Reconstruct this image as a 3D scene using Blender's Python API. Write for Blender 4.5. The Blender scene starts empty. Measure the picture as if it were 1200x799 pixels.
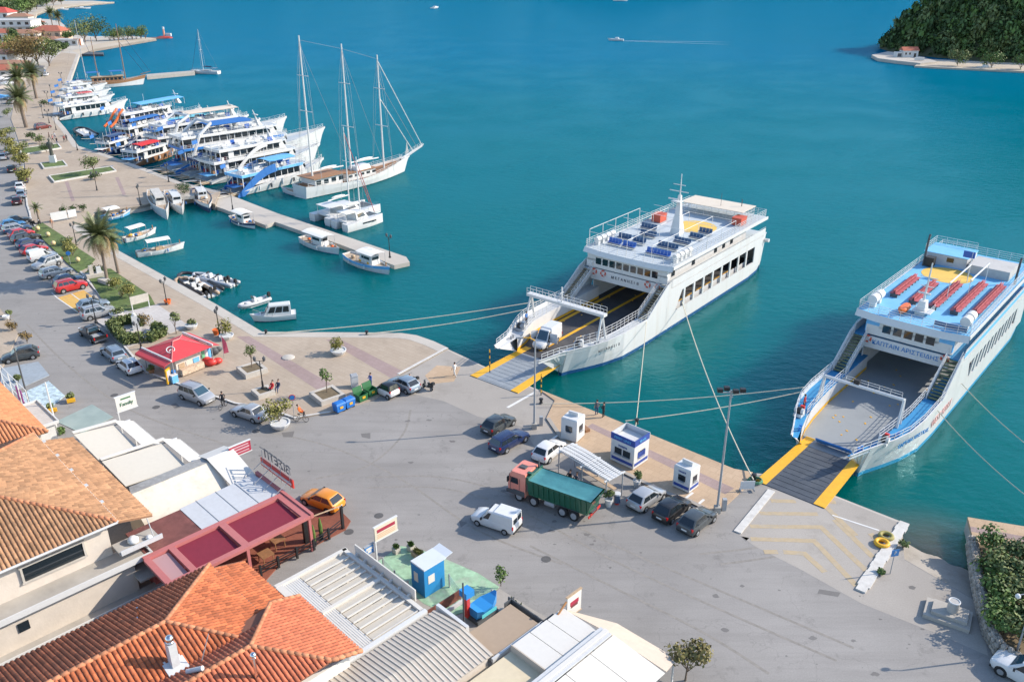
import bpy, bmesh, math, random
from math import sin, cos, pi, radians, atan2, hypot, sqrt
from mathutils import Vector, Matrix, noise as mnoise
random.seed(11)
scene = bpy.context.scene
COL = scene.collection

# ------------------------------------------------------------------ camera, sky, sun, exposure
CAM_H, PITCH, FPX = 43.0, radians(24.5), 1000.0        # metres above the quay, downward tilt, focal length for a 1200 px wide frame
cam = bpy.data.cameras.new('camera'); cam_o = bpy.data.objects.new('camera', cam); COL.objects.link(cam_o)
cam_o.location = (0, 0, CAM_H); cam_o.rotation_euler = (pi/2 - PITCH, 0, 0)
cam.sensor_width = 36; cam.lens = FPX/1200*36; cam.clip_start = 1; cam.clip_end = 20000
scene.camera = cam_o

SUN_EL, SUN_AZ = radians(31.0), radians(9)              # the sun stands to the right, a little beyond the quay
world = bpy.data.worlds.new('World'); scene.world = world; world.use_nodes = True
wn = world.node_tree; sky = wn.nodes.new('ShaderNodeTexSky'); sky.sky_type = 'NISHITA'; sky.sun_disc = False
sky.sun_elevation = SUN_EL; sky.sun_rotation = pi/2 - SUN_AZ; sky.air_density = 1.0; sky.dust_density = 0.6; sky.ozone_density = 2.0
bg = wn.nodes['Background']; bg.inputs[1].default_value = 0.15
wn.links.new(sky.outputs[0], bg.inputs[0])
sun = bpy.data.lights.new('sun', 'SUN'); sun.energy = 3.4; sun.angle = radians(0.55); sun.color = (1, .90, .77)
sun_o = bpy.data.objects.new('sun', sun); COL.objects.link(sun_o)
sun_dir = Vector((cos(SUN_EL)*cos(SUN_AZ), cos(SUN_EL)*sin(SUN_AZ), sin(SUN_EL)))
sun_o.rotation_euler = sun_dir.to_track_quat('Z', 'Y').to_euler(); sun_o.location = sun_dir*300
scene.view_settings.view_transform = 'Standard'; scene.view_settings.look = 'None'
scene.view_settings.gamma = 1; scene.view_settings.exposure = 0.88
scene.render.engine = 'CYCLES'; scene.cycles.use_denoising = True
scene.cycles.max_bounces = 6; scene.cycles.diffuse_bounces = 3; scene.cycles.transparent_max_bounces = 6
scene.cycles.caustics_reflective = False; scene.cycles.caustics_refractive = False

WATER = -1.1
_ct, _st = cos(PITCH), sin(PITCH)
def g(px, py, z=0.0):
    """ground position (metres) of a spot surveyed in the 1200 x 799 photograph, at height z"""
    u, v = px-600.0, py-399.5
    k = (CAM_H-z)/(v*_ct+FPX*_st)
    return (u*k, (FPX*_ct-v*_st)*k)
def g3(px, py, z=0.0):
    a = g(px, py, z); return Vector((a[0], a[1], z))
def gd(p, q, z=0.0):
    a, b = g(*p, z), g(*q, z); return atan2(b[1]-a[1], b[0]-a[0])

# ------------------------------------------------------------------ materials
MATS = {}
def M(name, col, rough=.6, metal=0.0, var=0.0, scale=3.0, bump=0.0, bscale=20.0, spec=.5, island=0.0, dirt=0.0, dcol=(.12,.10,.08), dscale=.6, coat=0.0, stretch=None, trans=0.0):
    if name in MATS: return MATS[name]
    m = bpy.data.materials.new(name); m.use_nodes = True; nt = m.node_tree; N = nt.nodes; L = nt.links
    b = N['Principled BSDF']; b.inputs['Roughness'].default_value = rough; b.inputs['Metallic'].default_value = metal
    b.inputs['Specular IOR Level'].default_value = spec; b.inputs['Coat Weight'].default_value = coat; b.inputs['Coat Roughness'].default_value = .05
    base = N.new('ShaderNodeRGB'); base.outputs[0].default_value = (*col, 1); out = base.outputs[0]
    tc = N.new('ShaderNodeTexCoord'); co = tc.outputs['Object']
    if stretch:
        mp = N.new('ShaderNodeMapping'); mp.inputs['Scale'].default_value = stretch[:3]
        if len(stretch) > 3: mp.inputs['Rotation'].default_value = (0, 0, stretch[3])
        L.new(co, mp.inputs[0]); co = mp.outputs[0]
    def mul(o, fac):
        mx = N.new('ShaderNodeMix'); mx.data_type = 'RGBA'; mx.blend_type = 'MULTIPLY'; mx.inputs[0].default_value = 1
        L.new(o, mx.inputs[6]); L.new(fac, mx.inputs[7]); return mx.outputs[2]
    if var:
        nz = N.new('ShaderNodeTexNoise'); nz.inputs['Scale'].default_value = scale; nz.inputs['Detail'].default_value = 6; nz.inputs['Roughness'].default_value = .65
        L.new(co, nz.inputs[0]); mr = N.new('ShaderNodeMapRange'); mr.inputs[1].default_value = .3; mr.inputs[2].default_value = .7
        mr.inputs[3].default_value = 1-var; mr.inputs[4].default_value = 1+var; L.new(nz.outputs[0], mr.inputs[0]); out = mul(out, mr.outputs[0])
    if island:
        ge = N.new('ShaderNodeNewGeometry'); mr = N.new('ShaderNodeMapRange'); mr.inputs[3].default_value = 1-island; mr.inputs[4].default_value = 1+island
        L.new(ge.outputs['Random Per Island'], mr.inputs[0]); out = mul(out, mr.outputs[0])
    if dirt:
        nz = N.new('ShaderNodeTexNoise'); nz.inputs['Scale'].default_value = dscale; nz.inputs['Detail'].default_value = 8; nz.inputs['Roughness'].default_value = .7
        L.new(co, nz.inputs[0]); mr = N.new('ShaderNodeMapRange'); mr.inputs[1].default_value = .5; mr.inputs[2].default_value = .72; mr.inputs[4].default_value = dirt
        L.new(nz.outputs[0], mr.inputs[0]); mx = N.new('ShaderNodeMix'); mx.data_type = 'RGBA'; L.new(mr.outputs[0], mx.inputs[0]); L.new(out, mx.inputs[6])
        mx.inputs[7].default_value = (*dcol, 1); out = mx.outputs[2]
    L.new(out, b.inputs['Base Color'])
    if bump:
        nz = N.new('ShaderNodeTexNoise'); nz.inputs['Scale'].default_value = bscale; nz.inputs['Detail'].default_value = 4
        L.new(co, nz.inputs[0]); bp = N.new('ShaderNodeBump'); bp.inputs['Strength'].default_value = bump; bp.inputs['Distance'].default_value = .05
        L.new(nz.outputs[0], bp.inputs['Height']); L.new(bp.outputs[0], b.inputs['Normal'])
    if trans:
        b.inputs['Alpha'].default_value = 1-trans
    MATS[name] = m; return m

white = M('white_paint', (.62,.62,.605), .4, var=.04, dirt=.12, dcol=(.45,.40,.33))
white_hull = M('white_hull', (.62,.62,.61), .35, var=.04, scale=.5, dirt=.30, dcol=(.46,.38,.29), dscale=1.1, coat=.15, stretch=(1,1,.10))
cream = M('cream_plaster', (.62,.55,.47), .9, var=.08, scale=.8, dirt=.22, dcol=(.38,.32,.26), bump=.2, bscale=6)
black = M('black_rubber', (.015,.015,.016), .8)
blackm = M('black_metal', (.02,.02,.022), .45)
grey = M('grey_metal', (.33,.34,.35), .5, var=.08, dirt=.2)
lgrey = M('light_grey', (.55,.56,.56), .55, var=.06, dirt=.15)
dgrey = M('dark_grey', (.08,.085,.09), .6, var=.1)
chrome = M('chrome', (.7,.7,.7), .2, metal=1)
glass = M('dark_glass', (.015,.022,.028), .05, spec=.8)
glassb = M('blue_glass', (.03,.07,.10), .06, spec=.8)
wood = M('wood', (.30,.15,.07), .6, var=.2, scale=4, dirt=.2)
woodl = M('pale_wood', (.45,.32,.20), .65, var=.2, scale=4)
blue = M('blue_paint', (.03,.19,.52), .4, var=.06, dirt=.1)
lblue = M('light_blue', (.14,.42,.72), .5, var=.08, dirt=.15, dcol=(.35,.5,.6))
canvas_blue = M('blue_canvas', (.025,.14,.40), .8, var=.1)
navy = M('navy_paint', (.012,.03,.10), .35, coat=.3)
red = M('red_paint', (.55,.04,.03), .45, var=.08)
orange = M('orange_paint', (.72,.15,.03), .5, var=.08)
yellow = M('yellow_paint', (.75,.40,.02), .55, var=.12, dirt=.25, dcol=(.35,.22,.05), dscale=1.5)
rope_m = M('rope', (.58,.54,.42), .9, var=.1)
skin = M('skin', (.45,.25,.17), .6)
stone = M('pale_stone', (.50,.46,.40), .85, var=.12, scale=2, dirt=.2, bump=.2)
concrete = M('concrete', (.40,.37,.325), .9, var=.12, scale=.7, dirt=.3, dcol=(.22,.20,.17), dscale=.4, bump=.15)
whitekerb = M('white_kerb', (.57,.55,.51), .85, var=.12, scale=2, dirt=.55, dcol=(.38,.345,.30), dscale=1.3)
soil = M('soil', (.16,.12,.07), .95, var=.25, scale=3)
grass_m = M('lawn', (.10,.145,.04), .95, var=.4, scale=.9, dirt=.6, dcol=(.19,.18,.07), dscale=.4, bump=.5, bscale=30)
leaf_ol = M('leaf_olive', (.145,.175,.06), .6, island=.5, spec=.3)
leaf_gr = M('leaf_green', (.095,.155,.038), .6, island=.5, spec=.3)
leaf_dk = M('leaf_dark', (.055,.09,.03), .65, island=.55, spec=.25)
leaf_ye = M('leaf_yellowgreen', (.20,.19,.05), .6, island=.45, spec=.3)
leaf_br = M('leaf_autumn', (.22,.15,.06), .65, island=.5, spec=.2)
leaf_palm = M('leaf_palm', (.13,.15,.06), .5, island=.35, spec=.4)
leaf_dry = M('leaf_dry', (.34,.25,.13), .7, island=.3, spec=.2)
bark = M('bark', (.16,.12,.09), .95, var=.3, scale=6, bump=.5)
palm_bark = M('palm_bark', (.20,.155,.12), .95, var=.3, scale=8, bump=.7, bscale=8)

# ------------------------------------------------------------------ mesh builder
class MB:
    def __init__(s): s.v = []; s.f = []; s.m = []; s.cur = 0
    def face(s, pts):
        n = len(s.v); s.v += [tuple(p) for p in pts]; s.f.append(tuple(range(n, n+len(pts)))); s.m.append(s.cur); return s
    def raw(s, vs, fs):
        n = len(s.v); s.v += [tuple(p) for p in vs]
        for f in fs: s.f.append(tuple(i+n for i in f)); s.m.append(s.cur)
        return s
    def box(s, c, d, rz=0.0, top=(1, 1), shear=(0, 0), ry=0.0):
        x, y, z = c; hx, hy, hz = d[0]/2, d[1]/2, d[2]/2; vs = []
        for sz in (-1, 1):
            tx, ty = (top if sz > 0 else (1, 1))
            for sx, sy in ((-1,-1),(1,-1),(1,1),(-1,1)):
                lx, ly, lz = sx*hx*tx+(shear[0] if sz > 0 else 0), sy*hy*ty+(shear[1] if sz > 0 else 0), sz*hz
                if ry: lx, lz = lx*cos(ry)+lz*sin(ry), -lx*sin(ry)+lz*cos(ry)
                vs.append((x+lx*cos(rz)-ly*sin(rz), y+lx*sin(rz)+ly*cos(rz), z+lz))
        return s.raw(vs, [(3,2,1,0),(4,5,6,7),(0,1,5,4),(1,2,6,5),(2,3,7,6),(3,0,4,7)])
    def prism(s, pts, z0, z1, cap=True):
        a = sum(pts[i][0]*pts[(i+1) % len(pts)][1]-pts[(i+1) % len(pts)][0]*pts[i][1] for i in range(len(pts)))
        if a < 0: pts = list(reversed(pts))
        n = len(pts); vs = [(p[0], p[1], z0) for p in pts]+[(p[0], p[1], z1) for p in pts]
        fs = [(i, (i+1) % n, n+(i+1) % n, n+i) for i in range(n)]
        if cap: fs += [tuple(range(n, 2*n)), tuple(reversed(range(n)))]
        return s.raw(vs, fs)
    def slab(s, top, t):
        """closed panel: a 3d polygon (counter-clockwise from above) with thickness t downward"""
        n = len(top); vs = [tuple(p) for p in top]+[(p[0], p[1], p[2]-t) for p in top]
        return s.raw(vs, [tuple(range(n)), tuple(reversed(range(n, 2*n)))]+[(n+i, n+(i+1) % n, (i+1) % n, i) for i in range(n)])
    def tube(s, p, q, r, n=6, r2=None, cap=True):
        p, q = Vector(p), Vector(q); d = q-p
        if d.length < 1e-6: return s
        d.normalize(); a = d.orthogonal().normalized(); b = d.cross(a); r2 = r if r2 is None else r2
        vs = []
        for c, rr in ((p, r), (q, r2)):
            for i in range(n):
                t = 2*pi*i/n; vs.append(c+a*cos(t)*rr+b*sin(t)*rr)
        fs = [(i, (i+1) % n, n+(i+1) % n, n+i) for i in range(n)]
        if cap: fs += [tuple(reversed(range(n))), tuple(range(n, 2*n))]
        return s.raw(vs, fs)
    def path(s, pts, r, n=5, r2=None):
        k = len(pts)-1
        for i in range(k):
            ra = r if r2 is None else r+(r2-r)*i/k; rb = r if r2 is None else r+(r2-r)*(i+1)/k
            s.tube(pts[i], pts[i+1], ra, n, rb)
        return s
    def hose(s, pts, r, n=6, r2=None, closed=False):
        P = [Vector(p) for p in pts]; k = len(P); vs = []; up = Vector((.03, .05, 1))
        for i, p in enumerate(P):
            d = (P[min(i+1, k-1)]-P[max(i-1, 0)]).normalized(); a = d.cross(up).normalized(); b = a.cross(d); rr = r if r2 is None else r+(r2-r)*i/(k-1)
            vs += [p+a*cos(2*pi*j/n)*rr+b*sin(2*pi*j/n)*rr for j in range(n)]
        return s.raw(vs, [(i*n+j, i*n+(j+1) % n, (i+1)*n+(j+1) % n, (i+1)*n+j) for i in range(k-1) for j in range(n)]+[tuple(reversed(range(n))), tuple(range((k-1)*n, k*n))])
    def cyl(s, c, r, h, n=12, r2=None): return s.tube(c, (c[0], c[1], c[2]+h), r, n, r2)
    def lathe(s, c, prof, n=12):
        vs = []; k = len(prof)
        for r, z in prof:
            for i in range(n): t = 2*pi*i/n; vs.append((c[0]+r*cos(t), c[1]+r*sin(t), c[2]+z))
        fs = [(j*n+i, j*n+(i+1) % n, (j+1)*n+(i+1) % n, (j+1)*n+i) for j in range(k-1) for i in range(n)]
        fs += [tuple(reversed(range(n))), tuple(range((k-1)*n, k*n))]
        return s.raw(vs, fs)
    def ball(s, c, r, n=8, sc=(1, 1, 1)):
        k = max(4, n//2+1); prof = [(max(.02, sin(pi*j/k))*1.0, -cos(pi*j/k)) for j in range(k+1)]
        vs = []
        for rr, z in prof:
            for i in range(n): t = 2*pi*i/n; vs.append((c[0]+r*rr*cos(t)*sc[0], c[1]+r*rr*sin(t)*sc[1], c[2]+r*z*sc[2]))
        fs = [(j*n+i, j*n+(i+1) % n, (j+1)*n+(i+1) % n, (j+1)*n+i) for j in range(k) for i in range(n)]
        fs += [tuple(reversed(range(n))), tuple(range(k*n, (k+1)*n))]
        return s.raw(vs, fs)
    def loft(s, rings, closed=True, cap=True):
        n = len(rings[0]); vs = [p for r in rings for p in r]; fs = []
        for j in range(len(rings)-1):
            for i in range(n if closed else n-1): fs.append((j*n+i, j*n+(i+1) % n, (j+1)*n+(i+1) % n, (j+1)*n+i))
        if cap: fs += [tuple(reversed(range(n))), tuple(range((len(rings)-1)*n, len(rings)*n))]
        return s.raw(vs, fs)
    def torus(s, c, R, r, axis=(0, 0, 1), n=14, k=6):
        ax = Vector(axis).normalized(); a = ax.orthogonal().normalized(); b = ax.cross(a); c = Vector(c); vs = []
        for i in range(n):
            t = 2*pi*i/n; d = a*cos(t)+b*sin(t)
            for j in range(k): u = 2*pi*j/k; vs.append(c+d*(R+r*cos(u))+ax*r*sin(u))
        return s.raw(vs, [(i*k+j, ((i+1) % n)*k+j, ((i+1) % n)*k+(j+1) % k, i*k+(j+1) % k) for i in range(n) for j in range(k)])
    def rail(s, pts, h=1.0, bars=3, step=1.2, r=.03, closed=False):
        pts = [Vector(p) for p in pts]
        if closed: pts.append(pts[0])
        up = Vector((0, 0, h))
        for i in range(len(pts)-1):
            p, q = pts[i], pts[i+1]; n = max(1, round((q-p).length/step))
            for j in range(n): w = p+(q-p)*j/n; s.tube(w, w+up, r, 4, cap=False)
            for b in range(bars): w = up*((b+1)/bars); s.tube(p+w, q+w, r, 4, cap=False)
        s.tube(pts[-1], pts[-1]+up, r, 4, cap=False); return s
    def mesh(s, name, mats, smooth=False, recalc=False):
        me = bpy.data.meshes.new(name); me.from_pydata(s.v, [], s.f)
        for m in (mats if isinstance(mats, (list, tuple)) else [mats]): me.materials.append(m)
        me.polygons.foreach_set('material_index', s.m)
        if smooth: me.polygons.foreach_set('use_smooth', [True]*len(s.f))
        if recalc:
            bm = bmesh.new(); bm.from_mesh(me); bmesh.ops.remove_doubles(bm, verts=bm.verts, dist=1e-4); bmesh.ops.recalc_face_normals(bm, faces=bm.faces); bm.to_mesh(me); bm.free()
        me.update(); return me
    def build(s, name, mats, parent=None, smooth=False, recalc=False, loc=None, rz=0.0):
        return obj(name, s.mesh(name, mats, smooth, recalc), parent, loc, rz)

def obj(name, me, parent=None, loc=None, rz=0.0):
    o = bpy.data.objects.new(name, me); COL.objects.link(o)
    if parent: o.parent = parent
    if loc is not None: o.location = loc
    if rz: o.rotation_euler = (0, 0, rz)
    return o
def tag(o, label=None, cat=None, group=None, kind=None):
    if label: o['label'] = label
    if cat: o['category'] = cat
    if group: o['group'] = group
    if kind: o['kind'] = kind
    return o
def thing(name, label, cat, loc=(0, 0, 0), rz=0.0, group=None):
    o = bpy.data.objects.new(name, None); COL.objects.link(o); o.empty_display_size = .3
    if len(loc) == 2: loc = (loc[0], loc[1], 0)
    o.location = loc; o.rotation_euler = (0, 0, rz); return tag(o, label, cat, group)
def copy_tree(src, parent=None, loc=None, rz=None, label=None, scale=None):
    c = src.copy(); COL.objects.link(c); c.parent = parent
    if loc is not None: c.location = loc if len(loc) == 3 else (loc[0], loc[1], 0)
    if rz is not None: c.rotation_euler = (0, 0, rz)
    if scale: c.scale = (scale,)*3
    if label: c['label'] = label
    for ch in KIDS.get(src.name, []) if src.name in KIDS else [o for o in src.children]: copy_tree(ch, c)
    return c
KIDS = {}
def setmat(o, m):
    sl = o.material_slots[0]; sl.link = 'OBJECT'; sl.material = m
def text_mesh(body, size, m, depth=.02, name='lettering', align='CENTER'):
    c = bpy.data.curves.new(name, 'FONT'); c.body = body; c.size = size; c.extrude = depth; c.align_x = align; c.align_y = 'CENTER'; c.resolution_u = 2
    o = bpy.data.objects.new(name, c); COL.objects.link(o)
    me = bpy.data.meshes.new_from_object(o.evaluated_get(bpy.context.evaluated_depsgraph_get()))
    bpy.data.objects.remove(o); me.materials.clear(); me.materials.append(m); return me
def text(body, size, m, parent, origin, xdir, updir, name='lettering'):
    """raised lettering whose baseline runs along xdir"""
    o = obj(name, text_mesh(body, size, m, name=name), parent)
    x = Vector(xdir).normalized(); u = Vector(updir); z = x.cross(u).normalized(); y = z.cross(x)
    o.matrix_local = Matrix(((x.x, y.x, z.x, origin[0]), (x.y, y.y, z.y, origin[1]), (x.z, y.z, z.z, origin[2]), (0, 0, 0, 1)))
    return o
def sag(p, q, drop, n=14):
    p, q = Vector(p), Vector(q)
    return [p+(q-p)*(i/n)-Vector((0, 0, drop*4*(i/n)*(1-i/n))) for i in range(n+1)]
# ------------------------------------------------------------------ water and ground
def water_material():
    m = bpy.data.materials.new('sea_water'); m.use_nodes = True; nt = m.node_tree; N = nt.nodes; L = nt.links; b = N['Principled BSDF']
    b.inputs['Roughness'].default_value = .06; b.inputs['IOR'].default_value = 1.33; b.inputs['Specular IOR Level'].default_value = 0
    tc = N.new('ShaderNodeTexCoord'); co = tc.outputs['Object']
    sep = N.new('ShaderNodeSeparateXYZ'); L.new(co, sep.inputs[0])
    # depth colour: green over the pale harbour floor, bluer in the deep bay
    dy = N.new('ShaderNodeMapRange'); dy.inputs[1].default_value = 60; dy.inputs[2].default_value = 420; L.new(sep.outputs[1], dy.inputs[0])
    nz = N.new('ShaderNodeTexNoise'); nz.inputs['Scale'].default_value = .02; nz.inputs['Detail'].default_value = 3; L.new(co, nz.inputs[0])
    ad = N.new('ShaderNodeMath'); ad.operation = 'MULTIPLY_ADD'; ad.inputs[1].default_value = .22; L.new(nz.outputs[0], ad.inputs[0])
    sb = N.new('ShaderNodeMath'); sb.operation = 'SUBTRACT'; sb.inputs[1].default_value = .11; L.new(dy.outputs[0], sb.inputs[0]); L.new(sb.outputs[0], ad.inputs[2])
    cr = N.new('ShaderNodeValToRGB'); cr.color_ramp.elements[0].color = (.0, .108, .102, 1); cr.color_ramp.elements[1].color = (.0, .126, .225, 1)
    e = cr.color_ramp.elements.new(.35); e.color = (.0, .118, .142, 1); L.new(ad.outputs[0], cr.inputs[0])
    # shallow water over the slipway
    c = g(1100, 645, WATER); dist = N.new('ShaderNodeVectorMath'); dist.operation = 'DISTANCE'; dist.inputs[1].default_value = (c[0], c[1], 0); L.new(co, dist.inputs[0])
    sh = N.new('ShaderNodeMapRange'); sh.interpolation_type = 'SMOOTHSTEP'; sh.inputs[1].default_value = 1.0; sh.inputs[2].default_value = 8.0; sh.inputs[3].default_value = .75; sh.inputs[4].default_value = 0; L.new(dist.outputs['Value'], sh.inputs[0])
    mx = N.new('ShaderNodeMix'); mx.data_type = 'RGBA'; L.new(sh.outputs[0], mx.inputs[0]); L.new(cr.outputs[0], mx.inputs[6]); mx.inputs[7].default_value = (.10, .12, .09, 1)
    L.new(mx.outputs[2], b.inputs['Base Color'])
    mp = N.new('ShaderNodeMapping'); mp.inputs['Scale'].default_value = (1, 1.6, 1); mp.inputs['Rotation'].default_value = (0, 0, .6); L.new(co, mp.inputs[0])
    n1 = N.new('ShaderNodeTexNoise'); n1.inputs['Scale'].default_value = .55; n1.inputs['Detail'].default_value = 6; n1.inputs['Roughness'].default_value = .55; L.new(mp.outputs[0], n1.inputs[0])
    n2 = N.new('ShaderNodeTexNoise'); n2.inputs['Scale'].default_value = .05; n2.inputs['Detail'].default_value = 3; L.new(co, n2.inputs[0])
    am = N.new('ShaderNodeMapRange'); am.inputs[1].default_value = .35; am.inputs[2].default_value = .65; am.inputs[3].default_value = .35; am.inputs[4].default_value = 1; L.new(n2.outputs[0], am.inputs[0])
    hm = N.new('ShaderNodeMath'); hm.operation = 'MULTIPLY'; L.new(n1.outputs[0], hm.inputs[0]); L.new(am.outputs[0], hm.inputs[1])
    bp = N.new('ShaderNodeBump'); bp.inputs['Strength'].default_value = .55; bp.inputs['Distance'].default_value = .35
    L.new(hm.outputs[0], bp.inputs['Height']); L.new(bp.outputs[0], b.inputs['Normal'])
    gl = N.new('ShaderNodeBsdfGlossy'); gl.inputs['Roughness'].default_value = .09; gl.inputs['Color'].default_value = (.5, .85, .95, 1); L.new(bp.outputs[0], gl.inputs['Normal'])
    fr = N.new('ShaderNodeFresnel'); fr.inputs[0].default_value = 1.33; L.new(bp.outputs[0], fr.inputs['Normal']); mn = N.new('ShaderNodeMath'); mn.operation = 'MINIMUM'; mn.inputs[1].default_value = .10; L.new(fr.outputs[0], mn.inputs[0])
    ms = N.new('ShaderNodeMixShader'); L.new(mn.outputs[0], ms.inputs[0]); L.new(b.outputs[0], ms.inputs[1]); L.new(gl.outputs[0], ms.inputs[2]); L.new(ms.outputs[0], N['Material Output'].inputs[0]); return m
def _w(m):
    b = m.node_tree.nodes['Principled BSDF']; b.inputs['Subsurface Weight'].default_value = 1; b.inputs['Subsurface Radius'].default_value = (4, 13, 13); b.inputs['Subsurface Scale'].default_value = 1.0; b.subsurface_method = 'BURLEY'; return m
def struct(name, mb, mat, smooth=False):
    return tag(mb.build(name, mat, smooth=smooth), kind='structure')
tag(MB().face([(-9000,-200,WATER),(9000,-200,WATER),(9000,16000,WATER),(-9000,16000,WATER)]).build('sea', _w(water_material())), kind='structure')

def ground_material(name, c1, c2, c3, streak=None, joints=None, tracks=False):
    """worn ground: two tones in broad patches, dark stains, fine aggregate, optional slab joints"""
    m = bpy.data.materials.new(name); m.use_nodes = True; nt = m.node_tree; N = nt.nodes; L = nt.links; b = N['Principled BSDF']
    b.inputs['Roughness'].default_value = .9; b.inputs['Specular IOR Level'].default_value = .25
    co = N.new('ShaderNodeTexCoord').outputs['Object']
    def nz(scale, det=5, rough=.6, vec=None):
        n = N.new('ShaderNodeTexNoise'); n.inputs['Scale'].default_value = scale; n.inputs['Detail'].default_value = det; n.inputs['Roughness'].default_value = rough; L.new(vec or co, n.inputs[0]); return n.outputs[0]
    def rng(o, a, bb, c=0.0, d=1.0):
        r = N.new('ShaderNodeMapRange'); r.inputs[1].default_value = a; r.inputs[2].default_value = bb; r.inputs[3].default_value = c; r.inputs[4].default_value = d; L.new(o, r.inputs[0]); return r.outputs[0]
    def mix(f, a, bcol, mode='MIX'):
        x = N.new('ShaderNodeMix'); x.data_type = 'RGBA'; x.blend_type = mode
        if isinstance(f, float): x.inputs[0].default_value = f
        else: L.new(f, x.inputs[0])
        for i, s_ in ((6, a), (7, bcol)):
            if isinstance(s_, tuple): x.inputs[i].default_value = (*s_, 1)
            else: L.new(s_, x.inputs[i])
        return x.outputs[2]
    o = mix(rng(nz(.07, 6), .38, .62), c1, c2)
    mp = N.new('ShaderNodeMapping'); mp.inputs['Rotation'].default_value = (0, 0, .64); mp.inputs['Scale'].default_value = (.09, 1.1, 1); L.new(co, mp.inputs[0])
    if tracks:
        o = mix(rng(nz(1.0, 6, .65, mp.outputs[0]), .44, .74, 0, .4), o, c3)
        o = mix(rng(nz(.35, 8, .78), .57, .74, 0, .6), o, tuple(x*.55 for x in c3))
        v = N.new('ShaderNodeTexVoronoi'); v.feature = 'DISTANCE_TO_EDGE'; v.inputs['Scale'].default_value = .13
        w = N.new('ShaderNodeMix'); w.data_type = 'VECTOR'; w.inputs[0].default_value = .35; L.new(co, w.inputs[4]); nn = N.new('ShaderNodeTexNoise'); nn.inputs['Scale'].default_value = .25; nn.inputs['Detail'].default_value = 5; L.new(co, nn.inputs[0])
        sc = N.new('ShaderNodeVectorMath'); sc.operation = 'SCALE'; sc.inputs[3].default_value = 9; L.new(nn.outputs[1], sc.inputs[0]); ad = N.new('ShaderNodeVectorMath'); L.new(co, ad.inputs[0]); L.new(sc.outputs[0], ad.inputs[1])
        L.new(ad.outputs[0], v.inputs[0]); o = mix(rng(v.outputs[0], .0, .007, .22, 0), o, tuple(x*.4 for x in c3))
    else:
        o = mix(rng(nz(.3, 8, .7), .52, .75, 0, .6), o, c3)
    if joints:
        br = N.new('ShaderNodeTexBrick'); br.inputs['Scale'].default_value = 1; br.inputs['Brick Width'].default_value = joints[0]; br.inputs['Row Height'].default_value = joints[1]; br.inputs['Mortar Size'].default_value = .03
        br.inputs['Color1'].default_value = (1, 1, 1, 1); br.inputs['Color2'].default_value = (.93, .92, .91, 1); br.inputs['Mortar'].default_value = (.86, .85, .84, 1)
        jm = N.new('ShaderNodeMapping'); jm.inputs['Rotation'].default_value = (0, 0, joints[2]); L.new(co, jm.inputs[0]); L.new(jm.outputs[0], br.inputs[0]); o = mix(1.0, o, br.outputs[0], 'MULTIPLY')
    o = mix(1.0, o, rng(nz(9, 4, .8), .25, .75, .86, 1.14), 'MULTIPLY')
    L.new(o, b.inputs['Base Color'])
    bp = N.new('ShaderNodeBump'); bp.inputs['Strength'].default_value = .25; bp.inputs['Distance'].default_value = .02; L.new(nz(14), bp.inputs['Height']); L.new(bp.outputs[0], b.inputs['Normal'])
    return m
PAVE_A = .68
asphalt = ground_material('asphalt', (.258,.243,.226), (.315,.297,.277), (.185,.173,.16), tracks=True)
apron_m = ground_material('apron_concrete', (.335,.305,.27), (.39,.356,.315), (.22,.20,.172))
paving = ground_material('promenade_paving', (.40,.325,.25), (.45,.37,.285), (.29,.235,.18), joints=(1.2, .6, PAVE_A))
tilestrip = ground_material('ochre_paving', (.46,.33,.215), (.52,.385,.265), (.31,.23,.16), joints=(.8, .8, PAVE_A))
pinkpave = ground_material('pink_paving', (.33,.245,.225), (.37,.28,.26), (.25,.19,.17), joints=(.6, .6, PAVE_A))
coping_m = ground_material('coping_concrete', (.44,.40,.35), (.50,.46,.40), (.30,.27,.23))
whitepave = ground_material('white_flagstones', (.46,.43,.40), (.53,.50,.47), (.34,.31,.28), joints=(.7, .7, PAVE_A))
sand_m = ground_material('beach_sand', (.46,.39,.30), (.52,.45,.36), (.33,.28,.21))
land_m = ground_material('far_land', (.30,.26,.20), (.36,.31,.25), (.15,.16,.09))

def W(pts, z=0.0): return [g(p[0], p[1], z) if len(p) == 2 else (p[0], p[1]) for p in pts]     # 3-tuples are metres already
edge = [(1057,611),(983,582),(912,556),(882,554),(860,550),(700,484),(632,457),(565,428),(549,420),(525,409),(508,401),(488,394),(470,391.5),(440,391),(307,390),(252,357),(141,296),(92,264),
        (104,258),(113,249),(150,244),(163,242),(180,238),(225,231),(252,240),(258,225),(211,214),(175,200),(125,182),(92,172),(76,150),(67,140),(69,120),(75,107),(82,95),(93,64)]
land = W([(60,20,0),(75,50,0),(1300,638),(1200,620),(1133,609),(1143,650),(1148,708),(1060,657)]+edge+[(110,58),(150,51),(183,45.5),(152,42),(108,43),(84,40),(76,30),(70,25),(58,23),(41,22),(43,17),(56,12),(82,8),(110,5),(134,3),(108,1),(70,1),(40,-6)])+[(-900,1200),(-1200,300),(-60,20)]
struct('quay', MB().prism(land, -5, -.012), coping_m)
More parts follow.
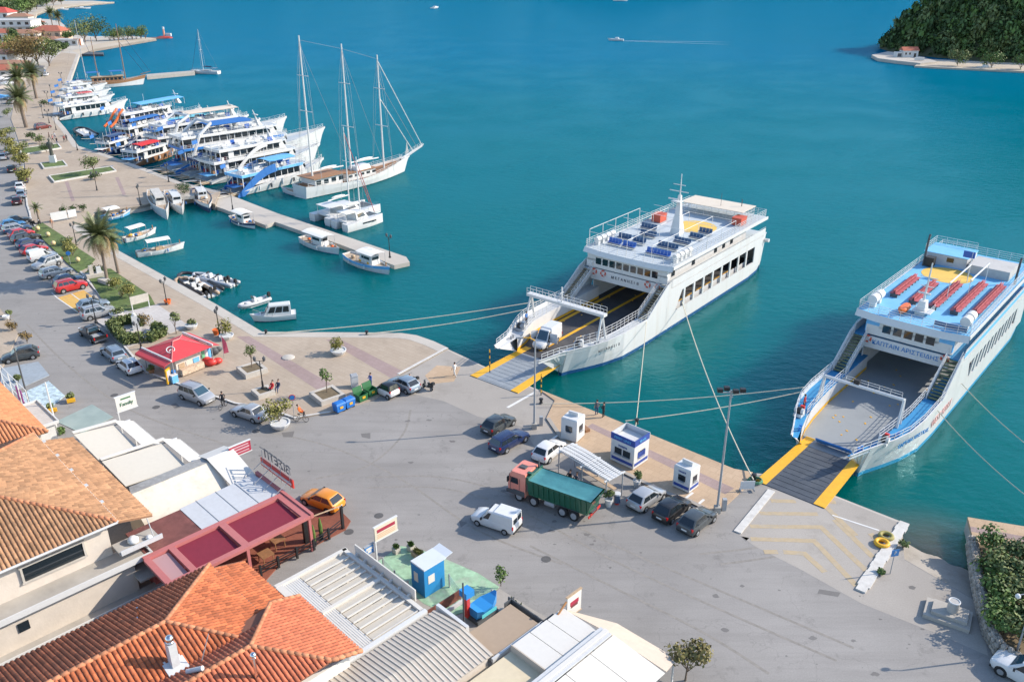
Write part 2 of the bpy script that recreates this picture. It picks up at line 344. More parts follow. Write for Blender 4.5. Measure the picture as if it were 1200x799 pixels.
# asphalt sheet
road = W([(60,20,0),(75,50,0),(1300,700),(1170,790),(1147,705),(1060,655),(1056,613),(983,584),(910,558),(860,552),(700,486),(632,459),(565,430),(524,411),(467,440),(455,462),(388,484),(345,490),(270,473),(165,436),(123,385),(36,262),(31,242),(28,215),(26,185),(12,140),(16,110),(20,92)])+[(-260,300),(-140,60),(-60,20)]
struct('road', MB().face([(x, y, 0) for x, y in reversed(road)]), asphalt)
def sheet(name, px, mat, z, parent=None):
    pts = W(px); a = sum(pts[i][0]*pts[(i+1) % len(pts)][1]-pts[(i+1) % len(pts)][0]*pts[i][1] for i in range(len(pts)))
    if a < 0: pts.reverse()
    o = MB().face([(x, y, z) for x, y in pts]).build(name, mat, parent)
    return o if parent else tag(o, kind='structure')
# a paler concrete apron in front of the two ramps
sheet('apron', [(468,441),(524,410.5),(566,430),(632,459),(622,478),(612,500),(560,488),(520,470),(485,462)], apron_m, .004)
sheet('apron', [(864,625),(880,600),(904,575),(912,558),(983,584),(1056,613),(1060,656),(1147,706),(1158,768),(1105,745),(1010,707),(940,668),(885,640)], apron_m, .004)
sheet('apron', [(622,478),(632,460),(652,470),(640,492),(672,528),(640,545),(612,500)], apron_m, .006)

# raised promenade along the whole front
prom = [(307,390),(440,391),(470,391.5),(488,394),(508,401),(525,409),(468,440),(463,452),(440,468),(388,484),(352,490),(305,478),(275,474),(200,448),(170,437),(146,408),(126,384),(123,355),(95,321),(36,261),(34,250),(31,241),(28.5,218),(30,200),(28,185),(21,163),(13,140),(18,112),(22,96),(48,92),(62,70),(72,62),(93,64),(82,95),(75,107),(69,120),(67,140),(76,150),(92,172),(125,182),(175,200),(211,214),(258,225),(252,240),(225,231),(180,238),(163,242),(150,244),(113,249),(104,258),(92,264),(141,296),(252,357)]
prom_o = struct('promenade', MB().prism(W(prom), -.5, .12), paving)
def strip(name, px, width, mat, z0, z1, side=1, inset=0.0, parent=None):
    pts = [Vector((*p, 0)) for p in W(px)]; nn = []
    for i, p in enumerate(pts):
        d1 = (pts[i]-pts[i-1]).normalized() if i else (pts[1]-pts[0]).normalized(); d2 = (pts[i+1]-p).normalized() if i < len(pts)-1 else d1
        t = (d1+d2); t = t.normalized() if t.length > 1e-4 else d1; n = Vector((-t.y, t.x, 0))*side; k = 1/max(.5, n.dot(Vector((-d1.y, d1.x, 0))*side)); nn.append(n*k)
    mb = MB(); a = [p+n*inset for p, n in zip(pts, nn)]; b = [p+n*(inset+width) for p, n in zip(pts, nn)]
    for i in range(len(pts)-1):
        q = [a[i], a[i+1], b[i+1], b[i]]
        ar = (q[1]-q[0]).cross(q[2]-q[0]).z
        if ar < 0: q.reverse()
        mb.slab([(v.x, v.y, z1) for v in q], z1-z0)
    o = mb.build(name, mat, parent); return o if parent else tag(o, kind='structure')
strip('coping', [(525,409),(508,401),(488,394),(470,391.5),(440,391),(307,390),(252,357),(141,296),(92,264)], 1.5, coping_m, -.6, .134, side=1, inset=-.06)
strip('coping', [(258,225),(211,214),(175,200),(125,182),(92,172),(76,150),(67,140),(69,120),(75,107),(82,95),(93,64)], 1.3, coping_m, -.6, .134, side=1, inset=-.05)
# kerbs
strip('kerb', [(468,440),(525,409)], .35, whitekerb, -.2, .16, side=1)
strip('kerb', [(388,484),(345,491),(305,478),(275,474),(200,448),(170,437),(146,408),(126,384)], .25, whitekerb, -.2, .15, side=-1)
strip('kerb', [(123,355),(95,321),(36,261),(34,250),(31,241),(28.5,218),(30,200)], .28, whitekerb, -.2, .15, side=-1)
# pink paving bands across the promenade
for b in ([(277,395),(292,395),(388,451),(372,458)], [(382,399),(400,399),(474,437),(458,444)], [(76,214),(80,213),(88,236),(84,237)], [(135,209),(139,208),(148,229),(144,230)]):
    sheet('paving_band', b, pinkpave, .124)
# pier
pier_px = [(250,222),(250,241),(262,245),(311,264),(322,260),(400,287),(462,311),(480,307),(476,301),(385,270),(325,250),(258,224)]
struct('pier', MB().prism(W(pier_px, -.45), -4, -.45), coping_m)
struct('jetty', MB().prism(W([(172,90),(228,85),(228,83),(172,87.5)]), -3, .1), concrete)
struct('jetty', MB().prism(W([(92,63),(121,63.5),(121,61),(94,60)]), -3, -.2), dgrey)
# ochre tiled quay with ticket booths
tq = struct('ticket_quay', MB().prism(W([(632,457),(700,484),(860,550),(882,554),(872,573),(838,605),(807,589),(778,579),(660,521),(640,491),(650,470)]), -.6, .1), tilestrip)
sheet('paving_band', [(688,501),(694,497),(860,573),(850,580)], pinkpave, .104)
strip('kerb', [(640,491),(660,521),(778,579),(807,589),(838,605)], .4, apron_m, -.2, .14, side=1)
# right-hand quay and slipway
struct('side_quay', MB().prism(W([(1133,609),(1200,620),(1300,638),(1300,668),(1200,655),(1141,641)]), -4, .3), tilestrip)
sheet('paving_band', [(1136,620),(1200,632),(1300,650),(1300,656),(1200,638),(1137,626)], pinkpave, .304)
a = [g3(1148,709,0), g3(1059,656,0), g3(1050,604,-2.6), g3(1142,634,-2.6)]
sl = MB()
NX, NY = 14, 10
for i in range(NY+1):
    for j in range(NX+1):
        p = (a[1].lerp(a[0], j/NX)).lerp(a[2].lerp(a[3], j/NX), i/NY); p.z += .12*mnoise.noise(p*.8)*(i > 0); sl.v.append(tuple(p))
for i in range(NY):
    for j in range(NX): n = NX+1; sl.f.append((i*n+j, i*n+j+1, (i+1)*n+j+1, (i+1)*n+j)); sl.m.append(0)
slip_m = ground_material('slipway', (.34,.31,.27), (.28,.25,.21), (.15,.13,.10))
struct('slipway', sl, slip_m, smooth=True)
# painted lines and hatching in front of the right-hand ramp
ochre = M('worn_ochre_line', (.42,.33,.21), .85, var=.1, scale=2, dirt=.9, dcol=(.35,.325,.29), dscale=1.1)
wline = M('worn_white_line', (.66,.65,.62), .8, var=.06, dirt=.5, dcol=(.36,.34,.31), dscale=1.2)
def z8(p): return (850+p[0]/3.086, 540+p[1]/3.086)
for hi, pl in enumerate(([(125,190),(335,193)], [(392,212),(532,348)], [(90,237),(345,240),(508,398)], [(92,283),(320,290),(472,452)], [(210,330),(285,336),(358,402)], [(165,145),(255,147)], [(522,262),(562,300)], [(300,145),(400,150)], [(345,150),(470,270)], [(140,330),(190,330)])):
    strip('hatch_line', [z8(p) for p in pl], .50, ochre, -.002, .008+.0007*hi, side=1, inset=-.2)
strip('painted_line', [(975,604),(1030,622)], .16, wline, .001, .018)
strip('painted_line', [(596,478),(628,460)], .3, wline, .001, .012)
mbk = MB()
for (p, q, w, h) in (((864,624),(904,575),.62,.10),): 
    A, B = g3(*p), g3(*q); d = (B-A); mbk.box(((A+B)/2).to_tuple()[:2]+(h/2,), (d.length, w, h), atan2(d.y, d.x))
struct('kerb', mbk, whitekerb)
mbk = MB(); A, B = g3(1008,693), g3(1060,613); d = B-A; n = Vector((-d.y, d.x, 0)).normalized(); NB = 16
for i in range(NB):
    p, q = A+d*(i/NB), A+d*((i+1)/NB); w = .42+.12*mnoise.noise(p*1.3); mbk.box(((p+q)/2).to_tuple()[:2]+(.06,), (d.length/NB, w*2, .14+.002*(i % 2)), atan2(d.y, d.x))
struct('kerb', mbk, whitekerb)
for p, q in (((803,585),(812,578)), ((818,592),(825,586)), ((645,517),(655,510))):
    strip('painted_line', [p, q], .22, wline, .09, .106, inset=-.1)
# parking bay paint
sheet('painted_bay', [(67,349),(98,340),(118,354),(94,369)], M('yellow_bay', (.62,.38,.10), .85, var=.15, dirt=.45, dcol=(.36,.31,.25), dscale=.9), .005)
for p, q in (((83,344.5),(106,361.5)), ((60,343),(66,349)), ((66,349),(95,369)), ((95,369),(104,377))): strip('painted_line', [p, q], .15, wline, .001, .011)
# road wear: manhole covers, patches, kerb-side drain
cast = M('cast_iron', (.10,.095,.09), .7, var=.2)
MHL = ['in the road right of the orange car', 'beside the end of the black terrace fence', 'next to the white sign pole', 'in the road left of the kiosk', 'in the road below the kiosk', 'below the silver saloon', 'in the open road below the white van']
for p in ((444,604),(409,623),(437,657),(134,463),(183,477),(300,505),(640,655)):
    q = g(*p); tag(MB().cyl((q[0], q[1], .001), .38, .016, 16).build('manhole_cover', cast), 'round cast iron manhole cover '+MHL.pop(0), 'manhole cover', 'manhole covers in the road')
patch_m = ground_material('tar_patch', (.16,.15,.14), (.19,.18,.17), (.11,.10,.10))
for px in ([(200,474),(206,472),(212,477),(205,479)], [(423,508),(434,507),(434,514),(424,512)], [(330,507),(345,505),(343,512),(332,512)], [(538,610),(548,612),(540,618)], [(868,628),(878,630),(874,634)], [(960,690),(985,694),(982,699),(958,695)]):
    sheet('tar_patch', px, patch_m, .004)
rnd = random.Random(31); st_ = MB(); inreg = [(300,520,700,640),(430,480,560,520),(520,640,1000,760),(150,470,330,540),(640,560,700,640),(900,660,1120,790),(20,360,120,470)]
for i in range(120):
    a = inreg[i % len(inreg)]; c = g(rnd.uniform(a[0], a[2]), rnd.uniform(a[1], a[3])); r = rnd.choice((.05,.07,.08,.1,.12,.15,.2,.28)); st_.face([(c[0]+r*cos(t*.63)*rnd.uniform(.6,1.3), c[1]+r*.7*sin(t*.63)*rnd.uniform(.6,1.3), .0035+.00001*i) for t in range(10)])
tag(st_.build('oil_stains', patch_m), 'dark oil drips and stains scattered over the asphalt', 'stain', kind='stuff')
tyre_m = M('tyre_mark', (.245,.225,.20), .95, var=.2, dirt=.95, dcol=(.275,.25,.222), dscale=.9)
for k, pl in enumerate(([(430,560),(520,560),(610,585),(720,640),(860,700),(1000,760)], [(430,572),(520,573),(610,600),(715,656),(850,718),(980,775)], [(480,480),(470,510),(430,545),(370,560)], [(660,660),(560,620),(470,560),(380,520),(280,500)], [(820,650),(900,640),(960,620),(985,600)], [(845,662),(925,650),(985,632),(1010,612)], [(30,380),(80,430),(150,480),(260,520)], [(620,640),(700,680),(820,740),(900,790)])):
    P_ = [Vector((*q, 0)) for q in W(pl)]; Q_ = [P_[0].lerp(P_[1], 0)]
    for i in range(len(P_)-1):
        p0, p1, p2, p3 = P_[max(0, i-1)], P_[i], P_[i+1], P_[min(len(P_)-1, i+2)]
        for t in (.2, .4, .6, .8, 1.0): Q_.append(.5*((2*p1)+(p2-p0)*t+(2*p0-5*p1+4*p2-p3)*t*t+(3*p1-p0-3*p2+p3)*t**3))
    strip('tyre_mark', [(q.x, q.y, 0) for q in Q_], .22, tyre_m, -.005, .0028+.00005*k)
sheet('sandy_patch', [(512,428),(540,430),(532,447),(505,450),(498,440)], tilestrip, .009)
# left terraces of the shops
peb = M('blue_white_pebbles', (.42,.52,.56), .8, var=.5, scale=2.2)
glass_floor = M('green_glass_floor', (.30,.36,.32), .35, var=.15, scale=.6, dirt=.3, dcol=(.35,.33,.28))
struct('terrace', MB().prism(W([(22,463),(57,447),(76,464),(52,484),(35,480)]), -.1, .08), peb)
struct('terrace', MB().prism(W([(66,494),(108,474),(133,489),(96,508)]), -.1, .05), glass_floor)
struct('terrace', MB().prism(W([(2,432),(45,424),(58,440),(22,456),(0,460)]), -.1, .06), M('blue_grey_ramp', (.30,.34,.37), .8, var=.12, dirt=.2))
struct('sidewalk', MB().prism(W([(-40,330),(0,362),(22,392),(4,430),(-60,460)]), -.1, .12), paving)
red_floor = ground_material('red_terrace_tiles', (.24,.085,.055), (.28,.10,.065), (.15,.06,.04), joints=(.5, .5, PAVE_A))
struct('terrace', MB().prism(W([(352,596),(400,600),(411,611),(405,621),(380,634),(330,660),(310,682),(250,682),(250,640)]), -.1, .1), red_floor)
green_floor = M('green_painted_floor', (.30,.46,.30), .8, var=.3, scale=1.5, dirt=.7, dcol=(.40,.40,.33), dscale=.8)
struct('terrace', MB().prism(W([(440,660),(470,640),(505,648),(560,672),(585,688),(560,712),(530,722),(497,708)]), -.1, .07), green_floor)
struct('forecourt', MB().prism(W([(497,708),(440,660),(420,690),(420,760),(640,780),(660,735),(620,712),(585,690),(560,713),(530,723)]), -.1, .06), apron_m)
# garden plots on the promenade
def lawn(px, z=.17, m=grass_m): return struct('lawn', MB().prism(W(px), .05, z), m)
lawn([(37,268),(50,262),(75,278),(92,292),(112,305),(104,314),(92,320),(80,310)])
lawn([(100,320),(112,316),(130,316),(176,347),(182,358),(152,366),(130,362),(118,349)])
struct('white_square', MB().prism(W([(112,377),(142,366),(185,358),(222,383),(190,396),(150,408),(127,386)]), .05, .16), whitepave)
def plot(px, kz=.34, w=.28, m=whitekerb):
    P = W(px); mb = MB(); n = len(P); c = Vector((sum(p[0] for p in P)/n, sum(p[1] for p in P)/n, 0))
    for i in range(n):
        A, B = Vector((*P[i], 0)), Vector((*P[(i+1) % n], 0)); d = B-A; mb.box((*((A+B)/2).to_tuple()[:2], .1+kz/2), (d.length+w*.98, w, kz+.004*(i % 2)), atan2(d.y, d.x))
    k = struct('planting_bed', mb, m); MB().face([(x, y, .34) for x, y in P]).build('bed_soil', grass_m, k); return k
plot([(58,208),(130,197),(136,202),(64,215)])
plot([(24,176),(68,170),(72,175),(26,183)])
plot([(48,193),(74,190),(79,196),(52,199)])
# far beaches and terrain
struct('beach', MB().prism(W([(93,64),(110,58),(150,51),(183,45.5),(176,44.5),(150,46),(112,52),(84,60)]), -3, -.005), sand_m)
struct('beach', MB().prism(W([(41,22.4),(43,17),(56,12),(82,8),(110,5),(134,3),(110,2.5),(70,6.5),(50,11),(36,17),(32,24)]), -3, .3), sand_m)
# ------------------------------------------------------------------ vehicles
def paint(name, c, coat=.6): return M('paint_'+name, c, .32, coat=coat, var=.03, dirt=.1, dcol=(.3,.27,.23), dscale=2)
PA = dict(white=paint('white', (.66,.66,.65)), silver=M('paint_silver', (.42,.43,.44), .3, metal=.35, coat=.5), steel=M('paint_steel', (.24,.30,.36), .3, metal=.3, coat=.5), grey=paint('grey', (.045,.055,.06)),
          black=paint('black', (.012,.012,.013)), navy=paint('navy', (.012,.025,.085)), blue=paint('blue', (.04,.18,.38)), red=paint('red', (.46,.02,.025)), maroon=paint('maroon', (.045,.010,.010)), wine=paint('wine', (.16,.035,.03)), orange=paint('orange', (.72,.26,.015)),
          green=paint('green', (.012,.10,.055)), darkblue=paint('darkblue', (.02,.05,.11)), coral=paint('coral', (.72,.25,.18)))
tail_m = M('tail_light', (.45,.01,.01), .2); head_m = M('head_light', (.7,.72,.74), .1); plate_m = M('licence_plate', (.7,.7,.68), .5); rim_m = M('wheel_rim', (.40,.41,.42), .35, metal=.5); trim_m = M('black_trim', (.02,.02,.02), .6)
CT = {  # length, width, height, belt, hood, wheelbase, cabin bottom x0,x1, cabin top x0,x1, wheel radius
 'hatch': (3.95,1.70,1.45,.92,.84,2.50,-1.90,1.02,-1.32,.16,.30), 'sedan': (4.35,1.70,1.40,.90,.84,2.60,-1.45,.95,-.98,.22,.30), 'wagon': (4.45,1.74,1.48,.93,.86,2.68,-2.12,.98,-1.82,.26,.31),
 'suv': (4.20,1.80,1.66,1.06,1.02,2.57,-1.98,1.02,-1.66,.35,.35), 'smart': (2.60,1.56,1.53,.98,.92,1.85,-1.16,.82,-.98,.25,.28), 'mpv': (4.2,1.78,1.68,1.02,.96,2.70,-2.0,1.25,-1.75,.45,.31)}
_carm = {}
def autosmooth(me, a=32):
    me.polygons.foreach_set('use_smooth', [True]*len(me.polygons)); me.set_sharp_from_angle(angle=radians(a)); return me
def ringx(x, w, zb, zt, r=.10):
    h = [(w*.90, zb), (w, zb+.16), (w, zt-.22), (w*.955, zt-.05), (w*.84, zt)]
    return [(x, y, z) for y, z in h]+[(x, -y, z) for y, z in reversed(h)]
def lerp(a, b, t): return tuple(a[i]+(b[i]-a[i])*t for i in range(3))
def inset_quad(q, s0, s1, t0, t1, off, nrm):
    """sub-rectangle of quad q (a,b,c,d = bottom-left,bottom-right,top-right,top-left)"""
    P = lambda s, t: lerp(lerp(q[0], q[1], s), lerp(q[3], q[2], s), t)
    return [tuple(c+nrm[i]*off for i, c in enumerate(P(s, t))) for s, t in ((s0, t0), (s1, t0), (s1, t1), (s0, t1))]
def qn(q):
    n = (Vector(q[1])-Vector(q[0])).cross(Vector(q[3])-Vector(q[0])).normalized(); return n
def wheel_meshes(r, w=.2):
    if ('w', r) in _carm: return _carm[('w', r)]
    t = MB(); pr = [(r*.62, -w/2), (r*.93, -w/2), (r, -w/4), (r, w/4), (r*.93, w/2), (r*.62, w/2)]; t.lathe((0, 0, 0), pr, 16)
    t.v = [(x, z, y) for x, y, z in t.v]; t.f = [tuple(reversed(f)) for f in t.f]
    k = MB(); k.tube((0, -w/2-.008, 0), (0, w/2+.008, 0), r*.60, 10)
    for a in range(5): A = 2*pi*a/5; k.box((r*.36*cos(A), 0, r*.36*sin(A)), (r*.5, w+.035, r*.13), ry=-A)
    _carm[('w', r)] = (autosmooth(t.mesh('tyre', black)), k.mesh('rim', rim_m)); return _carm[('w', r)]
def car_meshes(kind):
    if kind in _carm: return _carm[kind]
    L, Wd, H, bz, hz, wb, cb0, cb1, ct0, ct1, r = CT[kind]; w = Wd/2; zb = .20; b = MB()
    st = [(-L/2, w*.80, .36, bz-.18), (-L/2+.10, w*.93, .26, bz-.04), (-L/2+.45, w, zb, bz), (cb0+.5, w, zb, bz), (0, w, zb, bz), (cb1-.25, w, zb, bz-.0), (cb1, w, zb, hz+.02), (L/2-.55, w*.98, zb, hz-.06), (L/2-.2, w*.90, .24, hz-.14), (L/2, w*.70, .32, hz-.28)]
    if kind == 'sedan': st[2] = (-L/2+.45, w, zb, bz+.02)
    b.loft([ringx(*s) for s in st]); body = autosmooth(b.mesh('body', PA['white']), 40)
    wb_, wt = w*.935, w*.75; zt = H-.05
    B = [(cb0, -wb_, bz-.03), (cb1, -wb_, bz-.06), (cb1, wb_, bz-.06), (cb0, wb_, bz-.03)]; T = [(ct0, -wt, zt), (ct1, -wt, zt), (ct1, wt, zt), (ct0, wt, zt)]
    xm = (cb0+cb1)/2
    def rg(z, x0, x1, y, c=.12): return [(x0+c, -y, z), (x1-c*1.5, -y, z), (x1, -y+c*1.5, z), (x1, y-c*1.5, z), (x1-c*1.5, y, z), (x0+c, y, z), (x0, y-c, z), (x0, -y+c, z)]
    c = MB(); c.loft([rg(bz-.04, cb0, cb1, wb_, .05), rg(zt, ct0, ct1, wt), rg(H, ct0+.18, ct1-.2, wt*.86)]); cab = autosmooth(c.mesh('roof', PA['white']), 25)
    wins = {}
    def pane(q, *a):
        n = qn(q); return MB().face(inset_quad(q, *a, .014, n))
    f = [B[1], B[2], T[2], T[1]]; wins['windscreen'] = pane(f, .07, .93, .10, .95).mesh('windscreen', glassb)
    f = [B[3], B[0], T[0], T[3]]; wins['rear_window'] = pane(f, .09, .91, .18 if kind != 'sedan' else .1, .93).mesh('rear_window', glass)
    sides = []
    cuts = {'smart': [(.12, .86)], 'hatch': [(.10, .46), (.49, .88)], 'sedan': [(.16, .50), (.53, .86)], 'wagon': [(.05, .30), (.33, .58), (.61, .90)], 'suv': [(.07, .28), (.31, .58), (.61, .90)], 'mpv': [(.06, .30), (.33, .60), (.63, .92)]}[kind]
    for sgn in (-1, 1):
        q = [B[0], B[1], T[1], T[0]] if sgn < 0 else [B[2], B[3], T[3], T[2]]
        for s0, s1 in cuts:
            a_ = (s0, s1) if sgn < 0 else (1-s1, 1-s0); sides.append(pane(q, a_[0], a_[1], .16, .90).mesh('side_window', glass))
    det = []
    for s in (-1, 1):
        det.append(('headlight', MB().box((L/2-.26, s*w*.66, hz-.26), (.30, w*.34, .14), rz=-s*.45, top=(.8, 1)).mesh('headlight', head_m)))
        det.append(('taillight', MB().box((-L/2+.13, s*w*.80, bz-.14), (.16, w*.22, .26 if kind != 'suv' else .34), rz=s*.35).mesh('taillight', tail_m)))
        det.append(('mirror', MB().box((cb1-.42, s*(w+.09), bz+.06), (.12, .2, .14), rz=s*.2).mesh('mirror', trim_m)))
    det.append(('licence_plate', MB().box((-L/2-.005, 0, .58), (.03, .5, .12)).mesh('licence_plate', plate_m)))
    det.append(('licence_plate', MB().box((L/2-.01, 0, .42), (.03, .46, .1)).mesh('licence_plate', plate_m)))
    for sx in (-1, 1):
        for s in (-1, 1): det.append(('wheel_arch', MB().tube((sx*wb/2+.02, s*(w-.12), r), (sx*wb/2+.02, s*(w+.004), r), r+.055, 14).mesh('wheel_arch', trim_m)))
    det.append(('bumper', MB().box((-L/2+.22, 0, .30), (.36, Wd*.88, .16)).mesh('bumper', trim_m))); det.append(('bumper', MB().box((L/2-.22, 0, .30), (.34, Wd*.84, .14)).mesh('bumper', trim_m)))
    if kind in ('wagon', 'suv', 'mpv'):
        for s in (-1, 1): det.append(('roof_rail', MB().path([(ct0+.2, s*wt*.88, H), (ct0+.3, s*wt*.88, H+.05), (ct1-.3, s*wt*.88, H+.05), (ct1-.2, s*wt*.88, H-.01)], .02, 4).mesh('roof_rail', trim_m)))
    _carm[kind] = (body, cab, wins, sides, det); return _carm[kind]
def put_wheels(t, wb, hw, r, w=.2, xs=None):
    ty, rm = wheel_meshes(r, w)
    for x in (xs or (-wb/2, wb/2)):
        for s in (-1, 1):
            o = obj('wheel', ty, t, (x+.02, s*(hw-.07), r)); obj('rim', rm, o)
def spot(rear, front, hw, z=0.0, near=True):
    a, b = Vector(g(*rear, z)), Vector(g(*front, z)); d = (b-a).normalized(); n = Vector((-d.y, d.x)); c = (a+b)/2
    if n.dot(c) < 0: n = -n
    c = c+n*hw if near else c
    return (c.x, c.y, z), atan2(d.y, d.x)
def car(kind, col, rear, front, label, near=True, roofcol=None, cat='car', group='parked cars'):
    body, cab, wins, sides, det = car_meshes(kind); L, Wd, H, bz, hz, wb, *_r = CT[kind]
    loc, rz = spot(rear, front, Wd/2-.1, 0, near)
    t = thing('parked_car', label, cat, loc, rz, group)
    o = obj('body', body, t); setmat(o, PA[col]); o = obj('roof', cab, t); setmat(o, PA[roofcol or col])
    for k, me in wins.items(): obj(k, me, t)
    for me in sides: obj('side_window', me, t)
    for k, me in det: obj(k, me, t)
    put_wheels(t, wb, Wd/2, CT[kind][10]); return t
def panel_van(col, rear, front, label, near=True, z=0.0, L=4.1, H=1.82):
    Wd = 1.68; loc, rz = spot(rear, front, Wd/2-.1, z, near); w = Wd/2
    t = thing('panel_van', label, 'van', loc, rz)
    b = MB(); b.loft([ringx(-L/2, w*.9, .3, .95), ringx(-L/2+.1, w*.97, .22, 1.0), ringx(0, w, .2, 1.0), ringx(L/2-1.25, w, .2, .98), ringx(L/2-.6, w*.97, .2, .90), ringx(L/2-.15, w*.88, .24, .78), ringx(L/2, w*.7, .32, .62)])
    obj('body', autosmooth(b.mesh('body', PA[col]), 40), t)
    c = MB(); x0, x1, xm = -L/2+.06, L/2-1.15, L/2-1.75
    c.loft([[(x0, -w*.97, .94), (xm-.25, -w*.97, .94), (xm-.25, w*.97, .94), (x0, w*.97, .94)], [(x0+.02, -w*.93, H-.10), (xm-.35, -w*.93, H-.10), (xm-.35, w*.93, H-.10), (x0+.02, w*.93, H-.10)], [(x0+.10, -w*.8, H), (xm-.5, -w*.8, H), (xm-.5, w*.8, H), (x0+.10, w*.8, H)]])
    obj('cargo_box', autosmooth(c.mesh('cargo_box', PA[col]), 20), t)
    B = [(xm-.55, -w*.94, .92), (L/2-.98, -w*.94, .88), (L/2-.98, w*.94, .88), (xm-.55, w*.94, .92)]; T = [(xm-.5, -w*.78, H-.2), (L/2-1.7, -w*.78, H-.2), (L/2-1.7, w*.78, H-.2), (xm-.5, w*.78, H-.2)]
    c = MB(); c.loft([B, T, [(p[0], p[1]*.85, H-.14) for p in T]]); obj('cab_roof', autosmooth(c.mesh('cab_roof', PA[col]), 25), t)
    q = [B[1], B[2], T[2], T[1]]; MB().face(inset_quad(q, .06, .94, .1, .95, .014, qn(q))).build('windscreen', glassb, t)
    for s in (-1, 1):
        q = [B[0], B[1], T[1], T[0]] if s < 0 else [B[2], B[3], T[3], T[2]]
        a = (.42, .84) if s < 0 else (.16, .58); MB().face(inset_quad(q, *a, .12, .9, .014, qn(q))).build('side_window', glass, t)
        MB().box((-L/2+.05, s*.36, 1.34), (.06, .5, .42)).build('rear_window', glass, t)
        MB().box((-L/2+.06, s*w*.93, .85), (.08, .14, .3)).build('taillight', tail_m, t)
        MB().box((L/2-.2, s*w*.66, .62), (.26, .26, .16), rz=-s*.45).build('headlight', head_m, t)
        MB().box((L/2-1.2, s*(w+.1), .98), (.12, .2, .18)).build('mirror', trim_m, t)
    MB().box((-L/2-.0, 0, .38), (.12, Wd*.9, .16)).box((L/2-.16, 0, .36), (.26, Wd*.8, .18)).build('bumper', trim_m, t)
    put_wheels(t, 2.55, w, .29); return t
def pickup(rear, front, label):
    loc, rz = spot(rear, front, .78, 0); t = thing('pickup_truck', label, 'pickup truck', loc, rz, 'parked cars'); w = .86; L = 4.9
    b = MB(); b.loft([ringx(-L/2, w*.95, .4, .62), ringx(-L/2+.1, w, .32, .64), ringx(-.4, w, .3, .66), ringx(-.35, w, .3, 1.0), ringx(.9, w, .3, 1.0), ringx(1.1, w, .3, .98), ringx(L/2-.4, w*.95, .3, .92), ringx(L/2, w*.8, .4, .7)])
    obj('body', autosmooth(b.mesh('body', PA['black']), 40), t)
    bd = MB()
    for s in (-1, 1): bd.box((-1.4, s*(w-.06), .83), (2.05, .1, .4))
    bd.box((-2.4, 0, .83), (.1, w*2-.22, .38)); bd.box((-.42, 0, .83), (.08, w*2-.22, .36)); bd.build('cargo_bed', PA['black'], t)
    MB().box((-1.4, 0, .66), (1.9, w*1.7, .03)).box((-1.1, .25, .75), (.6, .5, .14)).build('bed_floor', grey, t)
    B = [(-.42, -w*.93, .98), (1.0, -w*.93, .98), (1.0, w*.93, .98), (-.42, w*.93, .98)]; T = [(-.30, -w*.75, 1.62), (.35, -w*.75, 1.62), (.35, w*.75, 1.62), (-.30, w*.75, 1.62)]
    c = MB(); c.loft([B, T, [(p[0]*.9, p[1]*.85, 1.68) for p in T]]); obj('cab_roof', autosmooth(c.mesh('cab_roof', PA['black']), 25), t)
    for nm, q, a in (('windscreen', [B[1], B[2], T[2], T[1]], (.06, .94)), ('rear_window', [B[3], B[0], T[0], T[3]], (.1, .9)), ('side_window', [B[0], B[1], T[1], T[0]], (.1, .85)), ('side_window', [B[2], B[3], T[3], T[2]], (.15, .9))):
        MB().face(inset_quad(q, *a, .12, .92, .014, qn(q))).build(nm, glassb, t)
    MB().path([(-.55, -w*.8, 1.0), (-.6, -w*.7, 1.6), (-.6, w*.7, 1.6), (-.55, w*.8, 1.0)], .035, 6).build('roll_bar', chrome, t)
    for s in (-1, 1):
        MB().box((-L/2-.01, s*w*.88, .82), (.06, .14, .3)).build('taillight', tail_m, t); MB().box((L/2-.18, s*w*.68, .78), (.25, .28, .16), rz=-s*.4).build('headlight', head_m, t)
    MB().box((-L/2-.06, 0, .48), (.14, w*1.9, .16)).build('bumper', chrome, t)
    put_wheels(t, 2.95, w, .36, .24); return t

car('hatch', 'grey', (582.5,510), (600,499), 'dark grey hatchback with its tail to the road, beside the lamp post on the apron')
car('wagon', 'navy', (593,531), (615,518), 'dark navy blue estate car parked between the grey hatchback and the white hatchback')
car('hatch', 'white', (642,543.5), (661,528), 'white hatchback with its nose under the white slatted canopy')
car('hatch', 'silver', (755.5,600), (776,585.5), 'silver hatchback beside the potted shrub, leftmost of three below the small booth')
car('hatch', 'black', (786,613.8), (806,598), 'black hatchback parked between the silver hatchback and the dark grey hatchback')
car('hatch', 'grey', (816,627.5), (835,612), 'dark grey hatchback nearest the tall lamp mast, with the black hatchback on its left')
car('mpv', 'silver', (213,467.5), (236,476), 'silver estate car parked along the kerb beside the red-roofed kiosk')
car('sedan', 'silver', (298.5,496.3), (275,488), 'silver saloon parked along the kerb next to the big potted oleander')
car('smart', 'white', (455,468), (442,462), 'tiny white two-seat car with a black roof beside the green bins', roofcol='black')
car('hatch', 'steel', (477,462), (458,453), 'blue grey hatchback parked between the tiny white car and the motor scooters')
car('hatch', 'white', (149.6,440), (138.6,431.5), 'white hatchback parked at the kerb directly left of the red-roofed kiosk')
car('wagon', 'steel', (130.8,425), (120,416), 'silver estate car parked between the black pickup and the white hatchback at the kerb')
pickup((109,403), (95,393.5), 'black pickup truck with an open bed parked beside the hedge square')
car('suv', 'silver', (105.7,376), (130.6,370), 'silver sports utility car parked nose to the white flagstone square')
car('hatch', 'steel', (100,366), (124,360.5), 'pale blue hatchback squeezed beside the silver sports utility car by the yellow bay')
car('suv', 'red', (75.4,344), (96.5,339), 'bright red small sports utility car parked beside the empty yellow bay')
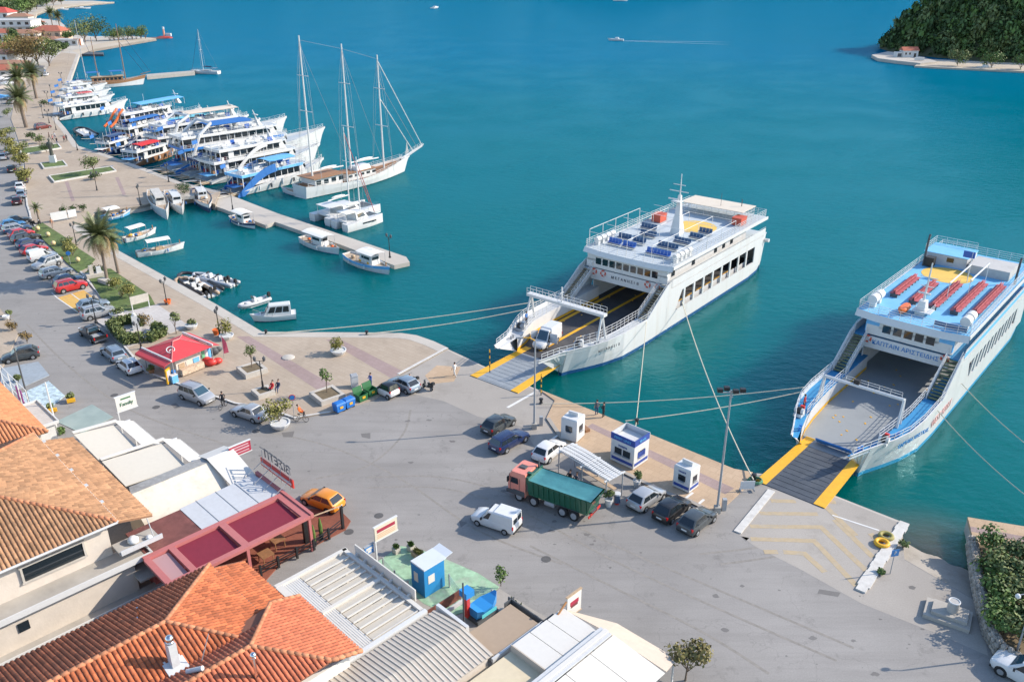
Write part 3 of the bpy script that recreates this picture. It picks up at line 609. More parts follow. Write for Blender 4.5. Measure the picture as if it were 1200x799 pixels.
car('hatch', 'darkblue', (73,336), (94,331), 'dark blue hatchback parked between the bright red car and the silver estate')
car('wagon', 'silver', (58.8,327), (78.9,322), 'white silver estate car parked nose in near the palm trunk')
car('suv', 'silver', (71,310.5), (48.5,317.5), 'silver grey sports utility car reversed in, its bonnet facing the road')
panel_van('white', (42,308), (64,303), 'white panel van parked nose in between red and silver cars')
car('hatch', 'red', (33,300), (54,294.5), 'red hatchback parked next to the white panel van')
car('hatch', 'navy', (28,292.5), (48,287.5), 'navy hatchback parked between the red hatchback and a black estate car')
car('wagon', 'black', (24,286), (44,281), 'black estate car, third from the white panel van in the parking row')
car('hatch', 'red', (18,280.5), (38,276), 'red hatchback between a black estate car and a silver-roofed dark estate car')
car('wagon', 'darkblue', (12,274.5), (32,270.5), 'dark estate car with silver roof parked beside the bright blue car', roofcol='silver')
car('hatch', 'blue', (7,269), (27,265.5), 'bright blue hatchback near the end of the parking row by the lawn')
car('sedan', 'black', (13,264.5), (31,261.5), 'black saloon, last in the row before the scooter and the plaza kerb')
car('hatch', 'maroon', (20,243), (21.5,234), 'very dark maroon hatchback parked along the plaza kerb, rear to the camera', near=False)
car('hatch', 'steel', (25,235), (26.5,226.5), 'blue grey hatchback parked along the plaza kerb behind a white hatchback', near=False)
car('hatch', 'white', (23.5,225.5), (24.5,217.5), 'white hatchback parked along the plaza kerb below the hedge', near=False)
car('suv', 'navy', (27.5,217.5), (28,210), 'navy sports utility car parked under the clipped hedge by the plaza', near=False)
car('hatch', 'black', (14,204.5), (15,197.5), 'black hatchback on the far street beside the hedge', near=False)
car('hatch', 'silver', (3,190), (4.5,183.5), 'silver hatchback at the left picture edge on the far street', near=False)
car('hatch', 'steel', (10,183), (11,177), 'grey blue hatchback beside the hedge on the far street', near=False)
car('hatch', 'grey', (36.5,421.5), (14,425.5), 'dark grey hatchback parked on the shop ramp at the left edge')
car('hatch', 'orange', (386,602.5), (357,591), 'orange yellow hatchback parked beside the red paved restaurant terrace')
car('suv', 'white', (1210,812), (1183,797), 'white car cut by the frame beside the stone garden wall')
car('mpv', 'wine', (48,152.5), (57,151), 'dark red car standing alone on the far promenade near the palms')
panel_van('white', (592,626.3), (560,615.5), 'white panel van driving past the green tipper truck on the road')
loc, rz = spot((640,392), (640,400), 0, .28, False)

def tipper():
    loc, rz = spot((676.5,613), (609.5,588.2), 1.15); w = 1.2
    t = thing('tipper_truck', 'green tipper truck with a salmon pink cab standing on the port road', 'truck', loc, rz)
    t.scale = (.9, .95, .98)
    xs = (-2.55, -1.35, 1.75, 3.35)
    ty, rm = wheel_meshes(.52, .32)
    for x in xs:
        for s in (-1, 1):
            o = obj('wheel', ty, t, (x-.1, s*(w-.18), .52)); setmat(obj('rim', rm, o), grey)
    MB().box((-.2, 0, .88), (8.0, .9, .26)).build('chassis', dgrey, t)
    c = MB(); x0, x1 = 2.55, 4.55
    def rg(z, a, b, y, k=.12): return [(a, -y, z), (b-k, -y, z), (b, -y+k*2, z), (b, y-k*2, z), (b-k, y, z), (a, y, z)]
    c.loft([rg(.62, x0, x1, w), rg(1.55, x0, x1+.05, w), rg(2.55, x0, x1-.12, w*.97), rg(2.85, x0+.1, x1-.35, w*.9)])
    cab = obj('cab', autosmooth(c.mesh('cab', PA['coral']), 30), t)
    MB().box((x1-.01, 0, 2.05), (.06, 1.9, .72), ry=-.13).build('windscreen', glassb, cab)
    for s in (-1, 1):
        MB().box((3.75, s*(w-.01), 2.05), (.85, .04, .58), top=(.85, 1)).build('side_window', glass, cab)
        MB().box((x1+.02, s*.85, 1.0), (.1, .36, .22)).build('headlight', head_m, cab)
        MB().box((4.35, s*(w+.2), 2.15), (.12, .22, .5)).build('mirror', trim_m, cab)
    MB().box((x1+.06, 0, .72), (.16, 2.3, .34)).build('bumper', dgrey, t)
    for s in (-1, 1):
        MB().box((3.55, s*(w+.005), .86), (1.9, .05, .42)).build('cab_step', dgrey, cab); MB().box((3.25, s*(w-.1), 1.12), (1.25, .24, .1)).build('wheel_arch', dgrey, cab); MB().box((3.2, s*(w+.012), 1.62), (.03, .02, 1.5)).build('door_seam', dgrey, cab); MB().box((4.2, s*(w+.012), 1.62), (.03, .02, 1.5)).build('door_seam', dgrey, cab)
    MB().cyl((2.42, -.95, 1.2), .09, 2.2, 8).build('exhaust_stack', dgrey, t); MB().box((2.42, .9, 1.9), (.2, .3, 1.3)).build('air_intake', dgrey, t)
    MB().box((x1+.04, 0, 1.35), (.05, 1.7, .34)).build('grille', dgrey, t)
    MB().box((3.5, 0, 2.9), (.7, .5, .12)).build('roof_hatch', dgrey, cab)
    # bed: open box with sloped tail, ribs, tarpaulin
    zb, zt, wb, wt = 1.15, 2.55, 1.12, 1.28
    bx = MB(); X0, X1 = -4.25, 2.25
    for s in (-1, 1):
        bx.slab([(X0-.25, s*wt, zt), (X1, s*wt, zt), (X1, s*(wt-.07), zt), (X0-.25, s*(wt-.07), zt)] if s < 0 else [(X0-.25, s*(wt-.07), zt), (X1, s*(wt-.07), zt), (X1, s*wt, zt), (X0-.25, s*wt, zt)], .12)
        bx.raw([(X0+.3, s*wb, zb), (X1, s*wb, zb), (X1, s*wt, zt), (X0-.25, s*wt, zt), (X0+.3, s*(wb-.06), zb), (X1, s*(wb-.06), zb), (X1, s*(wt-.06), zt), (X0-.25, s*(wt-.06), zt)], [(0,1,2,3),(7,6,5,4),(0,3,7,4),(1,5,6,2),(3,2,6,7)])
    bx.raw([(X1, -wb, zb), (X1, wb, zb), (X1, wt, zt+.25), (X1, -wt, zt+.25), (X1-.08, -wb, zb), (X1-.08, wb, zb), (X1-.08, wt, zt+.25), (X1-.08, -wt, zt+.25)], [(0,1,2,3),(7,6,5,4),(3,2,6,7),(0,3,7,4),(1,5,6,2)])
    bx.box((-.9, 0, zb-.06), (6.2, wb*2, .12)); bed = bx.build('tipper_bed', PA['green'], t)
    MB().raw([(X0+.3, -wb, zb), (X0+.3, wb, zb), (X0-.25, wt, zt), (X0-.25, -wt, zt)], [(3,2,1,0)]).raw([(X0+.36, -wb, zb), (X0+.36, wb, zb), (X0-.19, wt, zt), (X0-.19, -wt, zt)], [(0,1,2,3)]).build('tailgate', PA['green'], bed)
    for s in (-1, 1):
        for i in range(11):
            x = X0+.35+i*.56; MB().box((x, s*(wb+.05), zb+.68), (.1, .09, 1.3), shear=(0, s*(wt-wb))).build('rib', PA['green'], bed)
    tarp = M('green_blue_tarpaulin', (.05,.20,.22), .5, var=.12, scale=1.5, bump=.4, bscale=3)
    mb = MB(); NX, NY = 16, 7
    for i in range(NX+1):
        for j in range(NY+1):
            x = X0-.1+(X1+.02-X0)*i/NX; y = -wt+.09+(2*wt-.18)*j/NY; e = min(i, NX-i, j, NY-j); mb.v.append((x, y, zt-.02-(.10 if e else 0)-(.06*abs(sin(i*1.3+j)) if e else 0)))
    n = NY+1; mb.f = [(i*n+j, (i+1)*n+j, (i+1)*n+j+1, i*n+j+1) for i in range(NX) for j in range(NY)]; mb.m = [0]*len(mb.f); mb.build('tarpaulin', tarp, bed, smooth=True)
    MB().box((2.4, 0, 2.35), (.25, 2.2, .7)).box((2.45, .5, 2.75), (.5, .3, .3)).build('bulkhead', PA['green'], t)
    for s in (-1, 1):
        MB().tube((-.55, s*.95, .8), (.45, s*.95, .8), .27, 10).build('fuel_tank', grey, t)
        for x in (-2.55, -1.35): MB().box((x-.1, s*(w-.18), 1.1), (1.1, .36, .03)).build('mudguard', dgrey, t)
    MB().box((-4.15, 0, .85), (.1, 2.2, .2)).build('rear_bumper', red, t)
tipper()

def scooter(px, rz, label, col, name='motor_scooter', cat='scooter'):
    t = thing(name, label, cat, g(*px)+(.0,), rz)
    ty, rm = wheel_meshes(.24, .1)
    for x in (-.6, .6): o = obj('wheel', ty, t, (x, 0, .24)); obj('rim', rm, o)
    b = MB(); b.loft([[(x, -w, z0), (x, w, z0), (x, w*.7, z1), (x, -w*.7, z1)] for x, w, z0, z1 in ((-.85, .06, .5, .62), (-.6, .16, .38, .72), (-.1, .17, .28, .66), (0, .16, .26, .36), (.3, .16, .24, .34), (.42, .18, .26, .6), (.55, .12, .5, .95))]); obj('body', autosmooth(b.mesh('body', col), 35), t)
    MB().box((-.38, 0, .77), (.72, .26, .1), top=(.9, .8)).build('seat', black, t)
    MB().tube((.6, 0, .3), (.46, 0, 1.0), .03).tube((.45, -.32, 1.02), (.45, .32, 1.02), .02).build('handlebar', blackm, t)
    MB().ball((.56, 0, .9), .09, 8).build('headlight', head_m, t)
    MB().box((-.8, 0, .92), (.3, .36, .28), top=(.85, .85)).build('top_box', trim_m, t); t.rotation_euler = (.12, 0, rz); return t
scooter((501,456), 2.4, 'black motor scooter leaning beside the blue grey hatchback', PA['black'])
scooter((483,449), 2.4, 'yellow and black motor scooter partly behind the blue grey hatchback', PA['orange'])
scooter((42,264), .3, 'black motor scooter parked between the black saloon and the plaza shrubs', PA['black'])
def bicycle(px, rz, label, rider=False):
    t = thing('bicycle', label, 'bicycle', g(*px), rz)
    for x in (-.5, .5):
        w = MB().torus((x, 0, .33), .31, .022, (0, 1, 0), 16, 5).build('wheel', black, t)
        s = MB()
        for a in range(6): s.tube((x, 0, .33), (x+.3*cos(a*pi/3), 0, .33+.3*sin(a*pi/3)), .006, 3)
        s.build('spokes', chrome, w)
    MB().path([(-.5, 0, .33), (-.15, 0, .78), (.35, 0, .80), (.5, 0, .33)], .02, 5).path([(-.5, 0, .33), (-.05, 0, .32), (.35, 0, .78)], .02, 5).tube((-.05, 0, .32), (-.17, 0, .86), .02).build('frame', blackm, t)
    MB().box((-.18, 0, .9), (.26, .14, .06), top=(.8, .8)).build('saddle', black, t); MB().tube((.35, 0, .78), (.33, 0, 1.0), .018).tube((.33, -.26, 1.0), (.33, .26, 1.0), .016).build('handlebar', blackm, t); return t
bicycle((353,494), -.1, 'bicycle under the rider in the orange top')
bicycle((262,478), 1.3, 'black bicycle leaning on the kerb between the silver estate and the silver saloon')
# ------------------------------------------------------------------ the two ferries (bow towards +x, ramp hinge at x = 0, z = 0 at the waterline)
deck_dark = M('ferry_car_deck_dark', (.055,.055,.06), .75, var=.2, scale=.5, dirt=.35, dcol=(.12,.11,.10), dscale=.5)
deck_grey = M('ferry_car_deck_grey', (.27,.29,.30), .75, var=.1, scale=.5, dirt=.25, dcol=(.16,.16,.16), dscale=.5)
deck_pale = M('ferry_sun_deck', (.45,.50,.53), .7, var=.06, dirt=.2, dcol=(.33,.35,.36), dscale=.5)
deck_lblue = M('ferry_blue_deck', (.16,.44,.68), .65, var=.08, scale=.6, dirt=.25, dcol=(.30,.50,.62), dscale=.6)
deck_blue = M('ferry_walkway_blue', (.03,.24,.48), .6, var=.08, dirt=.15)
ramp_pale = M('ramp_plate_pale', (.27,.295,.315), .6, var=.1, scale=.7, dirt=.3, dcol=(.22,.23,.24), dscale=.8)
ramp_dark = M('ramp_plate_dark', (.06,.07,.085), .6, var=.2, scale=.8, dirt=.4, dcol=(.13,.14,.15), dscale=.6)
boot_blue = M('boot_blue', (.012,.075,.20), .4, var=.08); boot_cyan = M('boot_cyan', (.03,.28,.48), .4, var=.08)
seat_blue = M('seat_blue', (.03,.12,.42), .5); seat_navy = M('seat_navy', (.04,.10,.20), .5); seat_red = M('bench_red', (.42,.10,.11), .6, var=.1)
helipad = M('deck_yellow', (.72,.47,.10), .7, var=.08, dirt=.15); beige_can = M('beige_awning', (.62,.55,.45), .8, var=.05, dirt=.25, dcol=(.5,.38,.25), dscale=.8)
inner_wall = M('ferry_inner_wall', (.55,.57,.58), .6, var=.05, dirt=.3, dcol=(.35,.3,.24))
buoy_red = M('lifebuoy_red', (.62,.10,.05), .6); letter_dk = M('letter_dark', (.05,.06,.08), .6); letter_bl = M('letter_blue', (.02,.20,.50), .6); letter_rd = M('letter_faded_red', (.62,.36,.34), .7)
def ferry(label, loc, rz, hb, v):
    """v selects the livery: 1 = dark car deck, grey sun deck; 2 = blue decks, red benches"""
    t = thing('ferry', label, 'ferry', loc, rz); L = 48.5; F2 = v == 2
    DECK, BW, BR, SD = 1.30, 3.0, 5.75, 8.5             # car deck, bow walkway, bridge deck, sun deck
    walk = deck_blue if F2 else lgrey; sdeck = deck_lblue if F2 else deck_pale; cdeck = deck_grey if F2 else deck_dark
    # outline: x, half beam at the waterline, half beam at the top
    XT = 2.9 if F2 else 4.3
    SX = [(-L, .86, .90), (-L+2, .94, .97), (-L+6, 1, 1), (-24, 1, 1), (-12, 1, 1), (-8, .97, .995), (-5, .84, .95), (-2.6, .68, .84), (-.6, .53, .70), (1.2, .47, .585), (XT, .43, .49)]
    hw = lambda x, k: next(a[k]+(b[k]-a[k])*(x-a[0])/(b[0]-a[0]) for a, b in zip(SX, SX[1:]) if a[0] <= x <= b[0])*hb
    stem = lambda z: 0.15 if z <= DECK else .15+(XT-.2)*(z-DECK)/(BW+.45-DECK)
    # hull shell up to the walkway
    rings = []; mbh = MB(); boot = MB()
    ZS = [-1.2, .42, DECK, BW+.45]
    def ring(x, side):
        out = []
        for z in ZS:
            xx = min(x, stem(z)) if x > -8 else x; tt = max(0, min(1, (z-.0)/(BW+.4))); out.append((xx, side*(hw(x, 1)*(1-tt)+hw(x, 2)*tt), z))
        return out
    xs = [a[0] for a in SX]; xs = sorted(set(xs+[-36, -30, -18, -15, -10, -6.5, -3.8, -1.6, .3, 2.0, 2.6]))
    for side in (-1, 1):
        R = [ring(x, side) for x in xs]
        for a, b in zip(R, R[1:]):
            top = 3 if a[0][0] >= -19.9 else 2
            for k in range(top):
                q = [a[k], b[k], b[k+1], a[k+1]]
                if side > 0: q.reverse()
                (boot if k == 0 else mbh).face(q)
        # inner skin of the bow bulwark
        for a, b in zip(R, R[1:]):
            if a[0][0] < -16: continue
            i1 = [(p[0]-.05, p[1]-side*.12, p[2]) for p in (a[3], b[3])]; i0 = [(p[0]-.05, p[1]-side*.12, BW) for p in (a[3], b[3])]
            q = [i0[0], i1[0], i1[1], i0[1]]; c = [a[3], i1[0], i1[1], b[3]]
            if side < 0: q.reverse(); c.reverse()
            mbh.face(q); mbh.face(c)
    y0, y1 = hb*.86, hb*.90
    mbh.face([(-L, y0, -1.2), (-L, -y0, -1.2), (-L, -y1, DECK), (-L, y1, DECK)])
    boot.face([(-L-.01, y0*.99, -1.2), (-L-.01, -y0*.99, -1.2), (-L-.01, -y0*1.0, .42), (-L-.01, y0*1.0, .42)])
    hull = mbh.build('hull', white_hull, t, smooth=False, recalc=False)
    boot.build('boot_stripe', boot_cyan if F2 else boot_blue, t)
    # bow end plates closing the wings towards the ramp
    yi = hb-1.75
    hinge = 3.05 if not F2 else 2.85
    wing = MB()
    for side in (-1, 1):
        P = [ring(XT, side)[k] for k in range(4)]
        q = [P[0], (.15, side*hinge, -1.2), (.15, side*hinge, DECK), (P[3][0]-.2, side*(abs(P[3][1])-.35), BW+.1), P[3], P[2], P[1]]
        if side < 0: q.reverse()
        wing.face(q)
    wing.build('bow_plate', white_hull, t)
    # casings with walkway along both sides
    inner = [(-20, yi), (-9, yi), (-5, yi-.25), (-2.2, hinge+.55), (.15, hinge), ]
    outx = [-20, -15, -12, -8, -5, -2.6, -.6, 1.2, XT-.5]
    for side in (-1, 1):
        outl = [(x, side*(hw(x, 2)-.12)) for x in outx]; inn = [(x, side*y) for x, y in inner]
        top = outl+[(XT-.6, side*(hw(XT, 2)-.5))]+inn[::-1]
        q = [(x, y, BW) for x, y in top]
        if side > 0: q.reverse()
        MB().face(q).build('bow_walkway', walk, t)
        w = MB()
        for a, b in zip(inn, inn[1:]):
            q = [(a[0], a[1], DECK), (b[0], b[1], DECK), (b[0], b[1], BW), (a[0], a[1], BW)]
            if side < 0: q.reverse()
            w.face(q); 
        w.build('inner_side', white_hull, t)
        wl = MB(); d = .03 if side > 0 else -.03
        for a, b in zip(inn, inn[1:]):
            q = [(a[0], a[1]-d, DECK), (b[0], b[1]-d, DECK), (b[0], b[1]-d, DECK+.35), (a[0], a[1]-d, DECK+.35)]
            wl.face(q)
        wl.build('yellow_curb', yellow, t)
        # rails
        MB().rail([(x, y, BW+.45) for x, y in outl[1:]], .62, 2, 1.0, .028).build('outer_rail', white, t)
        MB().rail([(x, y, BW) for x, y in inn if -14.5 <= x] if False else [(-14.2, side*yi, BW), (-9, side*yi, BW), (-5, side*(yi-.25), BW), (-2.2, side*(hinge+.6), BW)], 1.05, 3, .9, .028).build('inner_rail', white, t)
        # windlass on the bow platform
        wx, wy = -1.8, side*(hinge+1.15 if not F2 else hinge+1.2)
        wd = MB().box((wx, wy, BW+.2), (.9, .8, .3)).tube((wx, wy-.45, BW+.6), (wx, wy+.45, BW+.6), .28, 10).build('windlass', white if F2 else grey, t)
        MB().tube((wx, wy-.18, BW+.6), (wx, wy+.18, BW+.6), .36, 12).build('rope_drum', trim_m, wd)
        MB().box((wx-.7, wy, BW+.45), (.3, .4, .8)).build('control_stand', red if F2 else white, wd)
        for bx in (-4.3, .4): MB().cyl((bx, side*(hw(bx, 2)-.75), BW), .14, .42, 8).cyl((bx+.5, side*(hw(bx, 2)-.85), BW), .14, .42, 8).build('bollard', blue if F2 else grey, t)
        # stairs from the walkway to the bridge deck
        ya, yb = side*(hb-.22), side*(yi+.15); s_ = MB(); NS = 13; X0, X1 = -13.6, -18.6
        for i in range(NS):
            x = X0+(X1-X0)*(i+.5)/NS; z = BW+(BR-BW)*(i+1)/NS
            MB().box((x, (ya+yb)/2, z-.03), (.36, abs(ya-yb)-.2, .06)).build('stair_tread', (M('tread_tan', (.30,.24,.14), .8) if not F2 else M('tread_olive', (.20,.22,.12), .8)), t)
        st = MB()
        for yy in (ya, yb):
            st.slab([(X0, yy-.05, BW+.5), (X0, yy+.05, BW+.5), (X1, yy+.05, BR+.5), (X1, yy-.05, BR+.5)], .75)
            st.rail([(X0, yy, BW+.5), (X1, yy, BR+.5)], .65, 2, .8, .028)
        st.build('stair_side', white, t)
        # outer plate beside the stairs rises from bulwark to bridge deck
        o0 = side*(hb-.01); pl = MB()
        pl.raw([(-13.2, o0, BW+.44), (-18.8, o0, BW+.44), (-18.8, o0, BR+.95), (-17.6, o0, BR+.6), (-13.2, o0-side*.0, BW+.46)], [(0,1,2,3)] if side > 0 else [(3,2,1,0)])
        pl.raw([(-13.2, o0-side*.1, BW+.44), (-18.8, o0-side*.1, BW+.44), (-18.8, o0-side*.1, BR+.95), (-17.6, o0-side*.1, BR+.6)], [(3,2,1,0)] if side > 0 else [(0,1,2,3)])
        pl.face([(-13.2, o0, BW+.44), (-17.6, o0, BR+.6), (-17.6, o0-side*.1, BR+.6), (-13.2, o0-side*.1, BW+.44)]); pl.face([(-17.6, o0, BR+.6), (-18.8, o0, BR+.95), (-18.8, o0-side*.1, BR+.95), (-17.6, o0-side*.1, BR+.6)])
        pl.build('side_plate', white_hull, t)
        # open side wall: sill, header and pillars between the big openings
        XE = -L+.6; sw = MB(); zs, zh = (2.35, 4.75) if not F2 else (2.55, 4.55)
        x_a, x_b = (-19.2, -44.0) if not F2 else (-21.5, -42)
        sw.box(((-17.9-L+2)/2, side*(hb-.08), (DECK+zs)/2+.0), (L-2-17.9, .16, zs-DECK)); sw.box(((-18.0-L+2)/2, side*(hb-.08), (zh+BR)/2), (L-2-18.0, .16, BR-zh))
        sw.raw([(-L, side*hb*.90, DECK), (-L+2, side*(hb), DECK), (-L+2, side*(hb), BR), (-L-.5, side*hb*.92, BR)], [(0,1,2,3)] if side < 0 else [(3,2,1,0)])
        sw.raw([(-L, side*hb*.88, DECK), (-L+2, side*(hb-.16), DECK), (-L+2, side*(hb-.16), BR), (-L-.5, side*hb*.90, BR)], [(3,2,1,0)] if side < 0 else [(0,1,2,3)])
        sw.box(((XE+1.4+x_b)/2, side*(hb-.08), (zs+zh)/2), (x_b-XE-1.4, .16, zh-zs)); sw.raw([(x, side*(hb-d_), z) for d_ in (0, .16) for x, z in ((-17.9, zs), (x_a-1.0, zs), (x_a-(.2 if F2 else 2.6), zh), (-17.9, zh))], [(0,1,2,3),(7,6,5,4),(1,5,6,2)] if side < 0 else [(3,2,1,0),(4,5,6,7),(2,6,5,1)])
        npil = 9 if not F2 else 13; pw = .42 if not F2 else .55; shear = .0 if not F2 else -.75
        for i in range(1, npil): x = x_a-.6+(x_b-x_a+.6)*i/npil; sw.box((x-shear/2, side*(hb-.08), (zs+zh)/2), (pw, .16, zh-zs), shear=(shear, 0))
        sw.build('side_wall', white_hull, t)
        MB().box((-33, side*(hb-1.15), (DECK+BR)/2), (27, .08, BR-DECK-.02)).build('inner_casing', inner_wall, t) if side < 0 else MB().box((-33, side*(hb-1.15), DECK+.5), (27, .08, 1.0)).build('inner_casing', inner_wall, t)
    MB().box((-L+.3, 0, (DECK+BR)/2), (.2, hb*1.78, BR-DECK)).build('transom', white_hull, t)
    # car deck with painted lanes
    MB().face([(x, -y, DECK) for x, y in ((-L+.2, hb*.9), (-20, hb-.1), (-5, yi-.1), (-2.2, hinge+.6), (.15, hinge))]+[(x, y, DECK) for x, y in ((.15, hinge), (-2.2, hinge+.6), (-5, yi-.1), (-20, hb-.1), (-L+.2, hb*.9))]).build('car_deck', cdeck, t)
    if not F2:
        for y in (-1.0, ): MB().box((-23, y, DECK+.006), (43, .42, .008)).build('lane_line', yellow, t)
        for y in (-yi+.6, yi-.5): MB().box((-24, y, DECK+.006), (38, .5, .008)).build('lane_line', yellow, t)
    rnd = random.Random(5+v)
    for i in range(34 if not F2 else 26):
        x, y = -3-rnd.random()*26, (rnd.random()*2-1)*(yi-.9)
        MB().box((x, y, DECK+.02), (.20+.15*rnd.random(), .15, .02), rnd.random()).build('deck_mark', yellow, t)
    # ramp
    rl = 8.2 if not F2 else 8.6; rz0, rz1 = DECK-.02, 1.16; rm = MB()
    wq = hinge+.28
    rm.slab([(.12, -hinge+.05, rz0), (rl, -wq, rz1), (rl, wq, rz1), (.12, hinge-.05, rz0)][::1], .16); ramp = rm.build('bow_ramp', ramp_dark if F2 else ramp_pale, t)
    for s in (-1, 1):
        a, b = s*(hinge-.85), s*(hinge+.02); c, d = s*(wq-.95), s*(wq+.05); q = [(-1.5 if s*1 < 0 else -.8, a, rz0+.05), (rl, c, rz1+.03), (rl, d, rz1+.03), (-1.5 if s < 0 else -.8, b, rz0+.05)]
        if s < 0: q.reverse()
        MB().slab(q, .1).build('ramp_edge', yellow, ramp)
    for i in range(10): x = .9+i*.78; MB().box((x, 0, rz0+(rz1-rz0)*x/rl+.012), (.05, 2*hinge-1.8, .025)).build('ramp_cleat', ramp_dark if F2 else ramp_pale, ramp)
    if F2: MB().box((-.9, 0, DECK+.35), (.12, 3.4, .75), ry=.75).build('ramp_flap', blue, ramp)
    # gantry across the bow
    gx, gz = (-5.2, BW+3.3) if not F2 else (-6.6, BW+2.6); gy = yi+.25 if not F2 else 3.85
    ga = MB().box((gx, 0, gz), (.75, 2*gy+.9, .32)) if not F2 else MB().tube((gx, -gy, gz), (gx, gy, gz), .17, 8)
    for s in (-1, 1):
        if not F2: ga.tube((gx, s*gy, gz), (gx+1.1, s*(gy+.15), BW), .14, 8).tube((gx, s*gy, gz), (gx-.8, s*(gy+.1), BW), .14, 8)
        else: ga.tube((gx, s*gy, gz), (gx+.9, s*(gy+.1), BW), .12, 8).tube((gx-.3, s*gy, gz), (gx-.1, s*(gy+.1), BW), .09, 8)
    gan = ga.build('bow_gantry', white, t)
    if not F2:
        for x in (gx-.35, gx+.35): MB().rail([(x, -gy-.4, gz+.16), (x, gy+.4, gz+.16)], .75, 2, .9, .022).build('gantry_rail', white, gan)
        MB().tube((gx, -.6, gz), (gx, -.6, gz+2.0), .09, 8).tube((gx-.3, -.6, gz+1.3), (gx+.3, -.6, gz+1.3), .05).build('gantry_post', white, gan)
    else:
        MB().rail([(gx-.3, -gy+2, gz+.05), (gx-.3, gy-.3, gz+.05)], .5, 2, 1.1, .022).build('gantry_rail', white, gan); MB().box((gx-.1, -.7, gz+.35), (.4, .5, .45)).build('floodlight', trim_m, gan)
    # bridge deck slab, solid side bulwark, cabin
    MB().box(((-18.6-L+.4)/2, 0, BR+.06), (L-18.8, 2*hb-.3, .14)).build('bridge_deck', deck_blue if F2 else deck_pale, t)
    XF = -18.7; cab = MB(); cw = hb-1.35; XC0, XC1 = XF-.5, -L+5.2
    cab.box(((XC0+XC1)/2, 0, (BR+SD)/2+.06), (XC0-XC1, 2*cw, SD-BR-.16)); cabin = cab.build('cabin', white_hull, t)
    for s in (-1, 1):
        bl = MB().box(((-18.9-L+1.2)/2, s*(hb-.06), BR+.55), (L-20.1, .1, .95)).build('deck_bulwark', white_hull, t)
        MB().rail([(-19, s*(hb-.06), BR+1.02), (-L+1.2, s*(hb-.06), BR+1.02)], .2, 1, 1.6, .025).build('handrail', lgrey if not F2 else white, t)
        xs_ = [-21.5, -27, -33.5, -36, -38.5] if not F2 else [-22+-3.0*i for i in range(7)]
        for x in xs_: MB().box((x, s*(cw+.012), BR+1.35), (.9 if not F2 else 1.5, .03, 1.5 if not F2 else .9)).build('cabin_window', glass, cabin)
        if F2: MB().box((-32, s*(hb+.005), BR+.7), (27, .03, .5)).build('blue_band', lblue, bl)
    # wheelhouse front
    nb = MB().box((XF+.14, 0, BR-.45), (.14, 2*yi+.9, 1.5 if not F2 else 1.35)).build('name_board', white, t)
    nwin = 9 if not F2 else 5; span = hb*1.15 if not F2 else hb*.78
    MB().box((XF-.2, 0, BR+.95), (.6, 2*cw+1.6 if not F2 else 2*cw, 1.1)).build('wheelhouse_front', white if not F2 else white, t)
    for i in range(nwin):
        y = -span/1.6+(i+.5)*2*span/1.6/nwin; MB().box((XF+.115, y, BR+1.36), (.04, 2*span/1.6/nwin*.76, .86)).build('wheelhouse_window', glass, t)
    MB().box((XF-.15, 0, BR+1.75), (.5, 2*cw+1.4 if not F2 else span*1.36, .95)).build('wheelhouse', white, t)
    if F2:
        for s in (-1, 1): MB().box((XF-.12, s*(cw-.75), BR+1.4), (.4, 1.7, 1.5)).build('wing_wall', lblue, t)
    body = 'Μ Ε Γ Α Ν Η Σ Ι  Β' if not F2 else 'ΚΑΠΤΑΙΝ ΑΡΙΣΤΕΙΔΗΣ'
    text(body, .5 if not F2 else .66, letter_dk if not F2 else letter_bl, nb, (XF+.235, 0, BR-.38), (0, 1, 0), (0, 0, 1))
    for y in ((-yi+.1, -yi+1.5, yi-1.5, yi-.1) if not F2 else (-yi-.0, yi+.0)):
        lb = MB().torus((XF+.26, y, BR-.12), .36, .10, (1, 0, 0), 14, 6).build('lifebuoy', buoy_red, nb)
        for a in range(4): MB().torus((XF+.26, y, BR-.12), .36, .001, (1, 0, 0), 3, 3) if False else MB().box((XF+.27, y+.36*cos(a*pi/2+.78), BR-.12+.36*sin(a*pi/2+.78)), (.20, .16, .16)).build('white_band', white, lb)
    # sun deck
    SX0, SX1 = XF+.35, -L+1.0
    fr = [(SX0-.5, -hb), (SX0, -hb*.6), (SX0+.12, 0), (SX0, hb*.6), (SX0-.5, hb)]
    sd = MB().prism(fr+[(SX1, hb*.96), (SX1, -hb*.96)], SD-.12, SD).build('sun_deck', sdeck, t)
    fas = MB()
    lip = fr if not F2 else fr
    for a, b in zip(lip, lip[1:]):
        q = [(a[0]+.35, a[1]*1.01, SD-(.6 if F2 else .5)), (b[0]+.35, b[1]*1.01, SD-(.6 if F2 else .5)), (b[0]+.02, b[1], SD+.06), (a[0]+.02, a[1], SD+.06)]; fas.face(q); fas.face([(p[0]-.08, p[1], p[2]) for p in reversed(q)])
    for s in (-1, 1): fas.box(((SX0-.5+SX1)/2, s*(hb-.0), SD-.16), (SX0-.5-SX1, .12, .42))
    fas.build('fascia', white, t)
    MB().rail([(x-.15, y*.985, SD) for x, y in fr]+[(SX1+.1, hb*.95, SD), (SX1+.1, -hb*.95, SD), (fr[0][0]-.15, fr[0][1]*.985, SD)], 1.05, 4, 1.3, .026).build('sun_deck_rail', white, t)
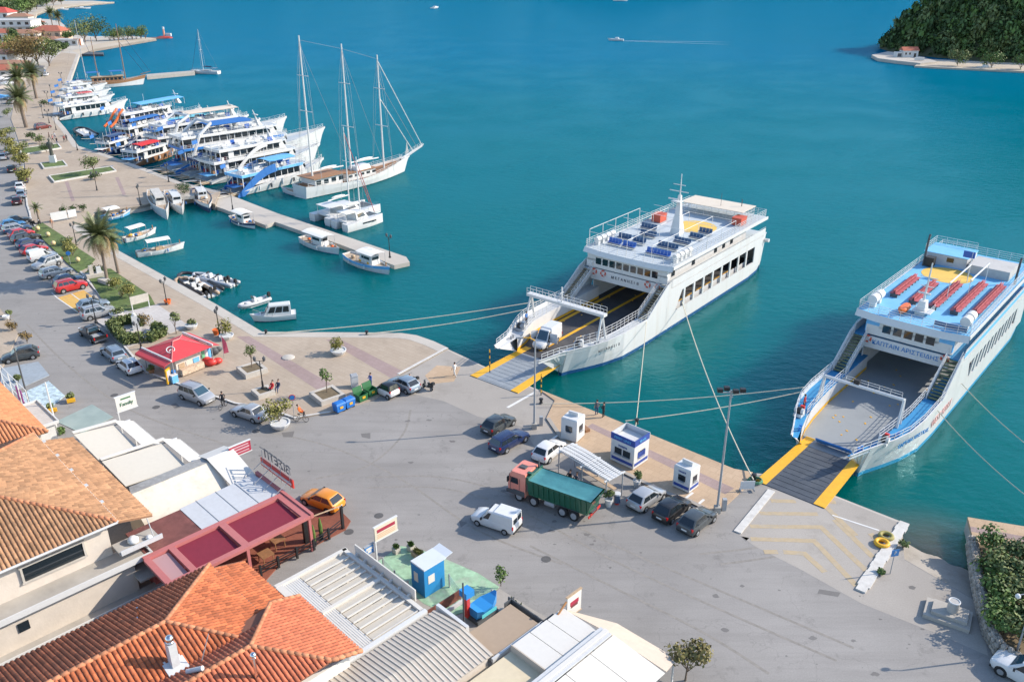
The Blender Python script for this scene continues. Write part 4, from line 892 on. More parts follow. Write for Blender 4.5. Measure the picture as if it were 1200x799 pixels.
    if not F2:
        # tall awning frame over the benches
        aw = MB(); X0, X1, H = SX0-1.3, -36.5, 2.3
        for y in (-hb+.15, -hb*.62, -hb*.1, hb*.45, hb-.15):
            if y in (-hb+.15, ): aw.rail([(X0, y, SD), (X1+4, y, SD)], H, 1, 3.2, .04)
            else: aw.tube((X0, y, SD+H*.82), (X1, y, SD+H*.82), .035, 5); [aw.tube((X0+(X1-X0)*i/4, y, SD), (X0+(X1-X0)*i/4, y, SD+H*.82), .03, 5) for i in range(5)]
        for i in range(5): x = X0+(X1-X0)*i/4; aw.tube((x, -hb+.15, SD+H*.85), (x, hb-.15, SD+H*.82), .03, 5)
        aw.build('awning_frame', white, t)
        def bench(x, y, n, m):
            b = thing_part('bench', t, (x, y, SD)); MB().box((0, 0, .22), (.5, n*.5, .06)).build('bench_frame', grey, b)
            for i in range(n):
                yy = (i-(n-1)/2)*.5; MB().box((0, yy, .42), (.46, .45, .06)).box((-.24, yy, .68), (.07, .45, .5), shear=(-.1, 0)).build('seat', m, b)
        for x, y, n, m in ((-21.8, -3.9, 4, seat_blue), (-21.8, -1.7, 4, seat_blue), (-21.4, 2.9, 7, seat_blue), (-24.4, -4.0, 4, seat_navy), (-24.2, -1.6, 4, seat_navy), (-24.6, 2.5, 6, seat_navy), (-27.6, -2.2, 5, seat_navy), (-27.6, 3.0, 5, seat_navy), (-30.5, -3.8, 5, seat_navy), (-30.8, 3.4, 4, seat_navy), (-33.5, 3.4, 4, seat_navy)): bench(x, y, n, m)
        mx = -31.5
        ms = MB(); ms.box((mx, .2, SD+1.3), (1.5, 1.5, 2.6), top=(.6, .6)); ms.box((mx, .2, SD+4.0), (.8, .8, 3.0), top=(.5, .5)); ms.build('mast_base', white_hull, t)
        MB().tube((mx, .2, SD+5.4), (mx, .2, SD+8.4), .10, 6, .05).tube((mx, -1.4, SD+6.0), (mx, 1.4, SD+6.0), .06).tube((mx, -.9, SD+6.9), (mx, .9, SD+6.9), .05).box((mx+.7, .2, SD+4.8), (1.0, 1.4, .12)).box((mx+.9, -.3, SD+5.1), (.16, 1.5, .14)).build('mast', white, t)
        MB().cyl((-36.2, .6, SD+.002), 3.0, .02, 28).build('deck_circle', helipad, t)
        bx = MB().box((-44.3, 0, SD+1.5), (4.6, hb*1.5, .08)); 
        bx.build('stern_awning', beige_can, t); MB().rail([(-42.1, -hb*.73, SD), (-42.1, hb*.73, SD), (-46.4, hb*.73, SD), (-46.4, -hb*.73, SD)], 1.46, 3, 1.2, .03, True).build('awning_posts', white, t)
        for y, x in ((-4.9, -35.5), (4.9, -41.2)): MB().box((x, y, SD+.55), (1.9, 1.4, 1.0)).box((x, y, SD+1.08), (2.0, 1.5, .1)).build('locker', M('locker_red', (.50,.09,.05), .6, var=.1), t)
        for i in range(4):
            for s in (-1, 1): MB().tube((-20.4-i*1.15, s*(hb-.75), SD+.75), (-21.2-i*1.15, s*(hb-.75), SD+.75), .38, 12).box((-20.8-i*1.15, s*(hb-.75), SD+.25), (.5, .5, .5)).build('life_raft', white, t)
        MB().tube((-43.5, .8, SD+1.5), (-43.5, .8, SD+3.4), .03).tube((-45, 3.4, SD+1.5), (-45, 3.4, SD+2.6), .06).build('aerial', dgrey, t)
        MB().cyl((-47.6, hb*.8, BR-1.2), .35, .3, 10).tube((-47.8, hb*.85, BR-1.0), (-47.8, hb*.85+1.5, BR-.9), .28, 8).build('anchor', white, t)
        text('Μ Ε Γ Α Ν Η Σ Ι  Β', .42, letter_dk, hull, (-5.0, hb*.925+.28, 2.55), (-1, -.0+.215, 0), (0, 0, 1))
    else:
        def rbench(y, x0, x1):
            b = thing_part('bench_row', t, ((x0+x1)/2, y, SD)); n = 7
            for i in range(n):
                x = (x0-x1)*((i+.5)/n-.5)
                for dy, m in ((-.32, -1), (.32, 1)):
                    MB().box((x, dy, .42), ((x0-x1)/n*.94, .42, .05)).build('bench_seat', seat_red, b); MB().box((x, dy-m*.22, .68), ((x0-x1)/n*.94, .05, .3)).build('bench_back', seat_red, b)
            for i in range(n+1): MB().box(((x0-x1)*(i/n-.5), 0, .2), (.06, .8, .4)).build('bench_leg', dgrey, b)
        for y, x0, x1 in ((-4.0, -25, -32.5), (-1.7, -24.2, -32), (.5, -24, -33.5), (2.7, -24, -35.5), (4.5, -25, -36)): rbench(y, x0, x1)
        MB().cyl((-36.6, -1.6, SD+.002), 2.9, .02, 28).build('deck_circle', helipad, t)
        mx = -22.2; ms = MB().box((mx, -.1, SD+.75), (1.5, 1.0, 1.5), top=(.6, .7)).build('mast_base', white_hull, t)
        MB().tube((mx, -.1, SD+1.4), (mx-.4, -.1, SD+5.6), .13, 8, .07).tube((mx-.3, -1.0, SD+4.0), (mx-.3, .8, SD+4.0), .05).tube((mx-.3, -.8, SD+3.0), (mx-.3, .6, SD+3.0), .05).box((mx+.3, -.1, SD+2.4), (.2, 1.3, .14)).build('mast', white, t)
        MB().box((mx+.2, .1, SD+.45), (1.7, 1.9, .1)).rail([(mx+1.0, -.8, SD+.5), (mx+1.0, 1.0, SD+.5), (mx-.6, 1.0, SD+.5)], .6, 2, .6, .02).build('mast_platform', white, t)
        rb = MB(); rb.loft([[(mx+1.0-.0+dx, -1.6+y*w, SD+.55+z) for y, z in ((-1, 0), (-.7, -.3), (.7, -.3), (1, 0), (.6, .22), (-.6, .22))] for dx, w in ((-1.1, .3), (-.7, .52), (.3, .55), (.9, .4), (1.2, .1))]); obj('rescue_boat', autosmooth(rb.mesh('rescue_boat', orange)), t)
        for s in (-1, 1):
            for i in range(2):
                x = -20.7-i*1.5; MB().tube((x-.55, s*(hb-1.0), SD+.95), (x+.55, s*(hb-1.0), SD+.95), .52, 14).box((x, s*(hb-1.0), SD+.25), (.6, .6, .5)).build('life_raft', white, t)
        MB().box((-42.2, -3.0, SD+.7), (4.4, 5.0, 1.4)).build('stern_house', M('stern_house_grey', (.50,.52,.54), .6, var=.05, dirt=.2), t); MB().box((-42.2, -3.0, SD+1.42), (4.6, 5.2, .06)).build('stern_house_roof', deck_lblue, t); MB().box((-39.98, -2.4, SD+.85), (.04, .8, .55)).build('stern_house_window', glass, t)
        MB().rail([(-40, -5.5, SD+1.45), (-44.4, -5.5, SD+1.45), (-44.4, -.6, SD+1.45)], .9, 3, 1.2, .025).build('roof_rail', white, t)
        MB().box((-41.2, 2.2, SD+.55), (4.2, 4.6, 1.1)).build('stern_awning', M('grey_awning', (.46,.45,.43), .8, var=.06, dirt=.2), t)
        for x, y, h in ((-38.4, -5.0, 3.4), (-38.5, 5.3, 2.6)): MB().tube((x, y, SD), (x-.3, y, SD+h), .13, 10).tube((x-.3, y, SD+h), (x-.55, y, SD+h+.5), .13, 10).build('exhaust_pipe', dgrey, t)
        MB().box((-38.6, -4.3, SD+.7), (1.0, 1.0, 1.1)).build('vent_box', trim_m, t)
        MB().box((-19.6, 3.6, SD+.32), (.08, 3.2, .5)).build('front_panel', seat_navy, t)
        for y, x0, x1 in ((.9, -27.5, -35.5), (2.4, -30, -37.5)):
            fp = MB().tube((x0, y, SD), (x0, y, SD+2.2), .04).tube((x1, y, SD), (x1, y, SD+2.2), .04).tube((x0, y, SD+2.2), (x1, y, SD+2.2), .09, 6).build('awning_pole', white, t)
        fl = MB().tube((-37.2, .5, SD), (-37.2, .5, SD+3.2), .03).build('flag_pole', white, t)
        MB().box((-37.4, .1, SD+2.8), (.03, 1.3, .8)).build('flag', M('flag_blue', (.05,.12,.40), .7), fl)
        text('CAPTAIN ARISTIDIS', .62, letter_bl, hull, (-5.6, hb*.935+.22, 2.55), (-1, .20, 0), (0, 0, 1)); text('WEST FERRY', 1.15, letter_rd, hull, (-14.0, hb+.03, 1.75), (-1, 0, 0), (0, 0, 1))
    return t
def thing_part(name, parent, loc):
    o = bpy.data.objects.new(name, None); COL.objects.link(o); o.parent = parent; o.location = loc; return o
f1 = ferry('white car ferry with a dark vehicle deck and a grey sun deck', (3.1, 89.3, WATER), radians(180+51.5), 6.6, 1)
f2 = ferry('white car ferry with light blue sun deck, red benches and blue walkways', (29.8, 68.6, WATER), radians(180+48.9), 5.75, 2)
# van on the first ferry's deck
def ferry_pt(o, x, y, z):
    a = o.rotation_euler.z; return Vector((o.location.x+x*cos(a)-y*sin(a), o.location.y+x*sin(a)+y*cos(a), o.location.z+z))
pv = panel_van('white', (592,626.3), (560,615.5), 'white van with an open door on the dark vehicle deck of the ferry', L=4.6, H=2.2)
q = ferry_pt(f1, -3.6, -1.5, 1.31); pv.location = q; pv.rotation_euler = (0, 0, f1.rotation_euler.z+.1)
MB().box((.55, 1.25, 1.2), (.05, .95, 1.2), .1).build('open_door', PA['white'], pv)
MB().box((.9, -1.2, 1.2), (.9, .05, 1.2), -.6).build('open_door', PA['white'], pv)
# mooring lines
def rope(p, q, drop, label, r=.045, m=None): return tag(MB().path(sag(p, q, drop), r, 5).build('mooring_rope', m or rope_m), label, 'rope', 'mooring ropes')
rope(g3(312,391,.3), ferry_pt(f1, -10, -6.55, 3.7), .5, 'long mooring rope from the promenade corner to the bow of the dark-decked ferry', .06)
rope(g3(430,391,.3), ferry_pt(f1, -8, -6.5, 3.4), .4, 'shorter mooring rope from the promenade edge to the bow of the dark-decked ferry', .06)
rope(g3(745,500,.3), ferry_pt(f1, -13, 6.6, 3.2), .5, 'mooring rope from the dark-decked ferry down to the quay behind the large booth')
rope(g3(883,562,.5), ferry_pt(f1, -22, 6.62, 3.0), 1.2, 'mooring rope from the flank of the dark-decked ferry down to the rope pile', .06)
rope(g3(636,473,.4), ferry_pt(f2, -7, -5.6, 3.6), .5, 'slack mooring rope from the blue-decked ferry to the quay near two people')
rope(g3(733,493,.4), ferry_pt(f2, -6, -5.5, 3.5), .3, 'mooring rope from the bow of the blue-decked ferry to the large ticket booth quay', .05)
rope(ferry_pt(f2, -12, 5.78, 2.9), g3(1290,640,.4), 1.0, 'mooring rope from the near side of the blue-decked ferry to the right-hand quay')
rope(ferry_pt(f2, -20, 5.78, 2.8), g3(1330,600,WATER), 1.2, 'mooring rope running off the right edge from the stern half of the blue-decked ferry')
# ------------------------------------------------------------------ boats (bow towards +x, z = 0 at the waterline)
def boat_spot(stern, bow, z=WATER):
    a, b = Vector(g(*stern, z)), Vector(g(*bow, z)); c = (a+b)/2; d = b-a; return (c.x, c.y, z), atan2(d.y, d.x), d.length
def beam_at(t, tr=.75, full=.45, sharp=1.6):
    if t < full: return tr+(1-tr)*sin(pi/2*t/full)
    return max(.0, 1-((t-full)/(1-full))**sharp*1.0)
def hull_rings(L, B, fb, bow_rise, stern_rise, tr, rake, n=14, sharp=1.9, full=.42):
    out = []
    for i in range(n+1):
        t = i/n; b = max(.02, beam_at(t, tr, full, sharp))*B/2; s = (t-.45); zs = fb+(bow_rise*max(0, s/.55)**2)+(stern_rise*max(0, -s/.45)**2); x = (t-.5)*L
        rk = rake*max(0, (t-.75)/.25)**1.5
        out.append((x, b, zs, rk))
    return out
def hull_parts(t, L, B, fb, bow=.6, stern=.2, tr=.75, rake=.5, mat=white_hull, stripe=None, deckm=woodl, deck=-.18, sharp=1.9, boot=None, full=.42):
    R = hull_rings(L, B, fb, bow, stern, tr, rake, sharp=sharp, full=full); mb = MB(); st = MB(); bt = MB(); n = len(R)
    def sec(r, k): x, b, zs, rk = r; return [(x-rk*.2, 0, -.5), (x-rk*.15, b*.62, -.35), (x, b*.86, 0.12), (x+rk*.5, b*.96, zs*.6), (x+rk, b, zs)]
    for a, b in zip(R, R[1:]):
        A, C = sec(a, 0), sec(b, 0)
        for k in range(4):
            for s in (1, -1):
                q = [(p[0], p[1]*s, p[2]) for p in (A[k], C[k], C[k+1], A[k+1])]
                if s > 0: q.reverse()
                (bt if (boot and k < 2) else st if (stripe and k == 3) else mb).face(q)
    A = sec(R[0], 0); full_t = [(p[0], p[1], p[2]) for p in A]+[(p[0], -p[1], p[2]) for p in reversed(A[1:])]; mb.face(full_t)
    # bulwark inside and deck
    for a, b in zip(R, R[1:]):
        A, C = sec(a, 0)[4], sec(b, 0)[4]; za, zb = A[2]+deck, C[2]+deck
        for s in (1, -1):
            ia, ib = (A[0]-.04, s*max(.0, A[1]-.09)), (C[0]-.04, s*max(.0, C[1]-.09))
            q = [(A[0], s*A[1], A[2]), (C[0], s*C[1], C[2]), (ib[0], ib[1], C[2]), (ia[0], ia[1], A[2])]; q2 = [(ia[0], ia[1], A[2]), (ib[0], ib[1], C[2]), (ib[0], ib[1], zb), (ia[0], ia[1], za)]
            if s > 0: q.reverse(); q2.reverse()
            mb.face(q); mb.face(q2)
    h = obj('hull', autosmooth(mb.mesh('hull', mat), 50), t)
    if stripe: st.build('sheer_stripe', stripe, h, smooth=True)
    if boot: bt.build('boot_stripe', boot, h, smooth=True)
    d = MB(); up = [(r[0]+r[3]-.04, max(0, r[1]-.09), r[2]+deck) for r in R]
    for a, b in zip(up, up[1:]): d.face([(a[0], -a[1], a[2]), (b[0], -b[1], b[2]), (b[0], b[1], b[2]), (a[0], a[1], a[2])])
    d.build('deck', deckm, t); return h
def caique(stern, bow, label, hullm=white_hull, stripe=None, canopy=None, cabin=None, wide=None, extra=0, group='small harbour boats', boot=None, seed=1):
    loc, rz, L = boat_spot(stern, bow); B = wide or L*.34; rnd = random.Random(seed)
    t = thing('fishing_boat', label, 'boat', loc, rz, group); hull_parts(t, L, B, L*.085+.12, .36, .18, .55, .35, hullm, stripe, M('boat_deck_tan', (.42,.33,.24), .8, var=.2, scale=3), -.25, boot=boot)
    fb = L*.085+.12
    if cabin:
        cx, cl, cm = cabin; c = MB().box((cx*L, 0, fb+.55), (cl*L, B*.52, 1.5), top=(.9, .9)).build('cabin', cm, t)
        for s in (-1, 1): MB().box((cx*L, s*B*.252, fb+.85), (cl*L*.6, .05, .4)).build('cabin_window', glass, c)
        MB().box((cx*L+cl*L*.48, 0, fb+.9), (.06, B*.38, .42)).build('windscreen', glass, c)
    if canopy:
        x0, x1, m, h = canopy; cp = MB(); n = 6; top = []
        for i in range(n+1):
            x = L*(x0+(x1-x0)*i/n)
            for j in range(5): y = (j/4-.5)*B*.86; top.append((x, y, fb+h+.22*(1-(2*(j/4-.5))**2)))
        cp.raw(top, [(i*5+j, (i+1)*5+j, (i+1)*5+j+1, i*5+j+1) for i in range(n) for j in range(4)]); cp.raw([(p[0], p[1], p[2]-.04) for p in top], [(i*5+j+1, (i+1)*5+j+1, (i+1)*5+j, i*5+j) for i in range(n) for j in range(4)])
        c = cp.build('canopy', m, t, smooth=True)
        for i in (0, .5, 1):
            for s in (-1, 1): x = L*(x0+(x1-x0)*i); MB().tube((x, s*B*.40, fb-.2), (x, s*B*.40, fb+h), .03, 5).build('canopy_post', grey, c)
    MB().box((-.02*L, 0, fb+.05), (L*.16, B*.3, .5), top=(.9, .8)).build('engine_box', woodl, t)
    MB().box((.44*L, 0, fb+.5), (.12, .12, .7)).build('bow_post', wood, t)
    MB().box((-.5*L-.06, 0, .1), (.08, .1, 1.3), ry=-.15).build('rudder', wood, t)
    for i in range(4+extra):
        x = (rnd.random()-.5)*L*.7; y = (rnd.random()-.5)*B*.5
        MB().ball((x, y, fb+.1), .2+.15*rnd.random(), 7, (1.2, 1, .7)).build('fishing_net', rnd.choice([orange, woodl, canvas_blue, yellow, white]), t, smooth=True)
    for s in (-1, 1):
        for x in (-.25, .12): MB().tube((x*L, s*(B*.5+.05), fb*.4), (x*L, s*(B*.5+.05), fb*.4+.5), .1, 7).build('fender', rnd.choice([white, canvas_blue, white]), t)
    return t
cvs_w = M('white_canvas', (.76,.74,.69), .8, var=.05, dirt=.1); cvs_g = M('grey_cover', (.50,.48,.44), .85, var=.2, scale=2, bump=.6, bscale=3)
caique((118,259), (152,251), 'light blue fishing caique with nets and orange buoys at the plaza corner', lblue, white, (-.35, .1, cvs_w, 1.3), None, 3.0, 5, seed=2)
b = caique((180,232), (196,258), 'white boat under a grey crumpled cover, moored at the plaza beside the orange-topped boat', white_hull, None, None, (-.05, .45, cvs_g), 3.4, 0, seed=3)
loc_b = b
mbc = MB(); L = 7.5
for i in range(11):
    for j in range(7): x = (i/10-.5)*5.2; y = (j/6-.5)*2.5*(1-.25*abs(i/5-1)); mbc.v.append((x, y, 1.1+.9*(1-(2*j/6-1)**2)*(1-.3*(i/5-1)**2)+.12*mnoise.noise(Vector((x*1.5, y*1.5, 3)))))
mbc.f = [(i*7+j, (i+1)*7+j, (i+1)*7+j+1, i*7+j+1) for i in range(10) for j in range(6)]; mbc.m = [0]*len(mbc.f); mbc.build('boat_cover', cvs_g, b, smooth=True)
caique((199,231), (214,252), 'white cabin boat with an orange dinghy on its roof at the plaza edge', white_hull, None, None, (.05, .38, white), 3.2, 1, seed=4)
b = caique((232,229), (246,250), 'dark navy fishing boat with orange net and white bridge at the pier root', navy, white, None, (-.1, .3, white), 3.4, 4, seed=5)
MB().tube((0, 0, 1), (0, 0, 4.6), .06).tube((0, 0, 4.2), (2.4, 0, 2.4), .04).build('mast', white, b)
caique((273,258), (299,269), 'white caique with a dark blue hull band near the pier root', white_hull, navy, (-.25, .22, cvs_w, 1.55), (.02, .34, white), 2.8, 2, boot=navy, seed=6)
caique((355,284), (397,299), 'white caique with a flat white roof halfway along the pier', white_hull, None, (-.32, .25, cvs_w, 1.6), (0, .3, white), 2.9, 3, boot=boot_blue, seed=7)
caique((407,304), (456,322), 'large white caique with a pale blue stripe at the pier end', white_hull, lblue, (-.1, .27, cvs_w, 1.65), (.06, .3, white), 3.2, 4, seed=8)
caique((146,284), (182,273), 'white open boat with a pale sun canopy, farther of the two beside the palm', white_hull, None, (-.38, .12, cvs_w, 1.5), None, 2.3, 1, seed=9)
caique((161,301), (215,291), 'long white open boat with a pale sun canopy, nearer of the two beside the palm', white_hull, None, (-.28, .22, cvs_w, 1.5), None, 2.3, 1, seed=10)
# ribs
rib_g = M('rib_tube_grey', (.46,.47,.48), .5, var=.05); rib_b = M('rib_tube_black', (.03,.03,.035), .5); rib_t = M('rib_tube_tan', (.38,.27,.18), .6)
def rib(stern, bow, label, tm, engines=1, seat=True):
    loc, rz, L = boat_spot(stern, bow); B = L*.36; t = thing('inflatable_boat', label, 'boat', loc, rz, 'inflatable boats'); r = .26
    pts = []
    for i in range(17):
        u = i/16; x = -L/2+L*min(1, 2*min(u, 1-u)*1.12) if True else 0; s = 1 if u < .5 else -1; e = min(u, 1-u)*2; y = s*(B/2-r)*(1 if e < .62 else cos((e-.62)/.38*pi/2)); pts.append((-L/2+L*(e if e < .62 else .62+.38*sin((e-.62)/.38*pi/2)), y, .42+.25*max(0, e-.5)))
    MB().hose(pts, r, 8).build('tube', tm, t, smooth=True)
    MB().prism([(-L/2+.2, -B/2+r), (L*.2, -B/2+r), (L*.44, 0), (L*.2, B/2-r), (-L/2+.2, B/2-r)], -.3, .28).build('hull', white, t)
    if seat:
        MB().box((-.02*L, 0, .75), (.5, .7, .9), top=(.6, .8)).build('console', white, t); MB().box((.05*L, 0, 1.25), (.05, .6, .35), ry=-.4).build('windscreen', glass, t)
        for x in (-.16, .2): MB().box((x*L, 0, .5), (.6, .9, .4)).build('seat', cvs_w, t)
    for e in range(engines):
        y = (e-(engines-1)/2)*.6; en = MB().box((-L/2-.1, y, .95), (.42, .36, .55), top=(.8, .8)).build('outboard_engine', black, t); MB().box((-L/2-.15, y, .3), (.16, .14, .9)).build('engine_leg', black, en)
    return t
rib((315,352), (281,363), 'grey white inflatable boat with a black outboard, alone beside the small cruiser', rib_g)
rib((250,345), (214,324), 'black inflatable boat with twin engines tied to the promenade wall', rib_b, 2)
rib((245,350), (210,330), 'tan tubed inflatable boat nearest the promenade wall', rib_t, 2)
rib((266,333), (228,325), 'white grey inflatable boat outermost of the cluster at the promenade wall', rib_g, 2)
rib((276,336), (240,328), 'pale inflatable boat with raised outboards at the outer end of the cluster', rib_g, 1)
rib((106,160), (92,152), 'grey workboat with a small wheelhouse at the far quay', rib_b, 1)
def cruiser(stern, bow, label):
    loc, rz, L = boat_spot(stern, bow); B = L*.36; t = thing('motor_cruiser', label, 'boat', loc, rz)
    hull_parts(t, L, B, .8, .35, .05, .92, .5, white_hull, None, white, -.05, sharp=2.4, boot=navy)
    c = MB(); zb, zt = .75, 2.15; x0, x1 = -.40*L, .18*L
    Bq = [(x0, -B*.40, zb), (x1+.5, -B*.36, zb), (x1+.5, B*.36, zb), (x0, B*.40, zb)]; T = [(x0+.05, -B*.33, zt), (x1-.35, -B*.30, zt), (x1-.35, B*.30, zt), (x0+.05, B*.33, zt)]
    cab = c.loft([Bq, T, [(p[0]*.97, p[1]*.9, zt+.08) for p in T]]).build('cabin', white, t)
    for q, a in (([Bq[1], Bq[2], T[2], T[1]], [(.05, .47), (.53, .95)]), ([Bq[0], Bq[1], T[1], T[0]], [(.08, .32), (.36, .62), (.66, .9)]), ([Bq[2], Bq[3], T[3], T[2]], [(.1, .34), (.38, .64), (.68, .92)])):
        for s0, s1 in a: MB().face(inset_quad(q, s0, s1, .35, .9, .02, qn(q))).build('window', glass, cab)
    fd = MB().box((.27*L, 0, .98), (.2*L, B*.5, .3), top=(.8, .8)).build('foredeck_hatch', white, t); MB().box((.27*L, 0, 1.14), (.1*L, B*.3, .03)).build('hatch_glass', glass, fd)
    MB().rail([(.05*L, B*.47, .85), (.3*L, B*.36, 1.0), (.5*L, .05, 1.25), (.3*L, -B*.36, 1.0), (.05*L, -B*.47, .85)], .5, 1, .9, .02).build('bow_rail', chrome, t); return t
cruiser((347,372), (298,377), 'small white motor cruiser with a hard top cabin near the promenade corner')

# ---- large excursion boats
ex_tan = M('deck_awning_tan', (.60,.52,.43), .8, var=.05, dirt=.2, dcol=(.45,.38,.3)); dk_red = M('dark_red_cloth', (.30,.03,.04), .8); lt_cyan = M('cyan_glass', (.15,.50,.58), .3)
def excursion(stern, bow, label, B=8.0, fb=2.2, decks=((-.42,.30,2.3),(-.34,.20,2.2)), swoosh=None, canopy=None, mast=(.0,), side=None, slide=None, arch=None, bow_rise=1.6, name='excursion_boat', hullm=white_hull, rails=True, trim=None):
    loc, rz, L = boat_spot(stern, bow); t = thing(name, label, 'boat', loc, rz, 'excursion boats moored stern-to')
    hull_parts(t, L, B, fb, bow_rise, -(fb-.75), .86, 2.2, hullm, None, deck_pale, -.5, sharp=2.3, boot=side or boot_blue, full=.5)
    z = fb-.35; bw = B*.84
    for k, (x0, x1, h) in enumerate(decks):
        X0, X1 = x0*L, x1*L; w = bw*(1-.10*k)
        # each level: cabin block, window band widened into dark strips that paint in shaded openings, overhanging floor above
        cb = MB().loft([[(X0+1.2, -w*.42, z), (X1-.3, -w*.42, z), (X1+.6, -w*.2, z), (X1+.6, w*.2, z), (X1-.3, w*.42, z), (X0+1.2, w*.42, z)], [(X0+1.2, -w*.41, z+h-.12), (X1-1.2, -w*.41, z+h-.12), (X1-.5, -w*.2, z+h-.12), (X1-.5, w*.2, z+h-.12), (X1-1.2, w*.41, z+h-.12), (X0+1.2, w*.41, z+h-.12)]]).build('cabin', white_hull, t)
        nwin = max(4, int((X1-X0)/2.1)); 
        for i in range(nwin):
            x = X0+2.4+(X1-X0-4.4)*(i+.5)/nwin
            for s in (-1, 1): MB().box((x, s*w*.418, z+h*.56), ((X1-X0-4.4)/nwin*.86, .06, h*.5)).build('cabin_window', glass, cb)
        MB().box((X0+1.17, 0, z+h*.48), (.06, w*.78, h*.86)).build('aft_shaded_doorway', dgrey, cb)  # dark sheet paints in the shaded interior behind the aft doorway
        for s in (-1, -.33, .33, 1): MB().box((X0-.9, s*w*.46, z+h*.5-.1), (.14, .14, h)).build('aft_post', white, cb)
        for j in range(6): MB().box((X0+(j % 3)*.75-.6, (j//3-.5)*w*.45, z+.35), (.5, .9, .7)).build('aft_bench', (wood, seat_blue, white, dk_red, woodl, lgrey)[(j+k) % 6], cb)
        for j in range(5): MB().box((X0-1.3-.22*j, w*.28, z-.15-.34*j), (.26, 1.0, .08)).build('aft_step', lgrey, cb)
        for s in (-.5, .5): MB().box((X1+.15, s*w*.28, z+h*.6), (.3, w*.2, h*.34), ry=-.35).build('front_window', glass, cb)
        fl = MB().prism([(X0-1.2, -w*.5), (X1-1.5, -w*.5), (X1+.4, -w*.28), (X1+.7, 0), (X1+.4, w*.28), (X1-1.5, w*.5), (X0-1.2, w*.5)], z+h-.14, z+h).build('upper_deck', deck_pale, t)
        fa = MB()
        for s in (-1, 1): fa.box(((X0+X1-2.7)/2, s*w*.5, z+h+.05), (X1-X0-.3, .1, .52))
        fa.box((X0-1.2, 0, z+h+.05), (.1, w, .52)); fa.build('deck_edge', (trim if trim and k == 0 else white_hull), fl)
        if rails: MB().rail([(X1+.4, -w*.27, z+h), (X1-1.5, -w*.49, z+h), (X0-1.1, -w*.49, z+h), (X0-1.1, w*.49, z+h), (X1-1.5, w*.49, z+h), (X1+.4, w*.27, z+h)], 1.0, 3, 1.5, .03, True).build('deck_rail', white, fl)
        z += h
    rnd = random.Random(int(L*10))
    xe0, xe1 = decks[-1][0]*L, decks[-1][1]*L
    for i in range(14):
        x = xe0+.5+(xe1-xe0-3.5)*rnd.random(); y = (rnd.random()-.5)*bw*.62
        MB().box((x, y, z+.42), (1.2, .5, .08)).box((x-.0, y+.25, z+.7), (1.2, .06, .5)).box((x, y, z+.2), (1.0, .3, .4)).build('deck_bench', rnd.choice([white, white, seat_blue, lgrey]), t)
    if canopy:
        c0, c1, m, h = canopy; c = MB(); n = 10
        top = [((c0+(c1-c0)*i/n)*L, (j/4-.5)*bw*.8, z+h+.25*(1-(j/2-1)**2)) for i in range(n+1) for j in range(5)]
        c.raw(top, [(i*5+j, (i+1)*5+j, (i+1)*5+j+1, i*5+j+1) for i in range(n) for j in range(4)]); c.raw([(p[0], p[1], p[2]-.06) for p in top], [(i*5+j+1, (i+1)*5+j+1, (i+1)*5+j, i*5+j) for i in range(n) for j in range(4)])
        cn = c.build('canopy', m, t, smooth=True); 
        for i in range(5):
            for s in (-1, 1): x = (c0+(c1-c0)*i/4)*L; MB().tube((x, s*bw*.39, z), (x, s*bw*.39, z+h), .05, 5).build('canopy_post', white, cn)
    for m_ in mast:
        x = m_*L; ms = MB().box((x, 0, z+.7), (1.0, 1.4, 1.4), top=(.5, .5), shear=(-.5, 0)).tube((x-.5, 0, z+1.2), (x-1.3, 0, z+3.6), .18, 6, .08).tube((x-1.0, -.9, z+2.6), (x-1.0, .9, z+2.6), .06).build('radar_mast', white, t)
        MB().box((x-.6, 0, z+2.5), (.3, 1.6, .16)).build('radar', white, ms); MB().ball((x+.6, .9, z+1.2), .32, 8).build('satellite_dome', white, t)
    if swoosh:
        # broad curved side arch rising from the hull to the upper deck
        m, x0, x1, z0, z1, th = swoosh
        for s in (-1, 1):
            sw = MB(); n = 14; P = []
            for i in range(n+1):
                u = i/n; x = (x0+(x1-x0)*u)*L; zz = z0+(z1-z0)*sin(u*pi/2); P.append((x, zz))
            for a, b in zip(P, P[1:]):
                y = s*(bw*.5+.13); q = [(a[0], y, a[1]-th), (b[0], y, b[1]-th), (b[0], y, b[1]), (a[0], y, a[1])]
                sw.face(q if s < 0 else q[::-1]); q = [(p[0], p[1]-s*.12, p[2]) for p in q]; sw.face(q[::-1] if s < 0 else q); sw.face([(a[0], y, a[1]), (b[0], y, b[1]), (b[0], y-s*.12, b[1]), (a[0], y-s*.12, a[1])])
            sw.build('side_arch', m, t)
    if arch:
        m, xa, za = arch
        ar = MB()
        for s in (-1, 1): ar.hose([(xa*L-3.5, s*bw*.5, fb), (xa*L-1, s*bw*.48, z+.4), (xa*L+2, s*bw*.45, z+za)], .35, 6)
        ar.tube((xa*L+2, -bw*.45, z+za), (xa*L+2, bw*.45, z+za), .3, 6); ar.build('roof_arch', m, t)
    if slide:
        for y in (-1.2, 1.0): MB().hose([(-.36*L, y, z+1.2), (-.40*L, y, z+.3), (-.46*L, y, z-1.6), (-.52*L, y, z-2.6)], .32, 7).build('water_slide', slide, t)
    for i in range(3): MB().tube((-.44*L+i*.2*L, (i-1)*bw*.3, z), (-.44*L+i*.2*L, (i-1)*bw*.3, z+2.6+i*.5), .035, 4).build('aerial', white, t)
